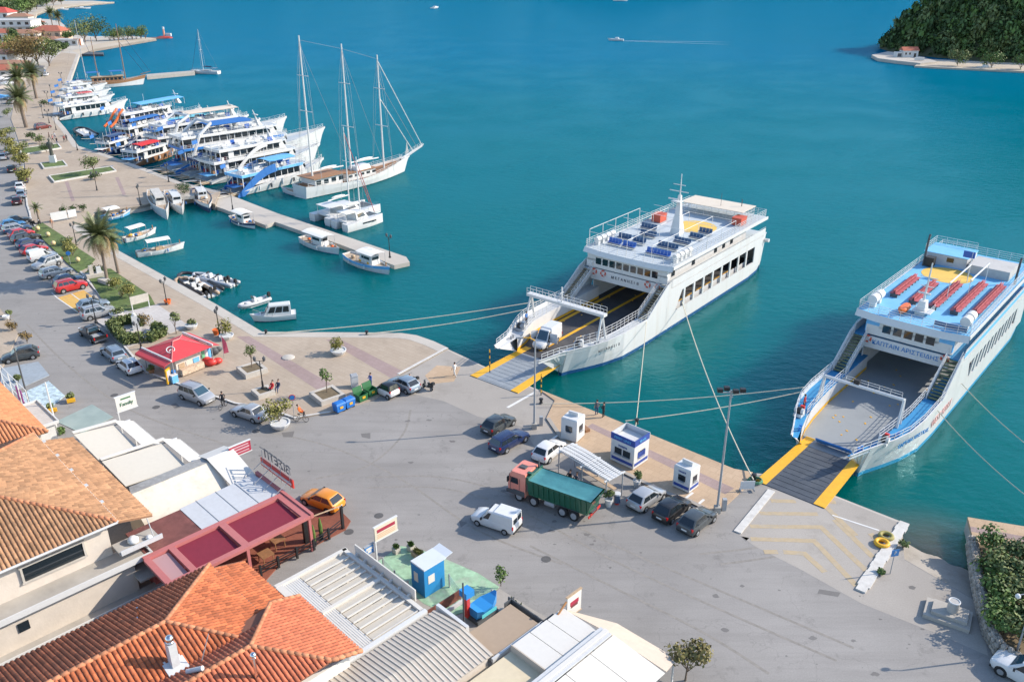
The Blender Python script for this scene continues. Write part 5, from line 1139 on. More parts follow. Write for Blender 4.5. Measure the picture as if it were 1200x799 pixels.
    MB().slab([(-.46*L, bw*.36, z+2.2), (-.46*L-1.3, bw*.34, z+2.0), (-.46*L-1.3, bw*.30, z+1.3), (-.46*L, bw*.32, z+1.5)], .02).tube((-.46*L, bw*.34, z-.3), (-.46*L, bw*.34, z+2.3), .03, 4).build('flag', canvas_blue, t)
    for s in (-1, 1): MB().path(sag((-.49*L, s*B*.36, 1.1), (-.5*L-6.0, s*B*.5, 1.25), .3, 6), .05, 4).build('mooring_line', rope_m, t)
    MB().box((-.47*L, -bw*.1, 1.9), (2.6, bw*.55, .06)).build('aft_awning', rnd.choice([canvas_blue, lblue, cvs_w, navy]), t)
    # stern platform and gangway
    MB().box((-.5*L-.9, 0, .55), (2.0, B*.7, .2)).build('stern_platform', woodl, t)
    MB().slab([(-.5*L-1.2, -.4, .9), (-.5*L-4.6, -.4, 1.3), (-.5*L-4.6, .4, 1.3), (-.5*L-1.2, .4, .9)][::-1], .1).build('gangway', grey, t)
    MB().rail([(.5*L+1.6, .05, fb+bow_rise-.2), (.36*L, B*.40, fb+.55), (.24*L, B*.48, fb+.2)], .9, 2, 1.4, .03).rail([(.5*L+1.6, -.05, fb+bow_rise-.2), (.36*L, -B*.40, fb+.55), (.24*L, -B*.48, fb+.2)], .9, 2, 1.4, .03).build('bow_rail', white, t)
    for s in (-1, 1):
        for i in range(5): MB().tube(((-.3+i*.13)*L, s*(B*.5+.15), .7), ((-.3+i*.13)*L, s*(B*.5+.15), 1.5), .2, 7).build('fender', dgrey if i % 2 else white, t)
    return t
excursion((271,229), (372,204), 'white excursion boat with a blue curved stern arch and pale blue awning, nearest the pier', 6.5, 1.9, ((-.40,.30,2.2),), (canvas_blue, -.52, -.08, .4, 5.0, 1.6), (-.12, .18, lblue, 1.7), (), bow_rise=1.4, trim=lblue)
excursion((239,215), (368,188), 'white two-deck excursion boat with stepped aft terraces and a white side arch', 7.5, 2.2, ((-.42,.28,2.4),(-.36,.20,2.2)), (white_hull, -.30, .0, 2.0, 6.8, .9), None, (.12,), bow_rise=1.6)
excursion((197,202), (374,172), 'largest white excursion boat with blue wave stripes and twin radar masts', 9.0, 2.7, ((-.40,.24,2.5),(-.40,.18,2.4)), (blue, -.50, -.02, .8, 5.0, 1.1), (-.26, .02, canvas_blue, 1.9), (.10,), arch=(white_hull, -.30, 2.6), bow_rise=2.0, trim=blue)
excursion((163,186), (330,157), 'white excursion boat with a beige roof awning and red waterline', 8.0, 2.4, ((-.38,.26,2.4),(-.34,.18,2.3)), None, (-.18, .16, ex_tan, 2.1), (.16,), side=red, arch=(white_hull, -.24, 1.8), bow_rise=2.0)
excursion((131,165), (232,143), 'white excursion boat with orange water slides and a long blue roof stripe', 7.0, 2.2, ((-.40,.28,2.3),(-.36,.16,2.0)), None, (-.2, .3, lblue, 1.7), (.30,), slide=orange, bow_rise=1.6, trim=navy)
excursion((150,196), (206,180), 'dark wooden tour boat with a bright red awning at the plaza edge', 5.5, 1.6, ((-.36,.25,2.0),), None, (-.30, .10, M('bright_red_awning', (.62,.03,.03), .7, var=.06), 1.0), (), hullm=wood, bow_rise=1.0, rails=False)
excursion((118,184), (160,172), 'small dark blue tour boat beside the far promenade corner', 4.6, 1.4, ((-.3,.2,1.9),), None, (-.3, .15, navy, 1.2), (), hullm=navy, bow_rise=.9, rails=False)
excursion((66,141), (144,130), 'white passenger boat with a row of dark windows and a wooden bowsprit', 5.5, 1.8, ((-.36,.30,2.2),), None, None, (), bow_rise=1.6, side=boot_blue)
excursion((68,128), (128,121), 'white passenger boat with a red deck cover behind the windowed boat', 5.0, 1.6, ((-.30,.28,2.0),), None, (-.1, .18, red, .8), (), bow_rise=1.2)
excursion((72,119), (124,113), 'white tour boat with a plain cabin moored between the red-covered boat and the motor yacht', 4.6, 1.5, ((-.30,.2,1.9),), None, None, (), bow_rise=1.0)
excursion((76,111), (120,106), 'white motor yacht farthest up the quay before the brown gulet', 4.6, 1.5, ((-.30,.2,1.8),), None, None, (), bow_rise=1.0)

excursion((218,209), (344,185), 'narrow white excursion boat with a navy edge and white roof, wedged between the two largest', 4.8, 1.8, ((-.38,.26,2.1),), None, (-.30, .12, cvs_w, 1.7), (.2,), bow_rise=1.2, trim=navy)
excursion((163,174), (286,149), 'slim white tour boat with a cyan awning behind the beige-awning boat', 5.0, 1.9, ((-.36,.28,2.2),), None, (-.26, .10, lt_cyan, 1.7), (.2,), bow_rise=1.3, trim=blue)
excursion((137,170), (221,148), 'slim white tour boat with a blue awning inside the water-slide boat', 5.0, 1.8, ((-.36,.26,2.1),), None, (-.32, .05, canvas_blue, 1.5), (.2,), bow_rise=1.2)
# ---- sailing vessels
def mast(t, x, z0, h, r=.16, spread=(.45, .72), m=white, sw=1.6, B=5, name='mast'):
    ms = MB().tube((x, 0, z0), (x, 0, z0+h), r, 8, r*.6).build(name, m, t)
    for s in spread: MB().tube((x, -sw*(1.15-s*.4), z0+h*s), (x, sw*(1.15-s*.4), z0+h*s), r*.4, 5).build('spreader', m, ms)
    st = MB()
    for s in (-1, 1):
        for q in spread: st.tube((x-.2, s*B*.47, z0), (x, s*sw*(1.15-q*.4), z0+h*q), .018, 4).tube((x, s*sw*(1.15-q*.4), z0+h*q), (x, 0, z0+h*.98), .018, 4)
    st.build('shrouds', grey, ms); return ms
stay_m = M('wire_stay', (.22,.23,.24), .5)
def schooner():
    loc, rz, L = boat_spot((352,232), (474,201)); B = 7.0; t = thing('schooner', 'white three-masted wooden schooner with brown deckhouses and a long bowsprit', 'boat', loc, rz)
    hull_parts(t, L, B, 1.8, 1.7, .7, .62, 1.8, white_hull, None, wood, -.55, sharp=2.0, boot=M('boot_grey', (.35,.38,.40), .5), full=.46)
    z = 1.4
    ah = MB().box((-.30*L, 0, z+1.1), (.24*L, B*.62, 2.2)).build('aft_deckhouse', white, t); MB().box((-.30*L, 0, z+2.25), (.28*L, B*.78, .14)).build('aft_roof', wood, ah)
    for i in range(4):
        for s in (-1, 1): MB().box((-.39*L+i*1.9, s*B*.315, z+1.3), (1.1, .06, .8)).build('window', glass, ah)
    mh = MB().box((.02*L, 0, z+.75), (.26*L, B*.5, 1.5)).build('mid_deckhouse', white, t); MB().box((.02*L, 0, z+1.55), (.28*L, B*.58, .1)).build('mid_roof', wood, mh)
    for i in range(5):
        for s in (-1, 1): MB().box((-.09*L+i*1.6, s*B*.255, z+.9), (.9, .06, .5)).build('window', glass, mh)
    MB().box((.05*L, 0, z+2.0), (.14*L, B*.4, .8), top=(.9, .8)).build('sun_mattress', white, t)
    for x, h, i in ((-.38, 28.6, 0), (-.03, 26.4, 1), (.29, 23.6, 2)): mast(t, x*L, z, h, .2, (.40, .72) if i else (.52, .75), white, 1.9, B)
    MB().path([(.47*L, 0, 2.9), (.72*L, 0, 5.0)], .16, 8, .09).build('bowsprit', white, t); MB().slab([(.48*L, -.7, 2.95), (.70*L, -.35, 4.75), (.70*L, .35, 4.75), (.48*L, .7, 2.95)], .06).rail([(.48*L, -.7, 2.95), (.70*L, -.35, 4.75)], .6, 2, 1, .025).rail([(.48*L, .7, 2.95), (.70*L, .35, 4.75)], .6, 2, 1, .025).build('bowsprit_platform', white, t)
    MB().tube((.29*L, 0, z+22.5), (.70*L, 0, 4.9), .09, 6).build('forestay', white, t); MB().tube((.29*L, 0, z+15), (.60*L, 0, 4.1), .09, 6).build('jib_stay', white, t)
    MB().tube((-.03*L, 0, z+25), (.29*L, 0, z+1.2), .025, 4).tube((-.38*L, 0, z+27), (-.03*L, 0, z+3), .02, 4).tube((-.38*L, 0, z+27.5), (-.5*L, 0, 2.4), .03, 4).tube((-.03*L, 0, z+25.5), (.29*L, 0, z+22.8), .025, 4).tube((-.38*L, 0, z+27.8), (-.03*L, 0, z+25.5), .025, 4).tube((.29*L, 0, z+18.5), (.65*L, 0, 4.5), .04, 4).build('stays', stay_m, t)
    for x0, x1 in ((-.38, -.1), (-.03, .24)): MB().tube((x0*L, 0, z+3.2), (x1*L, 0, z+2.9), .14, 6).ball((((x0+x1)/2)*L, 0, z+3.3), .3, 8, (8, 1, 1)).build('boom', white, t)
    MB().raw([(.52*L, .05, 3.6), (.555*L, 0, 4.0), (.54*L, 0, 6.4)], [(0,1,2),(2,1,0)]).build('furled_jib', white, t)
    MB().rail([(-.48*L, B*.3, 2.3), (-.25*L, B*.46, 1.9), (.1*L, B*.49, 1.85), (.35*L, B*.3, 2.4), (.47*L, .3, 3.2)], .7, 2, 1.6, .03).rail([(-.48*L, -B*.3, 2.3), (-.25*L, -B*.46, 1.9), (.1*L, -B*.49, 1.85), (.35*L, -B*.3, 2.4), (.47*L, -.3, 3.2)], .7, 2, 1.6, .03).build('deck_rail', white, t)
    MB().box((-.43*L, 0, z+.5), (1.6, B*.5, .9)).build('aft_bench', wood, t)
schooner()
def tender(stern, bow, label):
    loc, rz, L = boat_spot(stern, bow); t = thing('tender', label, 'boat', loc, rz); hull_parts(t, L, 2.6, .8, .4, .2, .7, .4, white_hull, None, woodl, -.3, boot=boot_blue)
    for x in (-.2, .1): MB().box((x*L, 0, .6), (.4, 2.0, .08)).build('thwart', wood, t)
tender((368,231.5), (332,226), 'white wooden tender lying under the stern of the schooner')
def catamaran(stern, bow, label, col_can):
    loc, rz, L = boat_spot(stern, bow); B = L*.52; t = thing('catamaran', label, 'boat', loc, rz)
    for s in (-1, 1):
        h = MB(); R = []
        for i in range(11):
            u = i/10; w = .9*max(.05, (1-max(0, (u-.45)/.55)**2)); zt = 1.35+.25*u; x = (u-.5)*L; R.append([(x, s*B*.36+k*w, zz) for k, zz in ((-.6, -.3), (-.95, .5), (-.9, zt), (.9, zt), (.95, .5), (.6, -.3))])
        hh = obj('hull', autosmooth(h.loft(R).mesh('hull', white_hull), 50), t)
        for i in range(3): MB().box(((i*.12-.05)*L, s*(B*.36+.86), 1.0), (.9, .1, .22)).box(((i*.12-.05)*L, s*(B*.36-.86), 1.0), (.9, .1, .22)).build('port_light', glass, hh)
    MB().box((-.12*L, 0, 1.35), (.6*L, B*.62, .3)).build('bridge_deck', white_hull, t)
    c = MB(); w = B*.36
    Bq = [(-.18*L, -w, 1.5), (.16*L, -w*.8, 1.5), (.16*L, w*.8, 1.5), (-.18*L, w, 1.5)]; T = [(-.18*L, -w*.85, 2.7), (.06*L, -w*.6, 2.75), (.06*L, w*.6, 2.75), (-.18*L, w*.85, 2.7)]
    cab = c.loft([Bq, T]).build('saloon', white, t)
    for q, a in (([Bq[1], Bq[2], T[2], T[1]], [(.08, .48), (.52, .92)]), ([Bq[0], Bq[1], T[1], T[0]], [(.15, .85)]), ([Bq[2], Bq[3], T[3], T[2]], [(.15, .85)])):
        for s0, s1 in a: MB().face(inset_quad(q, s0, s1, .3, .8, .02, qn(q))).build('saloon_window', glass, cab)
    MB().box((-.30*L, 0, 2.95), (.26*L, B*.62, .12)).build('bimini', col_can, t)
    for sx in (-.42, -.19):
        for s in (-1, 1): MB().tube((sx*L, s*B*.28, 1.4), (sx*L, s*B*.28, 2.9), .05).build('bimini_post', white, t)
    MB().slab([(.18*L, -B*.26, 1.45), (.40*L, -B*.26, 1.5), (.40*L, B*.26, 1.5), (.18*L, B*.26, 1.45)], .04).build('trampoline', dgrey, t); MB().tube((.42*L, -B*.36, 1.5), (.42*L, B*.36, 1.5), .09, 6).build('cross_beam', white, t)
    mast(t, .06*L, 2.6, L*1.12, .13, (.55,), white, 1.2, B*.7); MB().tube((.06*L, 0, 3.9), (-.32*L, 0, 3.7), .12, 6).ball((-.13*L, 0, 4.05), .26, 8, (6, 1, 1)).build('boom', white, t)
    MB().tube((.06*L, 0, 2.6+L*1.05), (.44*L, 0, 1.6), .06, 6).build('furled_genoa', M('genoa_red', (.40,.08,.08), .7), t)
    MB().rail([(-.3*L, B*.45, 1.4), (.45*L, B*.40, 1.6)], .6, 2, 1.5, .02).rail([(-.3*L, -B*.45, 1.4), (.45*L, -B*.40, 1.6)], .6, 2, 1.5, .02).build('guard_rail', chrome, t)
catamaran((375,262), (437,246), 'white sailing catamaran with a red furled genoa moored outside the pier', white)
catamaran((398,270), (442,258), 'smaller white catamaran nearest the pier, with a tan cockpit cover', cvs_w)
def yacht(stern, bow, label, hm=None, boomc=navy, rig=True):
    loc, rz, L = boat_spot(stern, bow); B = L*.3; t = thing('sailing_yacht', label, 'boat', loc, rz); hull_parts(t, L, B, 1.1, .35, .05, .8, .8, white_hull, None, white, -.06, sharp=2.1)
    c = MB().loft([[(-.18*L, -B*.28, 1.05), (.22*L, -B*.2, 1.05), (.22*L, B*.2, 1.05), (-.18*L, B*.28, 1.05)], [(-.18*L, -B*.24, 1.6), (.14*L, -B*.15, 1.45), (.14*L, B*.15, 1.45), (-.18*L, B*.24, 1.6)]]).build('coachroof', white, t)
    for s in (-1, 1): MB().box((-.03*L, s*B*.25, 1.32), (.24*L, .06, .16)).build('window', glass, c)
    mast(t, .08*L, 1.4, hm or L*1.3, .11, (.5, .75) if rig else (), white, .9, B); MB().tube((.08*L, 0, 2.6), (-.3*L, 0, 2.5), .08).ball((-.11*L, 0, 2.75), .22, 8, (8, 1, 1)).build('boom_cover', boomc, t)
    MB().tube((.08*L, 0, (hm or L*1.3)+1.2), (.5*L, 0, 1.5), .05, 5).build('furled_sail', navy, t); MB().tube((.08*L, 0, (hm or L*1.3)+1.2), (-.5*L, 0, 1.3), .015, 4).build('backstay', stay_m, t)
    MB().box((-.33*L, 0, 2.2), (.18*L, B*.7, .08)).build('bimini', boomc, t); MB().rail([(-.48*L, B*.4, 1.1), (.0, B*.49, 1.15), (.48*L, .1, 1.45), (0, -B*.49, 1.15), (-.48*L, -B*.4, 1.1)], .55, 2, 1.8, .02).build('guard_rail', chrome, t)
yacht((257,87), (226,86), 'white sailing yacht at the end of the far jetty')
yacht((76,104), (122,101), 'white sailing yacht with a tall mast moored beside the brown gulet', 21, canvas_blue)
def gulet(stern, bow, label):
    loc, rz, L = boat_spot(stern, bow); B = L*.26; t = thing('gulet', label, 'boat', loc, rz); hull_parts(t, L, B, 1.9, 1.6, .9, .6, 1.6, white_hull, wood, wood, -.4, sharp=1.9)
    c = MB().box((-.08*L, 0, 2.6), (.5*L, B*.6, 1.9)).build('deckhouse', wood, t)
    for i in range(7):
        for s in (-1, 1): MB().box((-.28*L+i*.066*L, s*B*.305, 2.8), (.9, .06, .7)).build('window', glass, c)
    MB().box((-.08*L, 0, 3.62), (.54*L, B*.7, .14)).build('deckhouse_roof', woodl, c)
    for x, w in ((-.3, .2), (.08, .22)): MB().box((x*L, 0, 5.3), (w*L, B*.66, .1)).build('awning', canvas_blue, t)
    for x in (-.4, -.2, 0, .19):
        for s in (-1, 1): MB().tube((x*L, s*B*.3, 3.6), (x*L, s*B*.3, 5.3), .05).build('awning_post', white, t)
    for x, h in ((-.22, 15), (.22, 19)): mast(t, x*L, 2, h, .17, (.62,), wood, 1.2, B)
    MB().path([(.48*L, 0, 3.6), (.66*L, 0, 4.4)], .14, 6, .08).build('bowsprit', wood, t); MB().tube((.22*L, 0, 20), (.65*L, 0, 4.4), .06, 5).tube((.22*L, 0, 15), (.55*L, 0, 4.0), .06, 5).build('forestay', navy, t)
gulet((97,104), (168,99), 'brown and white wooden gulet with blue awnings at the far quay')
# ---- distant craft
def speedboat(px, rz, label, L=7, wake=0):
    t = thing('speedboat', label, 'boat', g(*px, WATER)+(WATER,), rz); hull_parts(t, L, L*.36, .9, .4, 0, .9, .8, white_hull, None, white, -.1)
    MB().box((-.05*L, 0, 1.3), (.3*L, L*.24, .9), top=(.7, .8)).build('cabin', white, t); MB().box((.06*L, 0, 1.5), (.05, L*.2, .4), ry=-.4).build('windscreen', glass, t)
    if wake:
        d = Vector((cos(rz), sin(rz), 0)); n = Vector((-d.y, d.x, 0)); p = Vector((*g(*px, WATER), WATER+.03)); w = MB(); N = 40
        for i in range(N):
            a, b = i/N, (i+1)/N
            for s in (-1, 1):
                u, v = p-d*(L*.4+wake*a), p-d*(L*.4+wake*b); wa, wb = .5+2.2*a, .5+2.2*b; ka, kb = s*(.3+7*a), s*(.3+7*b)
                q = [u+n*(ka-wa*.35*(1-a)), v+n*(kb-wb*.35*(1-b)), v+n*(kb+wb*.35*(1-b)), u+n*(ka+wa*.35*(1-a))]; w.face(q)
        tag(w.build('wake', M('foam', (.55,.65,.68), .8, var=.2)), 'white foam trail behind the speedboat far out in the bay', 'wake', kind='stuff')
speedboat((722,48), pi-.25, 'small speedboat with a foam trail far out in the bay', 8, 60)
speedboat((510,10), 1.2, 'distant motor boat near the top edge of the bay', 12)
speedboat((97,10.5), .4, 'white boat anchored off the far beach', 12)
speedboat((1155,81), .1, 'small boat lying at the shore below the wooded hill', 7)
speedboat((74,12), .3, 'tiny boat close to the far beach', 8)
# ------------------------------------------------------------------ buildings along the street; local axes: s along the street, n towards the quay
BORG = (-20.97, 47.37); BROT = -pi/4
def bpos(s, n): return (BORG[0]+.70711*(s+n), BORG[1]+.70711*(n-s))
class BT:
    def __init__(self, name, label, cat, s0, n0, group=None):
        self.o = thing(name, label, cat, bpos(s0, n0), BROT, group); self.off = (-s0, -n0, 0)
    def add(self, name, mb, m, parent=None, smooth=False):
        o = mb.build(name, m, parent or self.o, smooth=smooth)
        if parent is None: o.location = self.off
        return o
tile_or = M('terracotta_orange', (.40,.115,.045), .9, island=.32, var=.2, scale=.45, dirt=.45, dcol=(.26,.10,.06), dscale=.5)
tile_tan = M('terracotta_tan', (.33,.18,.095), .9, island=.26, var=.2, scale=.35, dirt=.55, dcol=(.25,.155,.09), dscale=.5)
ridge_m = M('ridge_tile', (.48,.20,.10), .85, island=.2)
def tiles(poly, sp=.29, course=.40):
    """rows of half-round roof tiles filling a convex sloping polygon"""
    P = [Vector(p) for p in poly]; n = (P[1]-P[0]).cross(P[2]-P[0]).normalized()
    if n.z < 0: n = -n
    up = (Vector((0, 0, 1))-n*n.z).normalized(); u = up.cross(n).normalized(); o = P[0]
    Q = [((p-o).dot(u), (p-o).dot(up)) for p in P]; mb = MB(); base = MB()
    base.slab([tuple(p) for p in P] if (P[1]-P[0]).cross(P[2]-P[0]).z > 0 else [tuple(p) for p in reversed(P)], .10)
    a0, a1 = min(q[0] for q in Q), max(q[0] for q in Q); k = int((a1-a0)/sp); r = sp*.40; rnd = random.Random(3)
    prof = [(-r, .0), (-r*.62, r*.5), (0, r*.70), (r*.62, r*.5), (r, .0)]
    for i in range(k+1):
        c = a0+(i+.5)*sp; vs = []
        for (x1, y1), (x2, y2) in zip(Q, Q[1:]+Q[:1]):
            if (x1-c)*(x2-c) < 0: vs.append(y1+(y2-y1)*(c-x1)/(x2-x1))
        if len(vs) < 2: continue
        v0, v1 = min(vs), max(vs); m = max(1, int((v1-v0)/course))
        for j in range(m):
            va, vb = v0+(v1-v0)*j/m-.02, v0+(v1-v0)*(j+1)/m+.03; h0, h1 = .035+.012*rnd.random(), .008; ring = []
            for v, h, w in ((va, h0, 1.05), (vb, h1, .92)):
                for x, z in prof: q = o+u*(c+x*w)+up*v+n*(z*w+h); ring.append(q)
            mb.raw(ring, [(t, t+1, 6+t, 5+t) for t in range(4)]+[(4,3,2,1,0)])
    return base, mb
def roof(bt, name, polys, tm, bm=None):
    rf = None
    for poly in polys:
        b, t = tiles(poly); o = bt.add('roof' if rf is None else 'roof_slope', b, bm or M('roof_underlay', (.24,.10,.06), .9)); rf = o
        tt = t.build('roof_tiles', tm, o, smooth=True); tt['kind'] = 'stuff'
def ridge(bt, pts, r=.14, step=.42, m=None):
    for a, b in zip(pts, pts[1:]):
        a, b = Vector(a), Vector(b); n = max(1, int((b-a).length/step)); mb = MB()
        for i in range(n): p, q = a+(b-a)*(i/n), a+(b-a)*((i+1.12)/n); mb.tube(p+Vector((0, 0, .04)), q+Vector((0, 0, .07)), r*1.08, 8, r*.92)
        o = bt.add('ridge_tiles', mb, m or ridge_m, smooth=True); o['kind'] = 'stuff'

# ---- tan-roofed house, left
H1 = BT('house', 'cream rendered two-storey house with a tan tiled hip roof at the lower left', 'house', -15, -12)
roof(H1, 'r', [[(-6.8,-3.25,6.2),(-15.3,-11.75,9.3),(-23.9,-3.25,6.2)][::-1], [(-6.8,-3.25,6.2),(-6.8,-20.3,6.2),(-15.3,-11.75,9.3)][::-1], [(-23.9,-3.25,6.2),(-15.3,-11.75,9.3),(-23.9,-20.3,6.2)], [(-22.6,-.75,5.3),(-7.0,-.75,5.3),(-7.0,-3.35,6.02),(-22.6,-3.35,6.02)]], tile_tan, M('roof_underlay_tan', (.30,.16,.09), .9))
ridge(H1, [(-6.8,-3.25,6.2),(-15.3,-11.75,9.3)]); ridge(H1, [(-23.9,-3.25,6.2),(-15.3,-11.75,9.3)])
H1.add('gutter', MB().tube((-6.8,-3.2,6.16),(-23.9,-3.2,6.16),.07,6).tube((-6.72,-3.25,6.14),(-6.72,-20.3,6.14),.09,6), lgrey)
for s in (-22, -19, -16, -13, -10): H1.add('gutter_bracket', MB().box((s,-3.1,6.2),(.35,.3,.06)), lgrey)
w = H1.add('wall', MB().box((-15.3,-11.9,3.05),(15.6,16.2,6.1)), cream)
wf = H1.add('window', MB().box((-7.47,-7.6,4.75),(.10,3.9,1.15)), glass)
fr = MB()
for zz in (4.12, 5.38): fr.box((-7.43,-7.6,zz),(.16,4.3,.14))
for nn in (-9.63, -5.57): fr.box((-7.43,nn,4.75),(.16,.14,1.12))
o = H1.add('window_frame', fr, stone)
H1.add('window', MB().box((-7.46,-14.5,4.4),(.10,2.6,2.0)), glass)
H1.add('door', MB().box((-7.46,-18.2,4.3),(.10,1.6,2.3)), glass)
H1.add('balcony_slab', MB().box((-6.55,-11.2,3.15),(1.9,18.0,.2)), concrete)
H1.add('balcony_edge', MB().box((-5.56,-11.0,3.22),(.14,18.4,.42)).box((-6.5,-1.78,3.22),(2.0,.14,.42)), white)
H1.add('lower_storey', MB().box((-7.0,-11.5,1.5),(1.9,17.0,2.98)), cream)
H1.add('window', MB().box((-6.03,-10.6,1.9),(.10,.7,.7)), glass)
H1.add('garage_opening', MB().box((-6.03,-14.6,1.5),(.10,3.4,2.2)), dgrey)
H1.add('ground_strip', MB().box((-5.7,-9.0,.2),(.8,15.4,.36)), concrete); H1.add('strip_edge', MB().box((-5.26,-9.0,.24),(.1,15.6,.5)), white); H1.add('side_canopy', MB().box((-5.9,-2.0,1.9),(2.2,2.4,.16)), concrete)
H1.add('balcony_slab', MB().box((-6.4,-2.4,4.15),(1.6,2.9,.16)), concrete)
H1.add('balcony_edge', MB().box((-5.6,-2.3,4.3),(.12,3.0,.36)), lgrey)
H1.add('prop_post', MB().tube((-5.9,-1.3,4.2),(-6.9,-1.2,5.35),.04), grey)
H1.add('debris_sack', MB().ball((-6.4,-2.6,4.42),.42,8,(1.2,1,.7)).ball((-6.0,-1.6,4.35),.25,7,(1.4,1,.6)), cvs_w, smooth=True)
# ---- second tan house, at the left edge
H2 = BT('house', 'tan tiled house behind the cream house, cut by the left edge', 'house', -35, -12)
roof(H2, 'r', [[(-24.6,-2.0,5.6),(-34.6,-12,9.2),(-44.6,-2.0,5.6)][::-1], [(-24.6,-2.0,5.6),(-24.6,-22,5.6),(-34.6,-12,9.2)][::-1]], M('terracotta_warm', (.47,.19,.085), .85, island=.16, var=.1, scale=.3), M('roof_underlay_tan', (.3,.16,.09)))
ridge(H2, [(-24.6,-2.0,5.6),(-34.6,-12,9.2)]); H2.add('wall', MB().box((-34.6,-12,2.75),(19,19,5.5)), cream)

# ---- fabric restaurant awnings
awn = M('cream_awning_fabric', (.58,.54,.46), .85, var=.03, dirt=.12, dcol=(.52,.46,.38), dscale=.5); awn_w = M('white_awning_fabric', (.63,.605,.555), .85, var=.03, dirt=.08, dcol=(.6,.57,.5), dscale=.5)
stain = M('stained_awning', (.66,.60,.50), .85, var=.05, dirt=.5, dcol=(.42,.33,.22), dscale=.55)
def awning(label, s0, s1, n0, n1, nf):
    b = BT('restaurant_awning', label, 'awning', (s0+s1)/2, (n0+nf)/2, 'fabric awnings of the restaurants')
    b.add('rear_panel', MB().slab([(s0+.5,n0,3.5),(s1,n0,3.3),(s1-.15,n1,2.85),(s0+.5,n1,3.05)], .06), awn)
    b.add('front_panel', MB().slab([(s0,n1+.2,3.25),(s1,n1+.2,3.25),(s1,nf,2.5),(s0,nf,2.5)], .05).slab([(s0,n0,3.62),(s0+.42,n0,3.62),(s0+.42,n1+.4,3.3),(s0,n1+.4,3.3)], .08), awn_w)
    b.add('valance', MB().box(((s0+s1)/2,nf+.02,2.3),(s1-s0,.04,.45)), awn_w)
    b.add('frame', MB().box((s0+.2,(n0+nf)/2,2.85),(.1,nf-n0-.6,.1)).box((s1-.2,(n0+nf)/2,2.7),(.1,nf-n0-.6,.1)).box(((s0+s1)/2,n1,2.72),(s1-s0,.1,.1)), lgrey)
    for s in (s0+.2, s1-.2):
        for n in (n0+.3, nf-.2): b.add('post', MB().box((s,n,1.25),(.12,.12,2.5)), white)
    return b
awning('cream fabric awning beside the green glass terrace, first in the row', -27.0, -21.1, .4, 3.9, 5.8)
awning('cream fabric awning in the middle of the row of three', -20.7, -15.4, .4, 5.6, 7.4)
b = BT('restaurant_awning', 'stained cream awning with a bright white hood next to the flat metal roof', 'awning', -12, 4, 'fabric awnings of the restaurants')
b.add('sloping_panel', MB().slab([(-13.2,-.3,3.75),(-9.6,-.5,2.6),(-9.5,6.6,2.6),(-13.2,6.9,3.75)], .06), stain)
b.add('ridge_strip', MB().slab([(-14.6,.4,3.6),(-13.2,.0,3.8),(-13.2,6.9,3.8),(-14.6,6.9,3.6)], .08), M('weathered_roof_strip', (.34,.33,.31), .8, var=.2, dirt=.4))
b.add('hood', MB().slab([(-15.2,6.6,3.5),(-13.5,6.6,4.0),(-13.5,9.0,4.0),(-15.2,9.0,3.5)], .05).slab([(-13.5,6.6,4.0),(-9.0,6.6,3.1),(-9.0,8.8,3.1),(-13.5,9.0,4.0)], .05), awn_w)
b.add('wall', MB().box((-12,3.2,1.3),(4.4,6.8,2.5)), cream)
for s in (-15, -9.2): b.add('post', MB().box((s,8.7,1.5),(.12,.12,3.0)), white)

# ---- red restaurant
pink = M('salmon_paint', (.46,.15,.14), .6, var=.05, dirt=.15, dcol=(.4,.16,.14)); crimson = M('crimson_fabric', (.20,.016,.035), .8, var=.06)
R = BT('restaurant', 'restaurant with a flat grey metal roof and a salmon pergola of crimson panels', 'restaurant', -5, 4)
R.add('flat_roof', MB().slab([(-9.3,2.1,3.3),(-5.6,2.1,3.3),(-5.6,9.3,3.3),(-9.6,8.6,3.3)], .18), M('flat_metal_roof', (.52,.53,.54), .6, var=.05, dirt=.25, dcol=(.38,.37,.35), dscale=.4))
for n in (3.5, 5.2, 6.9): R.add('roof_seam', MB().box((-7.5,n,3.31),(3.9,.05,.04)), grey)
R.add('rusty_roof', MB().slab([(-9.2,-2.2,3.28),(-5.6,-2.2,3.28),(-5.6,2.05,3.28),(-9.2,2.05,3.28)], .15), M('rusty_roof', (.17,.06,.05), .85, var=.35, scale=.8, dirt=.6, dcol=(.36,.16,.13), dscale=.5))
R.add('wall', MB().box((-7.3,3.3,1.55),(3.2,10.4,3.1)), M('restaurant_wall', (.40,.10,.09), .8, var=.08))
fm = MB()
for s in (-5.2, -1.3): fm.box((s,3.1,3.3),(.45,11.3,.26))
for n in (-2.4, -.55, 3.45, 8.5): fm.box((-3.25,n,3.3),(3.5,.55 if n > 3 else .45,.24))
fm.box((-5.3,8.92,3.32),(8.4,.25,.4)); R.add('pergola_frame', fm, pink)
for n0, n1, m in ((3.8,8.2,crimson),(-.28,3.1,crimson),(-2.2,-.85,M('pale_pink_panel', (.42,.25,.25), .7))): R.add('awning_panel', MB().slab([(-4.9,n0,3.22),(-1.45,n0,3.12),(-1.45,n1,3.12),(-4.9,n1,3.22)], .05), m)
for s, n in ((-1.3,8.7),(-1.3,-2.5),(-1.2,3.4),(-5,9.2),(-9.2,9.2)): R.add('post', MB().box((s,n,1.6),(.22,.22,3.1)), pink)
dark_int = MB().box((-3.2,-1.0,1.4),(3.3,.1,2.6)); R.add('inner_wall', dark_int, M('restaurant_wall', (.40,.10,.09)))
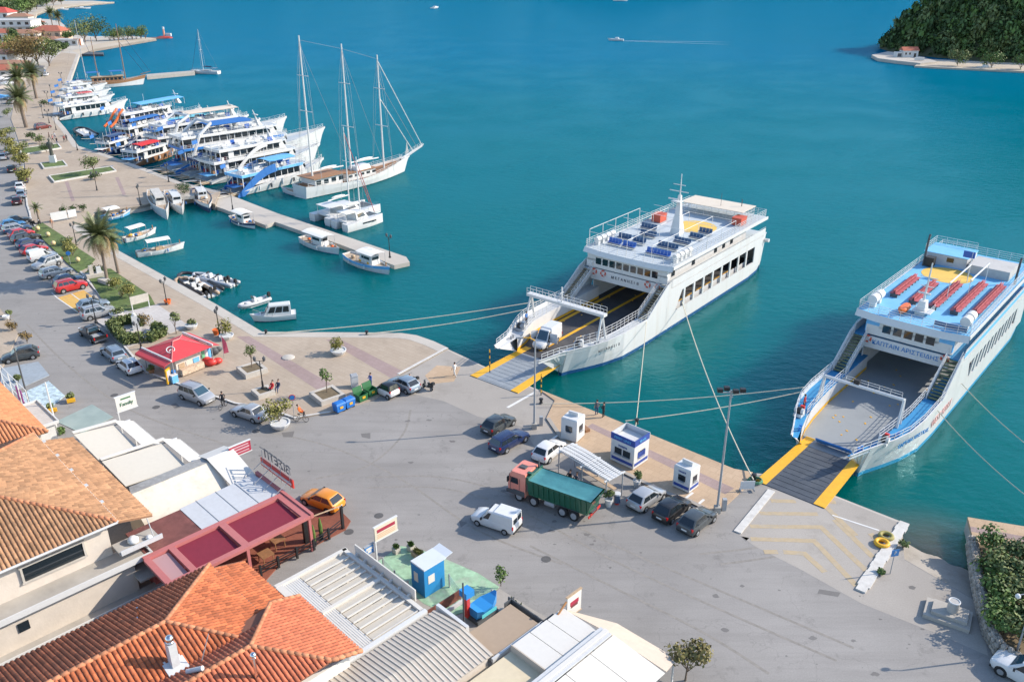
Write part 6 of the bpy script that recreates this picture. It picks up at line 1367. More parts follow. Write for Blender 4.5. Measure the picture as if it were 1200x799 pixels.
for i, (s, n) in enumerate(((-3.4,1.5),(-2.6,5.4),(-3.6,7.0))):
    tb = BT('cafe_table', ['wooden cafe table deep under the crimson pergola', 'wooden cafe table under the middle of the crimson pergola', 'wooden cafe table near the street end of the crimson pergola'][i], 'table', s, n, 'terrace tables')
    tb.add('table_top', MB().box((s,n,.85),(1.0,1.0,.05)), wood); [tb.add('leg', MB().box((s+a,n+c,.46),(.06,.06,.74)), wood) for a in (-.4,.4) for c in (-.4,.4)]
# roof sign of the restaurant
S = BT('roof_sign', 'long red and white roof sign with black letters standing over the restaurant', 'sign', -7.5, 9.6)
S.add('sign_panel', MB().box((-7.5,9.75,3.95),(5.0,.12,.75)), M('sign_red', (.55,.05,.04), .5)); S.add('stripe', MB().box((-7.5,9.66,3.9),(4.6,.08,.2)), awn_w)
text('ΒΙΣΕΤΠ', 1.15, letter_dk, S.o, (-7.5+7.5,.25,4.86), (-1,0,0), (0,0,1))
for s in (-9.6,-8.2,-6.8,-5.4): S.add('strut', MB().tube((s,9.7,4.2),(s,7.9,3.3),.03,5).tube((s,9.7,3.3),(s,9.7,5.3),.03,5), grey)
S.add('letter_rail', MB().tube((-9.9,9.72,4.36),(-5.1,9.72,4.36),.03,5).tube((-9.9,9.72,5.4),(-5.1,9.72,5.4),.03,5), dgrey)
# black fence of the terrace
F = BT('terrace_fence', 'black wooden post and rail fence around the red paved terrace', 'fence', -1.3, 6)
fp = [(-1.3,4.2),(-1.3,5.7),(-1.25,7.3),(-1.2,8.8),(-1.5,10.4),(-1.9,12.0)]
for s, n in fp: F.add('fence_post', MB().box((s,n,.62),(.16,.16,1.05)), blackm)
for z in (.45,.75,1.0):
    for a, c in zip(fp, fp[1:]): F.add('fence_rail', MB().tube((a[0],a[1],z),(c[0],c[1],z),.04,5), blackm)
F.add('gate_post', MB().box((-2.5,9.0,1.2),(.3,.5,2.2)), blackm); F.add('gate_post', MB().box((-1.9,12.0,1.2),(.2,.2,2.2)), blackm); F.add('gate_beam', MB().tube((-2.4,9.1,2.3),(-1.9,12.0,2.3),.06,6), woodl)
for i, (s, n) in enumerate(((-1.6,9.1),(-2.0,10.0))):
    p = BT('potted_cypress', ['slim green potted plant at the terrace gate, nearer the pergola', 'slim green potted plant at the terrace gate, nearer the road'][i], 'plant', s, n, 'terrace gate plants'); p.add('foliage', MB().lathe((s,n,.4), [(.05,0),(.16,.3),(.17,1.0),(.05,1.7)], 8), leaf_gr); p.add('pot', MB().cyl((s,n,.1),.15,.35,8,.2), black)

# ---- terracotta-roofed houses, bottom
T1 = BT('house', 'house with a long terracotta tile roof and steel chimney at the bottom left', 'house', 4, -8)
roof(T1, 'r', [[(0,0,4.4),(5.7,-5.4,6.5),(5.7,-22,6.5),(0,-22,4.4)][::-1], [(0,0,4.4),(8.75,0,4.4),(8.75,-2.5,5.37),(5.7,-5.4,6.5)], [(5.7,-5.4,6.5),(8.75,-2.5,5.37),(8.75,-22,5.37),(5.7,-22,6.5)][::-1], [(.1,2.35,3.45),(6.9,2.35,3.45),(6.9,.1,4.15),(.1,.1,4.15)]], tile_or)
ridge(T1, [(0,0,4.4),(5.7,-5.4,6.5),(5.7,-22,6.5)]); ridge(T1, [(5.7,-5.4,6.5),(8.75,-2.5,5.37)])
T1.add('gutter', MB().tube((0,.06,4.36),(7.6,.06,4.36),.06,6).tube((-.06,0,4.34),(-.06,-22,4.34),.07,6), M('dark_gutter', (.14,.10,.08), .6))
T1.add('wall', MB().box((4.1,-11,2.15),(7.4,21.4,4.3)), cream)
ch = T1.add('chimney', MB().box((8.3,-6.2,6.3),(.55,.45,1.8)), lgrey); o = T1.add('chimney_cap', MB().cyl((8.3,-6.2,7.2),.22,.12,10).ball((8.3,-6.2,7.5),.26,10), chrome, smooth=True); T1.add('chimney_flashing', MB().box((8.5,-6.2,5.55),(1.3,1.2,.12),ry=.25), lgrey)
T1.add('vent_pipe', MB().cyl((3.0,-6.0,5.4),.06,.9,8).cyl((3.0,-6.0,5.4),.2,.1,10), chrome); T1.add('vent_pipe', MB().cyl((2.6,-14.0,5.3),.06,.8,8).cyl((2.6,-14.0,5.3),.2,.1,10), chrome)
T2 = BT('house', 'house with a darker terracotta hip roof at the bottom centre left', 'house', 10.7, -8)
roof(T2, 'r', [[(7.0,.7,4.92),(7.0,2.8,4.22),(13.9,2.8,4.22),(13.9,.7,4.92),(10.6,-2.6,6.02)][::-1], [(10.6,-2.6,6.02),(13.9,.7,4.92),(13.9,-22,4.92),(10.6,-22,6.02)][::-1], [(10.6,-2.6,6.02),(10.6,-22,6.02),(8.7,-22,5.37),(8.7,-.8,5.37),(7.0,.7,4.85)][::-1]], M('terracotta_brick', (.44,.125,.06), .85, island=.2, var=.12, scale=.35, dirt=.2, dcol=(.24,.09,.06)))
ridge(T2, [(7.0,2.8,4.22),(7.0,.7,4.92),(10.6,-2.6,6.02),(10.6,-22,6.02)]); ridge(T2, [(13.9,2.8,4.22),(13.9,.7,4.92),(10.6,-2.6,6.02)])
T2.add('wall', MB().box((10.6,-9.8,2.05),(5.9,23.8,4.1)), M('white_plaster', (.70,.67,.62), .9, var=.05, dirt=.15, dcol=(.5,.45,.38)))
T2.add('air_conditioner', MB().box((13.75,-1.2,3.4),(.35,.9,.65)), lgrey)
pp = T2.add('flue_pipe', MB().cyl((12.4,-3.3,5.2),.11,1.7,8), chrome); T2.add('flue_cap', MB().cyl((12.4,-3.3,6.9),.16,.08,10).ball((12.4,-3.3,7.1),.2,10), chrome, smooth=True)
T2.add('satellite_dish', MB().tube((9.2,-5,5.6),(9.4,-4.4,7.4),.03,5), grey)
T2.add('flue_duct', MB().tube((9.5,-6.0,5.75),(10.3,-5.4,6.15),.15,10), lgrey)

# ---- white louvred pergola and corrugated roof
Wp = BT('pergola', 'large white louvred pergola roof beside the alley', 'pergola', 8.2, 5.8)
louv = M('louvre_cream', (.54,.495,.415), .7, var=.04, dirt=.15, dcol=(.5,.45,.36)); wfr = M('pergola_white', (.62,.59,.53), .6, var=.03, dirt=.1)
fr = MB()
fr.box((3.95,5.6,3.1),(.3,5.9,.35)).box((13.0,5.8,3.1),(.3,5.4,.35)).box((8.5,8.35,3.1),(9.3,.3,.35)).box((8.2,2.85,3.1),(8.9,.5,.3)).box((8.4,8.0,3.0),(.16,.16,.2))
fr.box((8.35,5.9,3.12),(.26,4.8,.3)); Wp.add('roof_frame', fr, wfr)
for i in range(12):
    s = 4.45+i*.70+(.18 if i > 5 else 0)
    Wp.add('louvre_panel', MB().slab([(s-.31,4.5,3.06),(s+.31,4.5,3.12),(s+.31,8.15,3.12),(s-.31,8.15,3.06)], .04), louv); Wp.add('louvre_rib', MB().box((s+.335,6.3,3.17),(.09,3.7,.1)), wfr)
Wp.add('solid_panel', MB().slab([(4.1,3.1,3.12),(12.8,3.1,3.12),(12.8,4.42,3.12),(4.1,4.42,3.12)], .06), wfr)
for i in range(8): Wp.add('panel_groove', MB().box((8.45,3.22+i*.16,3.125),(8.6,.03,.02)), lgrey)
for s in (4,8.4,13):
    for n in (3,8.3): Wp.add('post', MB().box((s,n,1.5),(.18,.18,2.9)), wfr)
Wp.add('front_board', MB().box((8.25,8.75,3.5),(6.9,.10,.95)), wfr)
for i in range(7): Wp.add('board_strut', MB().box((5.2+i,8.58,3.2),(.08,.3,.5)), lgrey)
Cr = BT('corrugated_shed', 'shed with a cream grey corrugated metal roof at the bottom edge', 'shed', 16, 3)
cm = M('corrugated_sheet', (.48,.42,.35), .6, var=.06, dirt=.3, dcol=(.36,.27,.18), dscale=.4)
Cr.add('roof', MB().slab([(13.4,-6,3.2),(16.2,-6,3.62),(16.2,9.0,3.62),(13.4,9.0,3.2)], .06).slab([(16.2,-6,3.62),(19.0,-6,3.2),(19.0,9.0,3.2),(16.2,9.0,3.62)], .06), cm)
for i in range(44):
    n = -5.8+i*.34
    Cr.add('roof_rib', MB().slab([(13.4,n-.07,3.245),(16.2,n-.07,3.665),(16.2,n+.07,3.665),(13.4,n+.07,3.245)], .07).slab([(16.2,n-.07,3.665),(19.0,n-.07,3.245),(19.0,n+.07,3.245),(16.2,n+.07,3.665)], .07), M('corrugated_rib', (.53,.48,.41), .6, var=.08, dirt=.35, dcol=(.36,.27,.18)))
Cr.add('wall', MB().box((16.2,1.4,1.6),(5.2,14.6,3.15)), cream); Cr.add('parapet', MB().box((13.1,4.5,3.1),(.3,8.0,.5)), white); Cr.add('front_wall', MB().box((14.8,9.3,2.9),(3.0,.25,1.1)), lgrey)
# ---- awnings right of the shed
b = BT('cafe_awning', 'flat brown fabric awning beside the small playground ride', 'awning', 17.5, 11.3, 'cafe awnings')
b.add('panel', MB().slab([(16.2,9.4,2.75),(18.8,9.2,2.75),(18.8,13.3,2.75),(16.2,13.3,2.75)], .06), M('brown_fabric', (.37,.28,.20), .85, var=.04)); 
for s in (16.3,18.7):
    for n in (9.5,13.2): b.add('post', MB().box((s,n,1.35),(.1,.1,2.65)), dgrey)
b.add('grey_screen', MB().box((17.4,13.6,2.2),(3.4,.08,1.4)).box((16.0,13.4,2.2),(.08,.9,1.4)).box((19.0,13.9,2.2),(.08,1.3,1.4)), dgrey); b.add('edge_beam', MB().box((19.0,11.2,2.75),(.16,4.6,.3)), lgrey)
b = BT('cafe_awning', 'white panelled awning with a cream lower part left of the ridge beam', 'awning', 20.8, 11, 'cafe awnings')
b.add('cream_panel', MB().slab([(19.3,3,2.9),(22.3,3,2.9),(22.2,10.2,2.9),(19.4,10.2,2.9)], .06), M('cream_fabric', (.62,.53,.37), .85, var=.05, dirt=.15, dcol=(.5,.42,.28)))
for i in range(3): b.add('white_panel', MB().slab([(19.4+i*.02,10.3+i*1.6,3.35),(22.3,10.3+i*1.6,3.35),(22.3,11.85+i*1.6,3.35),(19.4,11.85+i*1.6,3.35)], .06), awn_w)
b.add('side_flap', MB().box((20.8,10.22,3.15),(2.9,.06,.5)), M('tan_flap', (.48,.41,.34), .85))
for s in (19.6,22.2):
    for n in (4,10,15): b.add('post', MB().box((s,n,1.45),(.12,.12,2.85)), white)
b = BT('cafe_awning', 'large white tent awning with beige front flaps at the bottom edge', 'awning', 24, 12, 'cafe awnings')
b.add('ridge_beam', MB().slab([(22.5,3,3.65),(23.4,3,3.65),(23.4,15.2,3.65),(22.5,15.2,3.65)], .1), lgrey); b.add('ridge_cover', MB().box((23.0,9,3.72),(.3,12.4,.1)), awn_w)
for i in range(4): b.add('white_panel', MB().slab([(23.45,6.2+i*2.3,3.5),(27.2,6.6+i*2.3,2.7),(27.2,8.85+i*2.3,2.7),(23.45,8.45+i*2.3,3.5)], .05), awn_w)
b.add('front_flap', MB().slab([(19.4,15.1,3.2),(23.0,15.2,3.55),(22.3,17.2,2.5)], .04).slab([(23.0,15.2,3.55),(27.2,15.9,2.7),(26.9,17.5,2.4),(22.3,17.2,2.5)], .04), M('beige_fabric', (.55,.46,.37), .85, var=.04, dirt=.1))
for s, n in ((22.3,17.0),(26.8,17.3),(27.0,9)): b.add('post', MB().box((s,n,1.25),(.1,.1,2.4)), white)

# ---- street furniture around the restaurants
def sign_board(name, label, s, n, h, w, hh, m, pole=(0,), txt=None, tm=None, ts=.3, pm=white, bars=()):
    t = thing(name, label, 'sign', bpos(s, n), BROT+pi/2); bd = MB().box((0,0,h),(w,.12,hh)).build('board', m, t)
    MB().box((0,0,h+hh/2+.04),(w+.12,.16,.08)).box((0,0,h-hh/2-.04),(w+.12,.16,.08)).build('frame', pm, t)
    for p in pole: MB().box((p,0,h/2-hh/4),(.1,.1,h-hh/2)).build('pole', pm, t)
    for y in (-1, 1):
        for bz, bw, bh, bm in bars: MB().box((0,y*.065,h+bz*hh),(w*bw,.012,hh*bh)).build('printed_band', bm, bd)
    if txt: text(txt, ts, tm or letter_dk, bd, (0,-.085,h-.1), (1,0,0), (0,0,1)); text(txt, ts, tm or letter_dk, bd, (0,.085,h-.1), (-1,0,0), (0,0,1))
    return t
crd = M('sign_crimson', (.35,.03,.06), .5); sgr = M('sign_green', (.05,.16,.07), .5); spk = M('sign_pink', (.55,.35,.38), .6); sor = M('sign_orange', (.60,.35,.2), .6)
sign_board('restaurant_sign', 'white sign board with green lettering above the first cream awning', -28.5, 6.0, 3.9, 1.9, 1.5, awn_w, (-.9,), 'Family', sgr, .5, bars=((.3,.5,.1,sgr),))
sign_board('restaurant_sign', 'dark crimson sign board behind the white hood', -13.4, 9.6, 3.7, 2.0, 1.0, crd, (-.95,), bars=((.28,.8,.12,spk),(.02,.85,.14,spk),(-.28,.8,.1,spk)))
sign_board('restaurant_sign', 'cream sign board with a red band on a white pole beside the green floor', 4.4, 11.8, 3.5, 2.1, 1.2, M('sign_cream', (.60,.54,.42), .6), (-1.0,), bars=((.16,.8,.24,crd),(-.1,.8,.05,sor),(-.22,.8,.05,sor),(-.34,.8,.05,sor)))
sign_board('round_sign', 'small blue and white sign left of the cream sign board', 4.2, 10.3, 2.3, .8, .7, M('sign_blue', (.06,.22,.50), .5), (.0,), pm=grey, bars=((.15,.7,.3,awn_w),(-.2,.4,.3,awn_w)))
rs = sign_board('restaurant_sign', 'white poster sign on a brown post beside the white tent awning', 19.6, 15.9, 3.3, 1.4, 1.7, awn_w, (-.75,), pm=woodl, bars=((.1,.6,.2,crd),(-.05,.5,.12,M('sign_maroon', (.16,.04,.04), .6))))
MB().tube((-.75,0,3.9),(-3.0,0,2.3),.07,5).build('brace', M('orange_timber', (.48,.22,.08), .7), rs)
# blue cabin
C = BT('blue_cabin', 'blue cabin with a white roof and stickers on the green painted floor', 'cabin', 8.5, 12.4)
cb = M('cabin_blue', (.02,.22,.50), .5, var=.05)
C.add('body', MB().box((8.5,12.4,1.3),(1.5,1.9,2.4)), cb); C.add('roof', MB().box((8.5,12.5,2.56),(1.55,2.1,.12)), M('cabin_roof', (.58,.62,.66), .6, dirt=.1)); C.add('awning', MB().slab([(7.75,13.45,2.6),(9.25,13.45,2.6),(9.25,14.2,2.72),(7.75,14.2,2.72)],.06), M('cabin_roof', (.58,.62,.66))); C.add('sticker', MB().box((9.26,12.1,1.5),(.03,.6,.7)), awn_w); C.add('sticker', MB().box((8.3,11.44,1.5),(.45,.03,.8)), awn_w); C.add('door', MB().box((8.5,13.36,1.2),(.8,.04,2.0)), navy)
# playground ride
Rd = BT('kiddie_ride', 'small blue coin-operated children ride shaped like a boat by the shed', 'ride', 13.5, 13.2)
Rd.add('base', MB().box((13.5,13.2,.25),(1.2,2.0,.3)), dgrey); hl = MB(); hl.loft([[(13.5-.5*w,12.3+y,.5),(13.5+.5*w,12.3+y,.5),(13.5+.65*w,12.3+y,1.1+z),(13.5-.65*w,12.3+y,1.1+z)] for y,w,z in ((0,.7,.1),(.5,1,0),(1.3,1,.05),(1.9,.5,.25),(2.2,.15,.45))]); Rd.add('boat_body', hl, M('ride_blue', (.03,.25,.60), .35)); Rd.add('stripe', MB().box((14.2,13.2,.8),(.04,1.4,.3)), M('ride_aqua', (.10,.50,.55), .4)); Rd.add('column', MB().box((13.0,12.2,1.3),(.3,.3,2.0)), red); Rd.add('head', MB().box((13.0,12.2,2.45),(.75,.75,.5)), M('ride_blue', (.03,.25,.60)))
# glass windbreak panels
gl = M('clear_screen', (.55,.65,.62), .1, trans=.75)
Gf = BT('glass_windbreak', 'clear glass windbreak fence along the green painted floor', 'fence', 8, 11)
gp = [(4.6,11.2),(6.4,10.9),(8.0,10.9)]; gq = [(9.6,13.5),(11.4,13.0),(13.0,14.6)]
for ps in (gp, gq):
    for s, n in ps: Gf.add('fence_post', MB().box((s,n,.65),(.09,.09,1.3)), grey)
    for a, c in zip(ps, ps[1:]): d = Vector((c[0]-a[0],c[1]-a[1],0)); Gf.add('glass_pane', MB().box(((a[0]+c[0])/2,(a[1]+c[1])/2,.75),(d.length-.1,.03,.9),atan2(d.y,d.x)), gl)
Bx = BT('display_case', 'low grey frame with a dark photo panel beside the shed', 'display case', 12.2, 10.8); Bx.add('frame', MB().box((12.2,10.8,1.0),(.2,3.8,.25)).box((13.6,9.2,1.6),(2.6,.2,.4)), lgrey); Bx.add('panel', MB().box((12.05,10.9,1.6),(.08,3.2,.8)), M('photo_panel', (.16,.06,.04), .5, var=.5, scale=2)); Bx.add('post', MB().tube((14.0,11.0,0),(14.0,11.0,4.6),.06,6), dgrey)
for i, (s, n, m, lb) in enumerate(((5.5,14.0,woodl,'long planter box with herbs at the road edge of the green floor'),(3.6,13.2,stone,'white flower pot at the left corner of the green floor'),(4.2,14.2,stone,'white flower pot at the road corner of the green floor'),(15.0,15.0,white,'white planter box with a small yucca by the playground ride'))):
    pb = BT('planter', lb, 'planter', s, n, 'shop planters'); w = 1.5 if i == 0 else .5 if i < 3 else 1.3; pb.add('box', MB().box((s,n,.3),(w,.45,.45),top=(1.08,1.1)), m); lf = MB(); rr = random.Random(i)
    for k in range(70): a = rr.random()*6.28; lf.raw([(s+(rr.random()-.5)*w,n+(rr.random()-.5)*.4,.5),(s+(rr.random()-.5)*w+.12*cos(a),n+(rr.random()-.5)*.5,.6+.35*rr.random()*(2 if i == 3 else 1)),(s+(rr.random()-.5)*w,n+(rr.random()-.5)*.4,.75)],[(0,1,2)])
    pb.add('foliage', lf, leaf_ye if i == 0 else leaf_gr)
# shopfront bits at the left edge
b = BT('shop_pavilion', 'low white shop pavilion with a flat roof beside the pebble terrace', 'shop', -34.8, -.4); b.add('roof', MB().box((-34.8,-.4,2.4),(5.6,2.2,.15)), M('pavilion_roof', (.50,.46,.42), .85, var=.1, dirt=.3)); b.add('wall', MB().box((-34.8,-.5,1.15),(5.2,1.8,2.3)), white); b.add('rim', MB().box((-34.8,.75,2.5),(5.7,.12,.3)).box((-31.95,-.4,2.5),(.12,2.3,.3)).box((-37.65,-.4,2.5),(.12,2.3,.3)), white)
b = BT('white_lattice_frame', 'white lattice frame with purple drapes at the left edge terrace', 'frame', -44, .4); 
for i in range(4): b.add('upright', MB().box((-48+i*2.8,.4,1.6),(.09,.09,3.1)), white)
for z in (1.2,2.1,3.1): b.add('crossbar', MB().box((-43.8,.4,z),(8.6,.07,.07)), white)
b.add('drape', MB().box((-41.3,.3,1.5),(.5,.06,2.0)), M('purple_cloth', (.30,.06,.26), .8)); b.add('drape', MB().box((-42.6,.3,1.7),(.4,.06,1.6)), M('purple_cloth', (.30,.06,.26)))
for i, (px, h) in enumerate((((36,480),7.0),((66,500),5.0))): tag(MB().cyl((*g(*px),0),.09 if i else .11,h,8,.06).build('utility_pole', dgrey if i == 0 else white), ['dark wooden utility pole beside the pebble terrace','white flag pole beside the low pavilion'][i], 'pole')
# ------------------------------------------------------------------ promenade furniture, kiosks and people
def lamp_proto(label):
    t = thing('street_lamp', label, 'street lamp', (0, 0, .12), 0, 'promenade lanterns')
    MB().lathe((0, 0, 0), [(.20, 0), (.20, .15), (.12, .3), (.10, .9), (.06, 1.0), (.055, 3.1), (.04, 3.3)], 8).build('post', blackm, t)
    MB().tube((-.5, 0, 3.25), (.5, 0, 3.25), .03, 5).path([(0, 0, 2.9), (.25, 0, 3.0), (.5, 0, 3.25)], .02, 4).path([(0, 0, 2.9), (-.25, 0, 3.0), (-.5, 0, 3.25)], .02, 4).build('arms', blackm, t)
    for s in (-.5, .5): l = MB().lathe((s, 0, 3.25), [(.06, 0), (.16, .12), (.18, .42), (.05, .52), (.03, .62)], 8).build('lantern', dgrey, t)
    return t
LAMP = lamp_proto('black twin lantern lamp rising from the stone bench planter beside two seated people'); LAMP.location = (*g(309, 460), .5)
for px, z, lb in (((196,358),.12,'black twin lantern lamp with a terracotta pot at its foot by the quay'), ((258,395),.12,'black twin lantern lamp beside the round white tub near the small cruiser'), ((113,379),.12,'black lamp standing in front of the silver sports utility car'), ((166,410),.12,'black lamp between the hedge square and the red kiosk'), ((90,288),.12,'black lamp on the lawn left of the tall palm'),
                 ((165,241),.12,'black twin lantern lamp on the plaza above the blue caique'), ((114,224),.12,'slim lamp in the open middle of the plaza'), ((198,214),.12,'lamp at the plaza edge behind the red-awning boat'), ((273,247),.14,'lamp at the root of the pier'), ((457,303),.14,'twin lantern lamp at the outer end of the pier'), ((91,177),.12,'lamp on the plaza edge by the far walkers'),
                 ((66,153),.12,'lamp on the far promenade behind the dark red car'), ((58,145),.12,'lamp on the far promenade left of the passenger boat'), ((51,139),.12,'lamp on the far promenade beside the big palm'), ((61,114),.12,'lamp on the far promenade level with the yachts'), ((57,122),.12,'lamp on the far promenade between palm and yachts'), ((73,98),.12,'lamp farthest up the promenade')):
    copy_tree(LAMP, None, (*g(*px), z), random.random()*3, lb)
def tall_pole(px, h, label, flood=0, arm=1.2):
    t = thing('light_mast', label, 'light mast', g(*px)); MB().cyl((0, 0, 0), .11, h, 10, .07).build('mast', grey, t); MB().box((0, 0, .3), (.5, .5, .6)).build('footing', concrete, t)
    if flood:
        MB().tube((-.9, 0, h-.2), (.9, 0, h-.2), .05, 6).tube((0, -.5, h-.35), (0, .5, h-.35), .05, 6).build('cross_bar', grey, t)
        for x, y in ((-.9, 0), (-.3, .3), (.3, -.2), (.9, 0)): MB().box((x, y, h+.02), (.42, .34, .3)).build('floodlight', blackm, t)
    else:
        MB().path([(0, 0, h-.05), (-arm*.4, 0, h+.25), (-arm, 0, h+.3)], .05, 6).build('arm', yellow, t); MB().box((-arm-.3, 0, h+.28), (.7, .26, .14)).build('lamp_head', grey, t)
    return t
tall_pole((840,600), 11.6, 'tall floodlight mast beside the dark grey hatchback', 1); tall_pole((626,502), 9.6, 'tall street light mast with a yellow arm near the booths')
tag(MB().box((*g(848,597), .55), (.35, .35, 1.1)).build('junction_box', grey), 'grey electrical box at the foot of the floodlight mast', 'box'); tag(MB().box((*g(634,498), .5), (.35, .35, 1.0)).build('junction_box', grey), 'grey electrical box at the foot of the street light mast', 'box')
for px, h, lb in (((574,437),2.9,'black and yellow striped pole left of the first ferry ramp'), ((634,463),2.6,'black and yellow striped pole right of the first ferry ramp')):
    t = thing('striped_pole', lb, 'pole', g(*px), 0, 'ramp marker poles')
    for i in range(8): MB().cyl((0, 0, i*h/8), .06, h/8, 7).build('band', yellow if i % 2 else blackm, t)
tall = thing('light_mast', 'thin lamp mast among the shrubs at the right edge', 'light mast', g(1190, 768)); MB().cyl((0, 0, 0), .08, 5.0, 8, .05).build('mast', grey, tall); MB().path([(0, 0, 5), (-.5, .1, 5.2), (-1.0, .1, 5.1)], .04, 5).build('arm', grey, tall); MB().ball((-1.0, .1, 5.0), .18, 8).build('lamp_head', white, tall)
def planter_sq(px, w, label, rz=PAVE_A-pi/2, h=.55, group='square stone planters'):
    t = thing('stone_planter', label, 'planter', (*g(*px), .12), rz, group); mb = MB()
    for s in (-1, 1): mb.box((0, s*(w/2-.18), h/2), (w, .36, h)); mb.box((s*(w/2-.18), 0, h/2), (.36, w-.72, h*.996))
    mb.build('stone_rim', stone, t); MB().box((0, 0, h/2-.05), (w-.72, w-.72, h-.06)).build('soil', soil, t); return t
planter_sq((296,437), 2.6, 'square stone planter with a young tree in the middle of the promenade'); planter_sq((384,467), 2.8, 'square stone planter with a young tree nearest the blue bins'); planter_sq((309,463), 1.9, 'stone bench planter holding the twin lantern lamp', h=.5)
def tub(px, r, h, label, m=white, z=.12): return tag(MB().lathe((0, 0, 0), [(r*.7, 0), (r, h*.55), (r*1.12, h*.9), (r*1.12, h), (r*.95, h), (r*.9, h*.85), (.05, h*.85)], 14).build('planter_tub', m, smooth=False, loc=(*g(*px), z)), label, 'planter', 'round planter tubs')
tub((397,416), .85, .6, 'round white tub with a yellow green bush in the open promenade'); tub((329,501), .9, .65, 'round white tub under the big oleander by the silver saloon', z=0); tub((266,398), .8, .55, 'round white tub beside the kiosk loungers'); tub((225,386), .7, .55, 'round white tub at the corner of the flagstone square'); tub((137,371), .8, .5, 'low white tub at the nose of the silver sports utility car')
tub((254,393), .4, .7, 'terracotta pot beside the round white tub near the kiosk', orange); tub((197,357), .42, .6, 'terracotta pot at the foot of the quay lamp', orange)
tub((713,593), .32, .75, 'square white pot with a round bush behind the tipper truck', z=.0); tub((746,570), .32, .7, 'white pot with a round bush beside the silver hatchback', z=.0); tub((178,438), .35, .5, 'brown pot with a small shrub at the kiosk corner', wood); tub((8,375), .4, .5, 'white tub at the left edge sidewalk')
MB_d = MB().lathe((0, 0, 0), [(.75, 0), (.7, .1), (.3, .18), (.05, .2)], 14); tag(MB_d.build('fountain_cover', stone, loc=(*g(338,420), .12)), 'low round pale cover set in the promenade paving', 'cover')
def wheelie(px, col, label, rz, open_=False):
    t = thing('waste_container', label, 'waste container', g(*px), rz, 'wheeled waste containers'); t.scale = (.92, .88, .84); m = M('bin_'+col[0], col[1], .5, var=.06)
    mb = MB(); a = [(-.62, -.5), (.62, -.5), (.62, .5), (-.62, .5)]; mb.loft([[(x*.86, y*.86, .2) for x, y in a], [(x, y, 1.1) for x, y in a], [(x*.93, y*.93, 1.1) for x, y in a], [(x*.85, y*.85, .35) for x, y in a]], cap=False); mb.face([(x*.85, y*.85, .36) for x, y in a]); mb.face([(x*.86, y*.86, .2) for x, y in reversed(a)]); mb.build('bin_body', m, t)
    if open_: MB().box((0, .62, 1.25), (1.25, .08, .9), shear=(0, .25)).build('lid', m, t)
    else: MB().loft([[(x*1.04, y*1.04, 1.11) for x, y in a], [(x*.95, y*.85, 1.3) for x, y in a], [(x*.7, y*.5, 1.36) for x, y in a]]).build('lid', m, t)
    for x in (-.45, .45):
        for y in (-.35, .35): MB().tube((x, y-.04, .1), (x, y+.04, .1), .1, 8).build('caster', black, t)
    MB().box((0, -.515, .75), (.4, .02, .3)).build('sticker', yellow, t); return t
brz = gd((395,478), (432,462)); BB, BGc = ('blue', (.02,.16,.50)), ('green', (.03,.14,.05))
wheelie((398,482), BB, 'blue lidded waste container at the left end of the container row', brz); wheelie((409,477), BB, 'blue lidded waste container next to the green ones', brz); wheelie((424,470), BGc, 'open green waste container next to the blue ones', brz, True); wheelie((435,464), BGc, 'open green waste container nearest the tiny white car', brz, True)
t = thing('litter_bin', 'grey metal litter bin standing behind the green containers', 'bin', (*g(416,454), .12), .4); MB().box((0, 0, .65), (.7, .7, 1.3)).build('bin_body', lgrey, t); MB().box((0, 0, 1.4), (.8, .8, .12), top=(.8, .8)).build('bin_lid', grey, t)
t = thing('litter_bin', 'dark blue pedal bin behind the tipper truck', 'bin', g(723,590), 0); MB().cyl((0, 0, .2), .28, .75, 10).build('bin_body', M('bin_body_dark', (.05,.09,.16), .5), t); MB().cyl((0, 0, .95), .3, .14, 10).build('bin_lid', lgrey, t); MB().cyl((0, 0, 0), .2, .2, 8).build('bin_foot', red, t)
# road signs
def road_sign(px, label, m, h=2.3, z=.12): 
    t = thing('road_sign', label, 'sign', (*g(*px), z), .3); MB().cyl((0, 0, 0), .035, h, 6).build('pole', grey, t); MB().tube((0, -.03, h-.1), (0, -.07, h-.1), .33, 16).build('sign_face', m, t); MB().tube((0, -.071, h-.1), (0, -.08, h-.1), .26, 16).build('sign_disc', blue, t); return t
road_sign((345,489), 'round blue and red traffic sign beside the oleander', red); road_sign((83,311), 'round blue sign on the lawn by the silver car', blue, 1.9)
t = thing('notice_board', 'white notice board on two legs on the lawn by the flagstone square', 'board', (*g(166,364), .15), gd((157,364), (176,359))); MB().box((0, 0, 1.5), (2.4, .08, 1.1)).build('board', stone, t); [MB().box((s*1.1, 0, .5), (.1, .1, 1.0)).build('leg', white, t) for s in (-1, 1)]
t = thing('notice_board', 'wide white panel standing at the plaza corner near the blue caique', 'board', (*g(77,259), .12), gd((68,260), (85,257))); MB().box((-.9, 0, 1.0), (2.6, .06, 1.4)).build('board', white, t); MB().box((1.3, .1, 1.0), (1.4, .06, 1.3), .1).build('board', white, t); [MB().box((s, 0, .2), (.08, .08, .4)).build('leg', grey, t) for s in (-2.0, .3, 1.8)]
lawn_lamp = None
for i, (px, lb) in enumerate((((45,272),'pale globe lamp on the far end of the lawn'), ((57,279),'second pale globe lamp on the car park lawn'), ((63.5,289.5),'pale globe lamp on the lawn below the scooter'), ((92,309),'pale globe lamp on the lawn beside the dark shrub'), ((143,349),'pale globe lamp on the lawn near the notice board'))):
    t = thing('globe_lamp', lb, 'lamp', (*g(*px), .17), 0, 'pale globe lamps on the lawn'); MB().cyl((0, 0, 0), .1, .2, 8).build('foot', dgrey, t); MB().ball((0, 0, .5), .38, 12).build('globe', M('globe_cream', (.62,.48,.25), .5), t, smooth=True)
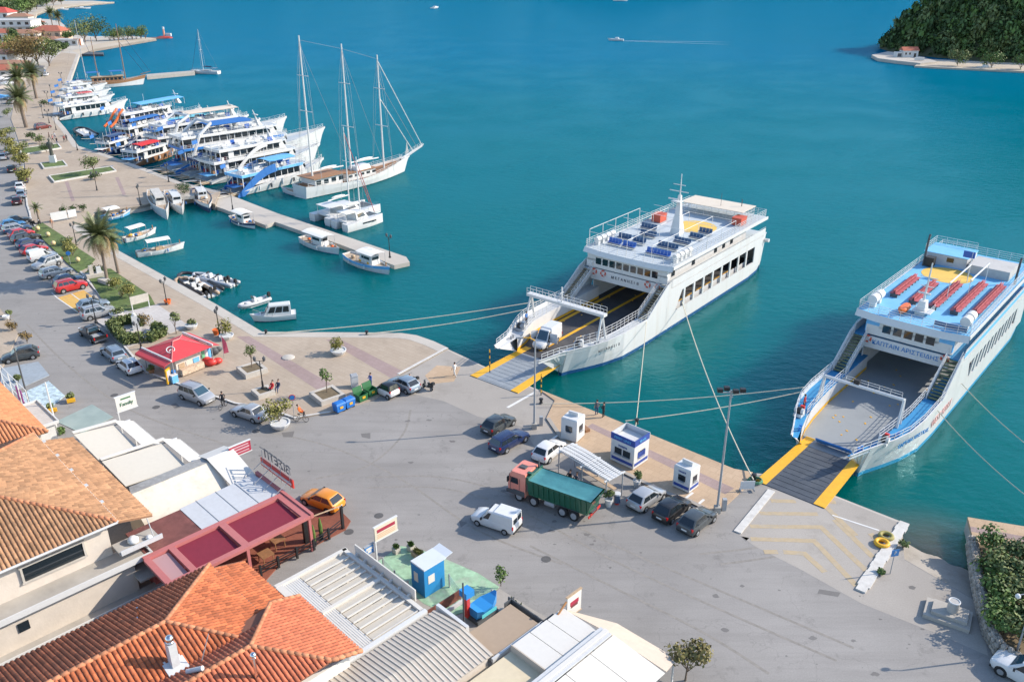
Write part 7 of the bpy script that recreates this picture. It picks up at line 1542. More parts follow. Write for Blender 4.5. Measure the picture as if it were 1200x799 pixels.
# statue and bust
bronze = M('bronze', (.07,.075,.06), .5, var=.2)
t = thing('statue', 'dark bronze standing statue on a white plinth in the plaza', 'statue', (*g(63,192), .3), .2); MB().box((0, 0, .8), (1.3, 1.3, 1.6), top=(.85, .85)).build('plinth', white, t)
sb = MB(); sb.loft([[(x*w+dx, y*d, z) for x, y in ((1,0),(.7,.7),(0,1),(-.7,.7),(-1,0),(-.7,-.7),(0,-1),(.7,-.7))] for z, w, d, dx in ((1.6,.42,.36,0),(2.4,.40,.34,0),(3.2,.34,.3,.02),(3.9,.5,.32,0),(4.4,.58,.34,0),(4.6,.2,.18,0),(4.75,.2,.2,.02),(5.0,.26,.26,.02),(5.2,.2,.2,.02),(5.3,.05,.05,.02))]); sb.path([(.5,0,4.3),(.75,.1,3.8),(.55,.4,3.4)],.13,6,.1).path([(-.5,0,4.3),(-.7,0,3.8),(-.5,.3,3.3)],.13,6,.1); obj('figure', autosmooth(sb.mesh('figure', bronze), 50), t)
t = thing('monument', 'white stone memorial stele in the hedge garden', 'monument', (*g(161,391), .16), .5); MB().box((0, 0, .2), (1.4, 1.4, .4)).build('plinth', stone, t); MB().box((0, 0, 1.3), (.8, .35, 1.9), top=(.85, .9)).build('stele', white, t); MB().ball((0, 0, 2.4), .25, 8, (1, .6, 1.1)).build('cap', white, t)
t = thing('monument', 'grey stone war memorial with steps beside the palm trunk', 'monument', (*g(112,325), .15), .6); MB().box((0, 0, .25), (2.4, 1.4, .5)).build('step', stone, t); MB().box((-.4, .1, .9), (.6, .5, 1.6), top=(.85, .85)).build('stele', stone, t); MB().box((.6, 0, .8), (.8, .6, 1.1), top=(.7, .7)).build('stele', lgrey, t)
# planter tomb-like kerb beside palm
tag(MB().box((*g(125,333), .4), (2.6, 1.0, .6), -.6).build('low_wall', stone), 'low stone wall at the foot of the tall palm', 'wall')

# ---- red kiosk
def kiosk():
    a, b, c = Vector(g(170,409,2.4)), Vector(g(198,427,2.4)), Vector(g(246,408,2.4)); rz = atan2(*(c-b).yx); cen = (a+c)/2; Lx = (c-b).length; Ly = (a-b).length
    t = thing('kiosk', 'street kiosk with a bright red hip roof and red side awnings', 'kiosk', (*cen, .12), rz); kr = M('kiosk_red', (.56,.055,.06), .5, var=.06, dirt=.12, dcol=(.6,.2,.18), dscale=.6)
    lx, ly = Lx*.36, Ly*.40; MB().box((0, 0, 1.2), (lx*1.7, ly*1.6, 2.4)).build('walls', cream, t)
    z0, z1 = 2.35, 3.35; X, Y = Lx*.50, Ly*.50; q = [(-X, -Y), (X, -Y), (X, Y), (-X, Y)]; r0, r1 = (-X*.15, 0, z1), (X*.15, 0, z1)
    rf = MB(); rf.raw([(*p, z0) for p in q]+[r0, r1], [(0,1,5,4),(1,2,5),(2,3,4,5),(3,0,4),(3,2,1,0)]); rf.build('roof', kr, t)
    MB().tube((-X, -Y, z0+.03), r0, .05, 5).tube((X, -Y, z0+.03), r1, .05, 5).tube((X, Y, z0+.03), r1, .05, 5).tube((-X, Y, z0+.03), r0, .05, 5).tube(r0, r1, .06, 5).build('roof_ribs', M('kiosk_rib', (.66,.22,.2), .5), t)
    for s, nm in ((1, 'right'), (-1, 'left')):
        p = [(s*X, -Y, z0+.18), (s*(X+.9), -Y, z0-.12), (s*(X+.9), Y, z0-.12), (s*X, Y, z0+.18)]
        if s < 0: p.reverse()
        MB().slab(p, .05).build('side_awning', kr, t); MB().box((s*(X+.02), 0, z0+.22), (.14, 2*Y, .2)).build('awning_box', white, t)
    MB().box((-X-.9, 0, z0-.27), (.04, 2*Y, .25)).build('valance', kr, t)
    MB().torus((-X*.55, -Y*.35, z0+.62), .42, .06, (-.3, -.5, 1), 14, 5).build('roof_emblem', white, t); MB().box((-X*.55, -Y*.35, z0+.6), (.5, .1, .06), .4).build('roof_emblem_bar', white, t)
    for i in range(3): MB().box((-lx*.5+i*lx*.5, -ly*.8-.03, .9), (lx*.4, .06, .9)).build('counter_panel', [woodl, cream, lblue][i], t)
    MB().box((0, -ly*.8-.45, .5), (lx*1.5, .6, .7)).build('display_shelf', M('news_stand', (.55,.42,.30), .6, var=.4, scale=6), t)
    for x in (-X+.1, X-.1):
        for y in (-Y+.1, Y-.1): MB().cyl((x, y, 0), .05, z0, 6).build('post', grey, t)
    return t, rz
KI, krz = kiosk()
def kp(px, z=.12): return (*g(*px), z)
t = thing('display_stand', 'yellow newspaper display frame at the front corner of the kiosk', 'stand', kp((199,450)), krz+.5); MB().box((0, 0, .9), (.9, .15, 1.7)).build('frame', yellow, t); MB().box((0, -.09, .95), (.65, .04, 1.2)).build('papers', M('papers', (.5,.42,.4), .6, var=.5, scale=8), t); MB().box((.7, -.2, .6), (.5, .3, 1.2)).build('rack', blue, t)
t = thing('ice_cream_freezer', 'small blue and white freezer beside the yellow stand', 'freezer', kp((205,449)), krz); MB().box((0, 0, .45), (.7, .5, .85)).build('body', lblue, t); MB().box((0, 0, .92), (.74, .54, .08)).build('lid', white, t)
t = thing('beanbag_lounger', 'red inflatable lounger heap beside the kiosk', 'lounger', kp((248,429)), .4); mb = MB(); [mb.ball((x, y, z), r, 10, (1.2, 1, .75)) for x, y, z, r in ((0,0,.4,.6),(.7,.15,.35,.5),(-.4,.35,.6,.45))]; mb.build('cushion', red, t, smooth=True)
t = thing('banner_flag', 'pink and white feather flag right of the kiosk', 'flag', kp((263,421)), .2); MB().cyl((0, 0, 0), .03, 3.0, 6).build('pole', grey, t); MB().raw([(.03, 0, .6), (.6, .05, .7), (.5, -.04, 2.0), (.05, 0, 2.9)], [(0,1,2,3),(3,2,1,0)]).build('flag', M('flag_pink', (.62,.12,.18), .7, var=.3, scale=3), t)
t = thing('surfboard_rack', 'green and white paddle boards upright at the kiosk side', 'paddle boards', kp((240,428)), krz); [MB().ball((i*.4, 0, 1.2), .3, 8, (.8, .2, 4)).build('board', m, t, smooth=True) for i, m in enumerate((M('board_green', (.15,.45,.25), .5), white, lblue))]
t = thing('scooter_cover', 'grey covered motorbike behind the red lounger', 'motorbike', kp((250,418)), .5); mb = MB(); [mb.ball((x, 0, z), r, 8, (1.3, .7, 1)) for x, z, r in ((-.5,.5,.45),(.2,.55,.5),(.7,.7,.35))]; mb.build('cover', dgrey, t, smooth=True)
# ---- ticket booths
def booth(px0, w, d, h, rz, label, blue_=True, top=False):
    t = thing('ticket_booth', label, 'booth', (*g(*px0), .1), rz, 'ticket booths'); b = MB().loft([[(x*w/2, y*d/2, z) for x, y in ((-1,-1),(1,-1),(1,1),(-1,1))] for z in (.08, h)]+[[(x*w*.46, y*d*.46, h+.1) for x, y in ((-1,-1),(1,-1),(1,1),(-1,1))]]).build('booth_shell', white, t)
    bl = M('booth_blue', (.03,.07,.30), .5)
    for s, L, ax in ((-1, w, 0), (1, d, 1)):
        fx = (lambda u, z, e: (u, -d/2-e, z)) if ax == 0 else (lambda u, z, e: (w/2+e, u, z)); fd = (lambda a, e, c: (a, e, c)) if ax == 0 else (lambda a, e, c: (e, a, c))
        n = 2 if (L > 2.2 and ax == 0) else 1
        for i in range(n):
            u = (i-(n-1)/2)*L*.36; MB().box(fx(u, h*.58, .01), fd(L*.3 if n > 1 else L*.42, .05, h*.26)).build('window', glass, t); MB().box(fx(u, h*.43, .08), fd(L*.32, .2, .05)).build('counter', grey, t)
        if blue_: MB().box(fx(0, h*.2, .01), fd(L*.9, .03, h*.12)).build('blue_band', bl, t)
    if top:
        for s, L, ax in ((-1, w, 0), (1, d, 1), (-1, d, 2), (1, w, 3)):
            c = {0: (0, -d/2, h+.35), 1: (w/2, 0, h+.35), 2: (-w/2, 0, h+.35), 3: (0, d/2, h+.35)}[ax]; MB().box(c, (w+.1, .06, .62) if ax in (0, 3) else (.06, d-.1, .62)).build('parapet_sign', bl if ax in (0, 1) else lgrey, t)
        text('FERRY LINES', .34, lblue, t, (0, -d/2-.06, h+.35), (1, 0, 0), (0, 0, 1)); text('FERRIES', .30, lblue, t, (w/2+.06, 0, h+.35), (0, 1, 0), (0, 0, 1)); text('TICKETS', .26, bl, t, (0, -d/2-.03, h*.82), (1, 0, 0), (0, 0, 1)); MB().box((w/2+.02, 0, h*.55), (.03, d*.5, .6)).build('side_sign', bl, t)
    else:
        MB().box((0, 0, h+.3), (w*.6, .1, .42)).build('roof_sign', white, t)
        if blue_: text('TICKETS', .2, bl, t, (0, -d/2-.03, h*.85), (1, 0, 0), (0, 0, 1))
    return t
brz2 = gd((717,536), (741,547))
booth((671,513), 1.7, 1.7, 2.3, gd((658,514), (671,518)), 'plain small white booth nearest the two people on the quay', False); booth((737,540), 2.6, 2.3, 2.35, brz2, 'large white ticket booth with a blue lettered parapet', True, True); booth((803,571), 1.7, 1.5, 2.2, brz2, 'small white ticket booth with a blue base band near the lamp mast')
tag(MB().box((*g(686,505), .25), (.5, .9, .3), .5).build('pallet', wood), 'brown wooden pallet leaning by the plain booth', 'pallet')
# ---- slatted canopy
A, B = Vector(g(663,552)), Vector(g(718,586)); rz = atan2(*(B-A).yx); cen = (A+B)/2; Lc = (B-A).length
t = thing('bus_shelter', 'white curved slatted canopy on posts beside the tipper truck', 'shelter', (*cen, 0), rz)
for i in range(26):
    for s in range(4): u = (i+.5)/26; x = (u-.5)*(Lc+.4); MB().box((x, .1+(s-1.5)*.44, 2.5+.10*sin(u*5)+.02*s), ((Lc+.4)/26*.72, .38, .04)).build('roof_slat', white, t)
for x in (-Lc/2, 0, Lc/2):
    MB().box((x, .1, 2.36), (.1, 2.5, .1)).build('beam', white, t)
    for y in (-.9, 1.1): MB().cyl((x, y, 0), .06, 2.35, 6).build('post', grey, t)
for y in (-.75, .1, .95): MB().box((0, y, 2.42), (Lc+.4, .07, .07)).build('purlin', white, t)
MB().box((0, .9, .45), (Lc*.8, .4, .06)).build('bench', woodl, t)
# ---- bollards, ropes, tyres, slip-side things
for px, lb in (((634,473),'black iron bollard by the first ferry ramp'), ((746,497),'black iron bollard at the quay edge behind the large booth'), ((312,392),'black iron bollard at the promenade corner'), ((430,393),'black iron bollard on the straight promenade edge'), ((883,562),'black iron bollard in the rope pile by the second ramp')):
    tag(MB().lathe((0, 0, 0), [(.22, 0), (.16, .1), (.15, .35), (.24, .42), (.22, .52), (.05, .55)], 10).build('mooring_bollard', blackm, loc=(*g(*px), .1)), lb, 'bollard', 'mooring bollards')
rnd = random.Random(4); rp = MB(); c = g3(884,564,.12)
for i in range(3): rp.path([c+Vector((.7*cos(a*.5+i)*(1-.12*i)+.12*rnd.random(), .5*sin(a*.5+i), .05+.08*i)) for a in range(15)], .06, 5)
tag(rp.build('rope_pile', M('green_rope', (.10,.25,.15), .9, var=.3)), 'tangled green mooring rope pile at the quay corner', 'rope')
t = thing('barrier', 'pale metal barrier panel beside the rope pile', 'barrier', (*g(875,576), .1), .1); MB().box((0, 0, .6), (1.3, .05, .8)).build('panel', lgrey, t); [MB().box((s*.6, 0, .1), (.06, .5, .2)).build('foot', grey, t) for s in (-1, 1)]
for px, m, lb in (((1033,638),yellow,'yellow painted tyre at the end of the white kerb'), ((1038,630),M('olive_tyre', (.30,.26,.08), .7),'faded olive tyre behind the yellow tyre')):
    tag(MB().torus((0, 0, .16), .46, .17, (0, 0, 1), 18, 8).build('tyre', m, smooth=True, loc=(*g(*px), .02)), lb, 'tyre')
t = thing('road_sign', 'blue square sign on a thin pole by the white kerb end', 'sign', (*g(1043,672), 0), .2); MB().cyl((0, 0, 0), .035, 2.2, 6).build('pole', grey, t); MB().box((0, -.05, 2.0), (.62, .03, .6)).build('sign_face', M('sign_blue', (.06,.22,.50)), t); text('P', .4, awn_w if 'awn_w' in globals() else white, t, (0, -.07, 2.0), (1, 0, 0), (0, 0, 1))
t = thing('well_head', 'stepped concrete base with an upright steel drum near the stone wall', 'well head', (*g(1110,722), 0), gd((1088,722), (1134,738))); MB().box((0, 0, .15), (3.0, 2.1, .3)).build('lower_step', concrete, t); MB().box((.1, .05, .42), (2.3, 1.5, .26)).build('upper_step', concrete, t); MB().cyl((.2, .1, .55), .38, .85, 18).build('drum', M('drum_steel', (.42,.40,.37), .5, var=.1, dirt=.3), t); MB().torus((.2, .1, 1.4), .36, .05, (0, 0, 1), 18, 6).build('drum_rim', white, t)
# stone retaining wall
wall_t = thing('stone_wall', 'low rubble stone garden wall at the lower right', 'wall', g(1150,720)); wp = [Vector(g(*p)) for p in ((1137,640),(1142,680),(1150,720),(1158,748),(1170,768),(1200,787),(1230,800))]; o0 = Vector(g(1150,720)); rnd = random.Random(9); rub = [M('rubble_'+str(i), c, .95, var=.2, scale=3, bump=.5) for i, c in enumerate(((.30,.27,.23),(.38,.34,.29),(.24,.22,.19)))]; stone_meshes = []
for i in range(8):
    mb = MB(); mb.ball((0, 0, 0), .5, 7, (1, 1, 1)); mb.v = [tuple(Vector(v)*(1+.28*mnoise.noise(Vector(v)*2+Vector((i*7, 0, 0))))) for v in mb.v]; stone_meshes.append(mb.mesh('stone', rub[i % 3]))
core = MB(); n_st = 0
for a, b in zip(wp, wp[1:]):
    d = b-a; L = d.length; ang = atan2(d.y, d.x); core.box((*((a+b)/2-o0), .42), (L, .5, .85), ang); k = int(L/.36)
    for i in range(k):
        for z, yy in ((.2,.27),(.5,.27),(.8,.25),(.95,.08),(.95,-.12),(.2,-.27),(.55,-.27),(.8,-.25)):
            if yy < -.2 and False: continue
            if n_st >= 300: continue
            n_st += 1; p = a+d*((i+.3+.4*rnd.random())/k); q = Vector((-sin(ang), cos(ang)))*yy; o = obj('stone', rnd.choice(stone_meshes), wall_t, (p.x+q.x-o0.x, p.y+q.y-o0.y, z+.05*rnd.random())); o.scale = (.42+.1*rnd.random(), .34, .34); o.rotation_euler = (rnd.random(), rnd.random(), ang+rnd.random()*.6)
core.build('wall_core', rub[2], wall_t)
bedp = [(1141,642),(1200,655),(1300,668),(1300,820),(1220,796),(1172,767),(1160,747),(1152,720),(1145,680)]
struct('garden_soil', MB().prism(W(bedp), -.2, .5), soil)

# ---- people
def skin_mesh(J, E, name):
    me = bpy.data.meshes.new(name); me.from_pydata([j[:3] for j in J], E, []); o = bpy.data.objects.new(name, me); COL.objects.link(o)
    md = o.modifiers.new('s', 'SKIN'); o.modifiers.new('u', 'SUBSURF').levels = 1; o.modifiers['u'].render_levels = 1
    for i, j in enumerate(J): me.skin_vertices[0].data[i].radius = (j[3], j[4] if len(j) > 4 else j[3])
    me.skin_vertices[0].data[0].use_root = True
    r = bpy.data.meshes.new_from_object(o.evaluated_get(bpy.context.evaluated_depsgraph_get())); bpy.data.objects.remove(o); return r
def pose(kind):
    J = [(0,0,.98,.15,.12),(0,0,1.2,.14,.11),(0,0,1.42,.17,.11),(0,.0,1.52,.06),(0,.01,1.60,.085),(0,.015,1.70,.095),(0,.01,1.78,.06)]; E = [(i, i+1) for i in range(6)]
    def chain(root, pts):
        p = root
        for q in pts: J.append(q); E.append((p, len(J)-1)); p = len(J)-1
    if kind == 'stand': legs = [[(s*.10,0,.86,.095),(s*.11,.02,.5,.065),(s*.11,0,.09,.045),(s*.12,.13,.04,.04)] for s in (-1,1)]; arms = [[(s*.21,0,1.40,.06),(s*.27,-.02,1.12,.045),(s*.24,.08,.88,.035),(s*.23,.12,.78,.03)] for s in (-1,1)]
    elif kind == 'walk': legs = [[(s*.10,0,.86,.095),(s*.11,s*.16+.05,.5,.065),(s*.11,s*.26-.05,.11,.045),(s*.12,s*.26+.08,.06,.04)] for s in (-1,1)]; arms = [[(s*.21,0,1.40,.06),(s*.26,-s*.12,1.13,.045),(s*.24,-s*.16+.06,.9,.035),(s*.23,-s*.18+.1,.8,.03)] for s in (-1,1)]
    elif kind == 'phone': legs = [[(s*.10,0,.86,.095),(s*.11,.02,.5,.065),(s*.12,0,.09,.045),(s*.13,.13,.04,.04)] for s in (-1,1)]; arms = [[(s*.21,0,1.40,.06),(s*.26,.06,1.14,.045),(s*.12,.30,1.22,.035),(s*.06,.36,1.30,.03)] for s in (-1,1)]
    else:  # sit
        for i in range(7): J[i] = (J[i][0], J[i][1]-.02*i, J[i][2]-.42, *J[i][3:])
        legs = [[(s*.12,.12,.55,.095),(s*.13,.45,.52,.07),(s*.13,.46,.12,.045),(s*.13,.58,.06,.04)] for s in (-1,1)]; arms = [[(s*.21,-.03,.98,.06),(s*.26,.06,.74,.045),(s*.16,.30,.66,.035),(s*.12,.38,.64,.03)] for s in (-1,1)]
    for l in legs: chain(0, l)
    for a in arms: chain(2, a)
    return J, E
_pose = {}
def person(px, kind, shirt, trousers, label, rz=0.0, z=0.0, hair=(.03,.02,.015), loc=None):
    if kind not in _pose:
        me = skin_mesh(*pose(kind), 'body'); autosmooth(me, 80); me.materials.clear()
        for i in range(4): me.materials.append(skin)
        top = .42 if kind == 'sit' else 0
        for p in me.polygons:
            c = p.center; zz = c.z+top
            p.material_index = 3 if (c.z < .13) else 0 if zz > 1.49 else 0 if (abs(c.x) > .19 and zz < 1.14 and zz > .7 and kind != 'sit') else 1 if zz > .99 else 2
        h = MB(); h.ball((0, -.02-(.12 if kind == 'sit' else 0), 1.70-top), .108, 10, (1, 1.08, 1.0)); hm = h.mesh('hair', black); f = MB(); f.ball((0, .105-(.12 if kind == 'sit' else 0), 1.655-top), .02, 5); 
        _pose[kind] = (me, hm, f.mesh('nose', skin))
    me, hm, nm = _pose[kind]; t = thing('person', label, 'person', loc or (*g(*px), z), rz, None); t.scale = (.98,)*3
    b = obj('body', me, t); cols = [skin, M('cloth_%g_%g_%g' % shirt, shirt, .9), M('cloth_%g_%g_%g' % trousers, trousers, .9), black]
    for i, s_ in enumerate(b.material_slots): s_.link = 'OBJECT'; s_.material = cols[i]
    o = obj('hair', hm, t); setmat(o, M('hair_%g' % hair[0], hair, .8)); o.location = (0, -.012, .018); obj('nose', nm, t); return t
dk, jn = (.02,.02,.025), (.04,.07,.16)
person((699,487), 'stand', (.10,.11,.13), jn, 'person in a dark jacket and jeans at the quay edge, left of a pair', .4, .1); person((707,490), 'phone', dk, dk, 'person dressed in black with arms raised at the quay edge', .9, .1)
person((435,455), 'phone', (.06,.12,.35), jn, 'person in a blue top looking down beside the green containers', 2.4, .12, (.05,.03,.02))
person((320,461), 'sit', (.55,.04,.04), dk, 'person in a red top sitting on the lamp planter bench', 2.7, .20); person((327,460), 'sit', (.05,.06,.10), jn, 'person in dark clothes sitting beside the one in red', 2.9, .20)
person((352,492), 'sit', (.70,.15,.03), dk, 'person in an orange top riding the bicycle by the oleander', -1.57-.1, .42); person((262,476), 'stand', dk, dk, 'person in black standing by the kerb next to the black bicycle', .5, 0)
person((533,441), 'walk', (.70,.68,.64), (.62,.60,.56), 'person in white walking beside the first ferry ramp', .9, 0)
person((667,566), 'sit', dk, dk, 'person in black sitting under the slatted canopy, left of two', 2.4, 0); person((675,569), 'sit', (.08,.09,.12), dk, 'person in dark grey sitting under the slatted canopy, right of two', 2.5, 0)
for i, (px, sh, tr, lb) in enumerate((((58.5,164),dk,dk,'walker in black, leftmost of the group on the far promenade'), ((62.5,167),(.5,.12,.12),dk,'walker in a pink red top in the far promenade group'), ((65,163.5),(.7,.7,.68),jn,'walker in a white top at the back of the far promenade group'), ((67.5,170),dk,jn,'walker in dark clothes nearest the camera in the far promenade group'), ((76,167.5),(.45,.12,.10),dk,'walker in a red jacket, left of the separate far pair'), ((78.7,166.5),dk,dk,'walker in black, right of the separate far pair'), ((62,268),(.4,.2,.12),(.35,.25,.2),'person in brown beside the plaza shrubs'))): person(px, 'walk', sh, tr, lb, 2.2+i*.3, .12)
p = ferry_pt(f1, -3.6, -4.6, 3.0); person(None, 'stand', (.10,.25,.55), dk, 'crew member in a blue shirt on the bow platform of the dark-decked ferry', -2.2, loc=p)
p = ferry_pt(f2, -3.2, -4.2, 3.0); person(None, 'stand', (.5,.06,.06), dk, 'crew member in red on the bow platform of the blue-decked ferry', -2.2, loc=p)
# ------------------------------------------------------------------ vegetation
def crown_mesh(key, rx, ry, rz, n, size, m, lobes=7, seed=1, hollow=.45, flat=0.0):
    rnd = random.Random(seed); mb = MB(); L = []
    for i in range(lobes):
        a = rnd.random()*2*pi; e = rnd.uniform(-.6, .9); L.append((cos(a)*rx*.52*rnd.uniform(.5, 1.1), sin(a)*ry*.52*rnd.uniform(.5, 1.1), e*rz*.5, rnd.uniform(.38, .62)))
    L.append((0, 0, .1*rz, .6))
    for i in range(n):
        lx, ly, lz, lr = rnd.choice(L); v = Vector((rnd.gauss(0, 1), rnd.gauss(0, 1), rnd.gauss(0, 1))).normalized(); r = lr*(hollow+(1-hollow)*rnd.random()**.5)
        p = Vector((lx+v.x*rx*r, ly+v.y*ry*r, lz+v.z*rz*r)); nn = (v+Vector((rnd.gauss(0, .5), rnd.gauss(0, .5), rnd.gauss(0, .5)+.3))).normalized(); a = nn.orthogonal().normalized(); b = nn.cross(a); t = rnd.random()*6.28; a, b = a*cos(t)+b*sin(t), b*cos(t)-a*sin(t); s = size*rnd.uniform(.55, 1.25)
        mb.face([p-a*s*.5, p+b*s*.32, p+a*s*.5, p-b*s*.32])
    return mb.mesh('crown', m)
_cr = {}
def tree(px, h, r, m, label, kind='tree', z=.12, n=900, size=.32, trunk=.35, cat='tree', group=None, seed=1, shape=1.0, loc=None, multi=1):
    key = (m.name, round(r, 1), round(h, 1), n, seed); ch = h*(1-trunk)
    if key not in _cr: _cr[key] = crown_mesh(key, r, r, ch*.5*1.15, n, size, m, seed=seed)
    t = thing(kind, label, cat, loc or (*g(*px), z), random.random()*6, group); th = h*trunk
    tk = MB(); rr = max(.04, h*.022)
    tk.path([(0, 0, -.1), (.03*h*.3, 0, th*.6), (0, .02*h, th+ch*.25)], rr, 7, rr*.6)
    rnd = random.Random(seed)
    for i in range(5): a = i*1.26+rnd.random(); tk.path([(0, .01*h, th*(.7+.08*i)), (cos(a)*r*.35, sin(a)*r*.35, th+ch*.3), (cos(a)*r*.7, sin(a)*r*.7, th+ch*(.45+.1*rnd.random()))], rr*.5, 5, rr*.15)
    tk.build('trunk', bark, t); obj('crown', _cr[key], t, (0, 0, th+ch*.5)); return t
def bush(px, h, r, m, label, z=.12, n=500, size=.26, group='shrubs', seed=1, cat='shrub', loc=None): return tree(px, h, r, m, label, 'shrub', z, n, size, .08, cat, group, seed, loc=loc)
# date palms with separate fronds
def frond_mesh(L, m, droop, seed):
    rnd = random.Random(seed); mb = MB(); n = 16; P = []
    for i in range(n+1): u = i/n; P.append(Vector((L*(u-.18*u*u*droop), 0, L*(.38*u-droop*.62*u*u))))
    mb.path([tuple(p) for p in P[::4]], .03*L/3, 4, .008)
    for i in range(1, n+1):
        for k in (0, .5):
            if i+k > n: continue
            p = P[i-1].lerp(P[i], k); t = (P[i]-P[i-1]).normalized(); w = L*.26*sin(pi*min(1, .16+.84*(i+k)/n))**.7
            for s in (-1, 1):
                d = (Vector((0, s, 0))*.85+t*.6+Vector((0, 0, -.25+.15*rnd.random()))).normalized(); q = p+d*w; wd = t*(.045*L/3)
                mb.face([p-wd, p+wd, q])
    return mb.mesh('frond', m)
FR = {}
def palm(px, h, L, label, n=34, z=.12, dry=8, trunk_r=.28, seed=1):
    t = thing('palm_tree', label, 'palm tree', (*g(*px), z), seed*1.3, 'palm trees'); tk = MB()
    pts = [(.25*sin(i/8*1.2)*(h/7), 0, h*i/8) for i in range(9)]; tk.path(pts, trunk_r*1.15, 9, trunk_r*.85); tk.ball((pts[-1][0], 0, h), trunk_r*1.5, 8, (1, 1, 1.3)); tk.build('trunk', palm_bark, t)
    rnd = random.Random(seed)
    for i in range(n+dry):
        d = i >= n; dr = (.25+1.1*(i/n)**1.2) if not d else 1.9+.4*rnd.random(); k = (round(dr*4)/4, d, round(L, 1))
        if k not in FR: FR[k] = frond_mesh(L, leaf_dry if d else leaf_palm, k[0], int(dr*10))
        o = obj('frond', FR[k], t, (pts[-1][0], 0, h+.2)); o.rotation_euler = (rnd.uniform(-.15, .15), -(.9-1.0*min(1, i/n)) if not d else .35, i*2.399+rnd.random()*.3); s = rnd.uniform(.85, 1.1)*(.8 if d else 1); o.scale = (s, s, s)
    return t
palm((126,331), 6.6, 4.1, 'tall date palm beside the parked cars and the quay', seed=1, n=44, dry=20, trunk_r=.21); palm((139,321), 4.6, 2.4, 'smaller palm just behind the tall date palm', seed=2, n=24, dry=8, trunk_r=.2)
palm((31,150), 7.4, 5.2, 'large date palm on the far promenade, nearest the dark red car', seed=3, dry=12, trunk_r=.45); palm((43,116), 7.6, 5.4, 'date palm on the far promenade, right of the middle one', seed=4, dry=10, trunk_r=.4); palm((27,124), 7.8, 5.6, 'date palm on the far promenade, middle of the three', seed=5, dry=10, trunk_r=.4)
palm((63,38), 10, 5.0, 'left palm of the pair behind the red-roofed villa', seed=6, dry=6); palm((72,40), 9, 5.0, 'right palm of the pair behind the red-roofed villa', seed=7, dry=6); palm((47,262), 2.4, 1.6, 'short palm beside the plaza scooter', seed=8, n=18, dry=4, trunk_r=.15)
tree((296,435), 2.9, .85, leaf_ol, 'young olive-green tree in the stone planter in the middle of the promenade', n=260, size=.24, trunk=.45, z=.5, seed=1, group='young promenade trees'); tree((384,465), 2.9, .8, leaf_gr, 'young green tree in the stone planter nearest the blue bins', n=240, size=.24, trunk=.48, z=.5, seed=2, group='young promenade trees')
bush((397,415), 1.7, 1.05, leaf_ye, 'yellow green bush in the round white tub on the open promenade', z=.5, n=420, seed=3); bush((328,499), 2.6, 1.7, leaf_ye, 'big pale oleander bush in the tub by the silver saloon', z=.4, n=800, seed=4); bush((265,396), 2.3, 1.0, leaf_ye, 'tall yellow green bush in the tub beside the kiosk loungers', z=.5, n=420, seed=5); tree((207,392), 3.0, .95, leaf_ol, 'small tree on the flagstone square behind the kiosk', n=300, size=.25, trunk=.4, seed=6, group='young promenade trees'); bush((225,385), .9, .7, leaf_ol, 'low plant in the tub at the flagstone corner', z=.5, n=160, seed=7)
bush((86,301), 2.6, 1.7, leaf_ye, 'yellow green shrub on the lawn left of the tall palm', z=.17, n=700, seed=8); bush((137,341), 2.0, 1.5, leaf_ye, 'yellow green shrub at the foot of the tall palm', z=.17, n=600, seed=9); bush((152,350), 2.3, 1.4, leaf_ye, 'yellow green shrub on the lawn left of the notice board', z=.17, n=600, seed=10); bush((114,321), 1.3, 1.5, leaf_dk, 'dark low shrub beside the stone memorial', z=.17, n=420, seed=11); bush((79,287), 1.2, 1.7, leaf_ol, 'spreading olive shrub in the middle of the car park lawn', z=.17, n=420, seed=12); bush((139,372), 1.2, .9, leaf_ol, 'olive shrub in the low tub by the silver sports utility car', z=.3, n=260, seed=13)
bush((217,231), 2.6, 1.9, leaf_dk, 'dark round shrub in a planter at the root of the pier', z=.5, n=600, seed=14); tag(MB().box((*g(217,233), .4), (3.6, 2.2, .6), .3).build('stone_planter', stone), 'low stone planter under the dark shrub at the pier root', 'planter')
tree((111,206), 4.2, 2.4, leaf_ol, 'small spreading tree in the long plaza bed', n=700, size=.36, trunk=.35, seed=15); 
for i, (px, lb) in enumerate((((75,252),'left of three potted shrubs by the white plaza panel'), ((87,251),'middle of three potted shrubs by the white plaza panel'), ((98,249),'right of three potted shrubs by the white plaza panel'))): bush(px, 1.7, .8, leaf_dk, lb, n=220, seed=16+i)
for i, (px, h, r, lb) in enumerate((((31,216),3.4,2.3,'clipped yellow green hedge tree nearest the plaza kerb'), ((24,197),3.2,2.3,'clipped yellow green hedge tree second from the plaza kerb'), ((17,186),3.2,2.4,'clipped yellow green hedge tree third from the plaza kerb'), ((9,177),3.2,2.4,'clipped yellow green hedge tree at the left picture edge'), ((3,166),3.2,2.4,'clipped hedge tree farthest along the far street'))): tree(px, h, r, leaf_ye, lb, n=800, size=.4, trunk=.15, seed=20+i, group='clipped hedge trees')
for i, (px, lb) in enumerate((((12,160),'dark bush left of the statue beds'), ((38,165),'dark bush between the hedge and the walkers'), ((47,169),'small tree in the bed above the statue'), ((55,180),'low shrub behind the statue'), ((28,178),'shrub in the long bed left of the statue'), ((113,211),'spiky low shrub in the plaza bed'), ((9,137),'bush beside the far palms at the left edge'), ((52,126),'clipped bush at the foot of the far palms'))): bush(px, 2.2 if i != 5 else 1.2, 1.6, leaf_dk if i % 2 else leaf_ol, lb, z=.3, n=320, size=.36, seed=30+i)
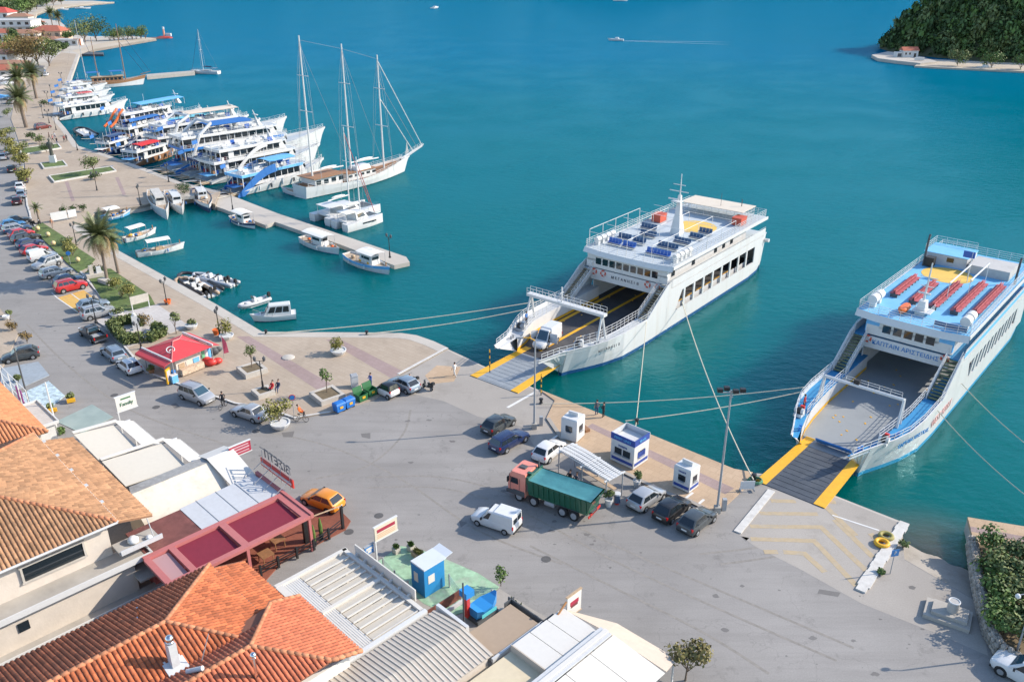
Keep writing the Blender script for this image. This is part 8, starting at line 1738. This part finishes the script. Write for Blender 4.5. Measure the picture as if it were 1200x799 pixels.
# hedge square
hp = [(130,384),(155,377),(192,392),(190,398),(148,405),(132,394)]
hm = {}
def hedge(pts, label):
    t = thing('hedge', label, 'hedge', (*g(*pts[0]), .16)); o0 = Vector(g(*pts[0])); rnd = random.Random(2); mb = MB(); core = MB(); P = [Vector(g(*p)) for p in pts]
    for a, b in zip(P, P[1:]):
        d = b-a; core.box((*((a+b)/2-o0), .4), (d.length, .8, .75), atan2(d.y, d.x)); k = int(d.length*420)
        for i in range(k):
            p = a+d*rnd.random(); n = Vector((-d.y, d.x)).normalized(); c = Vector((p.x-o0.x+n.x*rnd.uniform(-.75, .75), p.y-o0.y+n.y*rnd.uniform(-.75, .75), rnd.uniform(.15, 1.1))); v = Vector((rnd.gauss(0, 1), rnd.gauss(0, 1), rnd.gauss(.4, 1))).normalized(); q = v.orthogonal().normalized(); r = v.cross(q); s = rnd.uniform(.08, .2); mb.face([c-q*s, c+r*s*.7, c+q*s, c-r*s*.7])
    core.build('branches', leaf_dk, t); o = mb.build('leaves', leaf_ol, t); o['kind'] = 'stuff'
hedge([(132,386),(148,404),(168,401)], 'clipped box hedge on the road side of the memorial garden'); hedge([(132,385),(154,379),(166,384)], 'clipped box hedge on the far side of the memorial garden'); hedge([(176,402),(192,394),(182,388)], 'clipped box hedge on the kiosk side of the memorial garden')
bush((170,383), 1.5, 1.2, leaf_br, 'bare brownish shrub behind the memorial stele', z=.16, n=260, seed=40)
tree((803,797), 3.4, 1.7, M('leaf_bronze', (.17,.145,.05), .6, island=.5, spec=.3), 'small yellow brown tree in front of the white tent awning', n=700, size=.3, trunk=.3, z=0, seed=41); tree((406,800), 3.4, .8, leaf_gr, 'small leafy tree against the wall of the hip-roofed house', n=300, size=.25, trunk=.4, z=0, seed=42); bush((587,689), 1.8, .7, leaf_gr, 'yucca-like plant beside the playground ride', z=.3, n=160, seed=43); bush((72,508), .8, .6, leaf_gr, 'low shrub on the pavement by the pavilion', z=0, n=160, seed=44)
for i, (px, lb) in enumerate((((15,388),'brown green shrub on the left sidewalk, farther one'), ((32,402),'brown green shrub on the left sidewalk, nearer one'), ((60,482),'plants in the yellow trough on the pebble terrace'), ((84,470),'plants in the yellow trough at the terrace corner'), ((22,448),'pot plant on the blue grey ramp'), ((713,591),'round bush in the pot behind the tipper truck'), ((746,568),'round bush in the pot beside the silver hatchback'), ((178,437),'shrub in the brown pot at the kiosk corner'), ((12,371),'shrub in the white tub at the left edge'))): bush(px, 1.3 if i < 2 else .9, .9 if i < 2 else .5, leaf_br if i < 2 else leaf_ol, lb, z=.1 if i not in (5,6) else .6, n=260, seed=50+i)
for i, (px, rz, lb) in enumerate((((60,484),.5,'long yellow trough on the pebble terrace'), ((84,472),.5,'short yellow trough at the terrace corner'))): tag(MB().box((*g(*px), .3), (1.2-.4*i, .3, .35), rz).build('planter', yellow), lb, 'planter')
# garden shrubs lower right
rnd = random.Random(7)
gpx = [(1160,655),(1180,662),(1198,668),(1158,676),(1176,684),(1196,692),(1162,698),(1182,706),(1200,716),(1166,722),(1184,730),(1202,740),(1174,748),(1192,760)]
for i, px in enumerate(gpx): bush(px, 1.7+.8*rnd.random(), 1.6, [leaf_gr, leaf_ol, leaf_dk][i % 3], ['left','middle','right'][i % 3 if i < 12 else (i-12)*2]+' leafy shrub in the '+['first','second','third','fourth','last'][i//3]+' row of the walled garden, counted from the side quay', z=.45, n=620, size=.3, group='walled garden shrubs', seed=60+i % 4)
bush((1058,642), .7, .5, leaf_ol, 'dry weeds growing from the broken white kerb end', z=0, n=160, seed=70); bush((1033,672), .5, .4, leaf_gr, 'weeds at the outer side of the white kerb', z=0, n=120, seed=71)
# ------------------------------------------------------------------ far shore
def far_house(px, w, d, h, rz, label, wallm, roofm, rh=2.0, name='house', floors=1, z=0, flat=False, nwin=4):
    t = thing(name, label, 'house' if not flat else 'building', (*g(*px), z), rz); wl = MB().box((0, 0, h/2), (w, d, h)).build('wall', wallm, t)
    if flat: MB().box((0, 0, h+.15), (w+.8, d+.8, .3)).build('roof', roofm, t)
    else: MB().raw([(-w*.55, -d*.56, h), (w*.55, -d*.56, h), (w*.55, d*.56, h), (-w*.55, d*.56, h), (-w*.25, 0, h+rh), (w*.25, 0, h+rh)], [(0,1,5,4),(1,2,5),(2,3,4,5),(3,0,4),(3,2,1,0)]).build('roof', roofm, t)
    fh = h/floors
    for f in range(floors):
        for i in range(nwin):
            x = (i+.5)/nwin*w-w/2; o = MB().box((x, -d/2-.03, f*fh+fh*.55), (w/nwin*.45, .08, fh*.5)).build('window', glass, t)
        if floors > 1: MB().box((0, -d/2-.6, f*fh+.1), (w, 1.2, .2)).box((0, -d/2-1.15, f*fh+.6), (w, .1, .9)).build('balcony', wallm, t)
    return t
wpl = M('far_white_wall', (.62,.60,.57), .9, var=.05); tpl = M('far_peach_wall', (.60,.42,.30), .9, var=.05); rdr = M('far_red_roof', (.42,.13,.08), .9, var=.15, scale=.5); brr = M('far_brown_roof', (.32,.17,.11), .9, var=.15)
far_house((62,46), 17, 10, 4.5, -.15, 'peach villa with a red hip roof near the far beach', tpl, rdr, 2.6); far_house((57,52), 15, 8, 2.6, -.15, 'low brown-roofed annex in front of the peach villa', tpl, brr, 1.4); far_house((19,44), 24, 14, 9, .1, 'white three-storey terraced building near the far shore', wpl, M('far_grey_roof', (.45,.45,.44), .8), floors=3, flat=True, nwin=6); far_house((3,30), 16, 12, 8, 0, 'white house with a red roof behind the terraced building', wpl, M('far_bright_roof', (.50,.08,.06), .8), 3.0, floors=2); far_house((30,48), 15, 9, 4, .1, 'white house with a brown roof left of the peach villa', wpl, brr, 1.8)
far_house((82,53), 11, 6, 2.6, 0, 'low beach bar with a flat grey roof and orange front', wpl, M('far_grey_roof', (.45,.45,.44)), flat=True, nwin=3); tag(MB().box((*g(91.5,53.5), 1.6), (3.4, .4, 3.2)).build('sun_screen', M('far_orange', (.60,.22,.10), .8)), 'orange screen standing beside the beach bar', 'screen')
far_house((8,58), 16, 8, 3, .05, 'low house with a pale flat roof at the left edge', wpl, M('far_pale_roof', (.5,.47,.42), .9), flat=True, nwin=4); far_house((3,66), 12, 7, 3, .05, 'small orange-walled house under the yellowing tree', M('far_orange_wall', (.60,.35,.14), .9), brr, 1.2)
far_house((12,84), 14, 8, 3.4, .05, 'brown-roofed taverna beside the autumn trees', M('far_dark_wall', (.16,.10,.09), .9), brr, 1.0); far_house((30,90), 12, 6, 3.2, .05, 'dark glazed pavilion in front of the autumn trees', dgrey, M('far_black_roof', (.08,.08,.09), .7), flat=True, nwin=5)
for i, (px, m, lb) in enumerate((((3,101),wpl,'white parasol roof on the far street, first'), ((10,97),stone,'cream parasol roof on the far street'), ((5,112),M('far_tan', (.5,.42,.34), .9),'tan parasol roof on the far street'), ((12,106),wpl,'white parasol roof beside the parked cars of the far street'), ((3,123),lblue,'blue parasol roof on the far street'))):
    t = thing('market_parasol', lb, 'parasol', g(*px), i*.3, 'market parasols'); MB().raw([(-2.2,-2.2,2.4),(2.2,-2.2,2.4),(2.2,2.2,2.4),(-2.2,2.2,2.4),(0,0,3.2)], [(0,1,4),(1,2,4),(2,3,4),(3,0,4),(3,2,1,0)]).build('canopy', m, t); MB().cyl((0,0,0),.06,2.6,6).build('pole', grey, t)
for i, (px, c) in enumerate((((8,117),'steel'), ((12,122),'silver'), ((49,86),'blue'), ((53,90),'white'))): car('hatch', c, px, (px[0]+2.5, px[1]-1.6), ['grey blue car parked among the far parasols','silver car parked beside the far parasols','blue car parked below the autumn trees','white car parked below the autumn trees'][i], near=False)
FT = [((100,50),14,9,leaf_ol,'large rounded tree on the far beach, left of the twin pair'), ((113,48),13,8.5,leaf_dk,'large rounded tree on the far beach, right of the twin pair'),
      ((20,72),12,8,leaf_ye,'yellowing tree left of the autumn trees'), ((30,76),13,8.5,leaf_br,'brown autumn tree, left of the big pair'), ((45,77),14,9,leaf_br,'brown autumn tree with bare branches, right of the big pair'), ((58,78),12,6.5,leaf_ol,'green tree at the promenade side of the autumn trees'), ((19,52),8,4,leaf_dk,'dark slender tree before the white terraced building'), ((43,45),7,4,leaf_gr,'grey green tree between the white house and the peach villa'), ((55,54),4,4.5,leaf_dk,'dark round bush in front of the peach villa, left'), ((66,58),4,4,leaf_dk,'dark round bush in front of the peach villa, right'), ((74,60),4,3.5,leaf_dk,'dark round bush by the promenade path'),
      ((10,24),14,10,leaf_dk,'dark tree in the grove above the white building, left'), ((22,21),15,11,leaf_gr,'green tree in the grove above the white building, middle'), ((33,19),15,11,leaf_ol,'olive tree in the grove above the white building, right'), ((43,11),16,12,leaf_dk,'dark tall tree at the head of the far beach, left'), ((55,8),16,12,leaf_dk,'dark tall tree at the head of the far beach, middle'), ((63,7),12,9,leaf_br,'brown green tree at the head of the far beach, right'), ((72,5.5),13,4,leaf_dk,'lone slim tree on the far sand spit'), ((3,16),14,11,leaf_ol,'olive tree in the grove at the left edge')]
for i, (px, h, r, m, lb) in enumerate(FT): tree(px, h, r, m, lb, n=1500, size=.75 if i < 11 else 1.3, trunk=.12, z=0, seed=80+i, group='far shore trees')
for i in range(9): bush((129+i*5.2, 48.2-i*.32), 6.4+.6*(i % 3), 3.6, leaf_ol if i % 2 else leaf_gr, ['first','second','third','fourth','fifth','sixth','seventh','eighth','last'][i]+' bush from the left in the green row along the far sandy spit', z=-.2, n=520, size=.6, group='bushes on the far spit', seed=110+i % 3)
for i, (x, y) in enumerate(((36,14),(26,10),(16,8),(6,7),(48,5),(30,4),(12,2),(58,3))): tree((x, y), 15, 13, [leaf_dk, leaf_ol][i % 2], ['first','second','third','fourth','fifth','sixth','seventh','eighth'][[4,3,2,0,6,5,1,7][i]]+' tree from the left in the dense grove behind the far beach', n=900, size=1.5, trunk=.1, z=0, seed=120+i % 3, group='grove behind the far beach')
FH = [((12,36),13,9,6,'white house with a grey flat roof behind the brown-roofed house',wpl,None),((40,37),11,8,5,'white house with a red roof behind the peach villa trees',wpl,rdr),((26,31),13,9,6,'cream house with a brown roof under the grove',stone,brr),((4,50),13,8,5,'white house with a red roof at the left edge of the far town',wpl,rdr),((14,66),11,7,4,'cream house with a red roof beside the yellowing tree',stone,rdr),((38,58),10,7,4,'white house with a brown roof behind the autumn trees',wpl,brr),((2,76),12,8,4.5,'white house with a brown roof at the left edge near the taverna',wpl,brr),((6,93),12,6,3.5,'low shop with a red roof on the far street',stone,rdr)]
for i, (px, w_, d_, h_, lb, wm, rm_) in enumerate(FH): far_house(px, w_, d_, h_, .1*(i % 3-1), lb, wm, rm_ or M('far_grey_roof', (.45,.45,.44)), 1.8, flat=rm_ is None, nwin=4)
for i, (px, h, r, m, lb) in enumerate((((14,60),7,4.5,leaf_gr,'green tree between the far-town houses, left'), ((34,66),8,5,leaf_br,'brown tree behind the autumn pair'), ((48,40),8,5,leaf_dk,'dark tree behind the peach villa, left'), ((80,48),5,4,leaf_gr,'green bush behind the beach bar'), ((9,44),7,5,leaf_dk,'dark tree among the far-town houses'), ((24,92),5,4,leaf_gr,'green tree beside the dark pavilion'))): tree(px, h, r, m, lb, n=900, size=.8, trunk=.12, z=0, seed=150+i, group='far shore trees')
# harbour beacon on its rocks
t = thing('harbour_beacon', 'small red and white beacon tower on rocks off the far spit', 'beacon', (*g(193,45,WATER), WATER)); MB().ball((0, 0, .2), 3.0, 9, (1.6, 1, .35)).build('rocks', M('beacon_red', (.40,.06,.05), .7), t); MB().cyl((0, 0, .8), .7, 4.0, 8, .5).build('tower', M('beacon_tower', (.62,.30,.22), .6), t); MB().cyl((0, 0, 4.8), .6, 1.2, 8).build('lantern_room', white, t); MB().box((2.4, .5, 1.8), (2.6, 1.6, 1.4)).build('hut', white, t)
struct('reef', MB().prism(W([(172,46.5),(192,46),(192,44.5),(172,45)], WATER), -3, WATER+.4), M('reef_rock', (.20,.13,.11), .9, var=.2))
# ------------------------------------------------------------------ wooded headland, top right
hill_dk = M('hill_dark_leaf', (.055,.09,.03), .65, island=.6, spec=.2)
HC = Vector((340, 440)); HR = (158, 82); HH = 66
def hill_z(x, y):
    u, v = (x-HC.x)/HR[0], (y-HC.y)/HR[1]; r = abs(u)**2.2+v*v
    return -3+ (HH+3)*max(0, 1-r)*(1+.12*mnoise.noise(Vector((x*.02, y*.02, 1)))) if r < 1 else -3-4*(r-1)
hb_ = MB(); NX, NY = 60, 44; x0, x1, y0, y1 = 176, 490, 350, 526
for i in range(NY+1):
    for j in range(NX+1): x, y = x0+(x1-x0)*j/NX, y0+(y1-y0)*i/NY; hb_.v.append((x, y, hill_z(x, y)))
for i in range(NY):
    for j in range(NX): n = NX+1; hb_.f.append((i*n+j, i*n+j+1, (i+1)*n+j+1, (i+1)*n+j)); hb_.m.append(0)
struct('hill', hb_, M('hill_ground', (.075,.08,.04), .95, var=.3, scale=.1), smooth=True)
clumps = [crown_mesh('c', 1, 1, .85, 90, .42, m, lobes=5, seed=200+i) for i, m in enumerate((hill_dk, leaf_gr, leaf_ol))]
rnd = random.Random(21); wd = [MB() for _ in range(3)]; cnt = 0
cv = []
for c in clumps:
    cv.append(([tuple(v.co) for v in c.vertices], [tuple(p.vertices) for p in c.polygons]))
for i in range(7600):
    x, y = rnd.uniform(180, 372), rnd.uniform(352, 455); z = hill_z(x, y)
    if z < -.6: continue
    k = rnd.choices((0, 1, 2), (5, 3, 3))[0]; r = rnd.choice((1.6, 2.0, 2.6, 3.2, 4.4))*(1.0 if z > 3 else .8); hgt = r*rnd.choice((.8, 1.0, 1.2, 1.9)); vs, fs = cv[k]; ca, sa = cos(i), sin(i)
    wd[k].raw([(x+(v[0]*ca-v[1]*sa)*r, y+(v[0]*sa+v[1]*ca)*r, z+hgt*.55+v[2]*hgt) for v in vs], fs[:: (1 if z < 30 else 2)])
for k, m in enumerate((hill_dk, leaf_gr, leaf_ol)): tag(wd[k].build('woodland', m), ['dark evergreen woodland covering the headland slope', 'mid green woodland patches on the headland slope', 'olive green woodland patches on the headland slope'][k], 'woodland', kind='stuff')
for i, (px, h, r, m, lb) in enumerate((((1122,76),7,5,leaf_ol,'pale olive tree at the shore below the headland, left'), ((1162,78),7,5,leaf_gr,'pale tree at the shore below the headland, middle'), ((1196,80),7,5,leaf_gr,'green tree at the shore below the headland, right edge'))): tree(px, h, r, m, lb, n=900, size=.7, trunk=.1, z=-.5, seed=140+i, group='headland shore trees')
struct('headland_quay', MB().prism(W([(1021,68),(1040,64),(1062,66),(1085,72),(1098,76),(1078,78),(1050,75),(1028,72)], WATER), -3, .2), coping_m)
strip('shore_path', [(1072,76),(1096,77.5),(1130,79),(1170,81),(1215,83)], 30, sand_m, -2.5, -.45, side=1)
t = thing('chapel', 'small white chapel with a red tiled roof on the headland quay', 'chapel', (*g(1064,67.5,0), .2), .05); t.scale = (.72,.72,.72); MB().box((0, 0, 2.0), (9.5, 5.5, 4.0)).build('wall', wpl, t); MB().raw([(-5.2,-3.2,4.0),(5.2,-3.2,4.0),(5.2,3.2,4.0),(-5.2,3.2,4.0),(-5.2,0,6.0),(5.2,0,6.0)], [(0,1,5,4),(2,3,4,5),(1,2,5),(3,0,4),(3,2,1,0)]).build('roof', rdr, t); MB().box((2.8, -2.78, 1.2), (1.4, .08, 2.3)).build('door', glass, t); [MB().box((x, -2.78, 2.2), (1.0, .08, 1.2)).build('window', glass, t) for x in (-3.0, -.5)]; MB().box((-6.6, 0, 1.5), (3.6, 4.2, 3.0)).build('porch', wpl, t); MB().box((-6.6, -2.13, 1.3), (2.4, .06, 2.0)).build('porch_opening', dgrey, t)
tag(MB().box((*g(1077,72,0), 1.0), (4.0, .8, 1.2)).build('quay_wall', wpl), 'short white wall right of the headland chapel', 'wall')

# ------------------------------------------------------------------ land closing the bay on the far side
def range_(name, x0, x1, y0, depth, hh, n, seed, m):
    mb = MB(); R = 10
    for j in range(n+1):
        u = j/n; x = x0+(x1-x0)*u; e = max(.0, sin(pi*min(1, max(0, u))))**.5
        for i in range(R+1):
            v = i/R; y = y0+depth*v+30*mnoise.noise(Vector((x*.004, seed, v)))*(1-v); z = WATER-1+(hh*e*(.55+.6*abs(mnoise.noise(Vector((x*.0022, seed, 0))))+.25*mnoise.noise(Vector((x*.01, v*3, seed)))))*sin(v*pi/2)
            mb.v.append((x, y, z))
    k = R+1; mb.f = [(j*k+i, (j+1)*k+i, (j+1)*k+i+1, j*k+i+1) for j in range(n) for i in range(R)]; mb.m = [0]*len(mb.f); return struct(name, mb, m, smooth=True)
far_green = M('far_hillside', (.055,.075,.045), .95, var=.35, scale=.03)
range_('hill', 25, 250, 960, 200, 75, 60, 3, far_green)
range_('hill', -4200, -300, 2300, 1800, 420, 90, 5, far_green); range_('hill', -900, 2600, 2900, 1800, 520, 90, 8, far_green); range_('hill', 1500, 6500, 2200, 2200, 560, 90, 11, far_green)
speedboat((727,1.5), .1, 'white motor boat at the very top edge of the bay', 14)
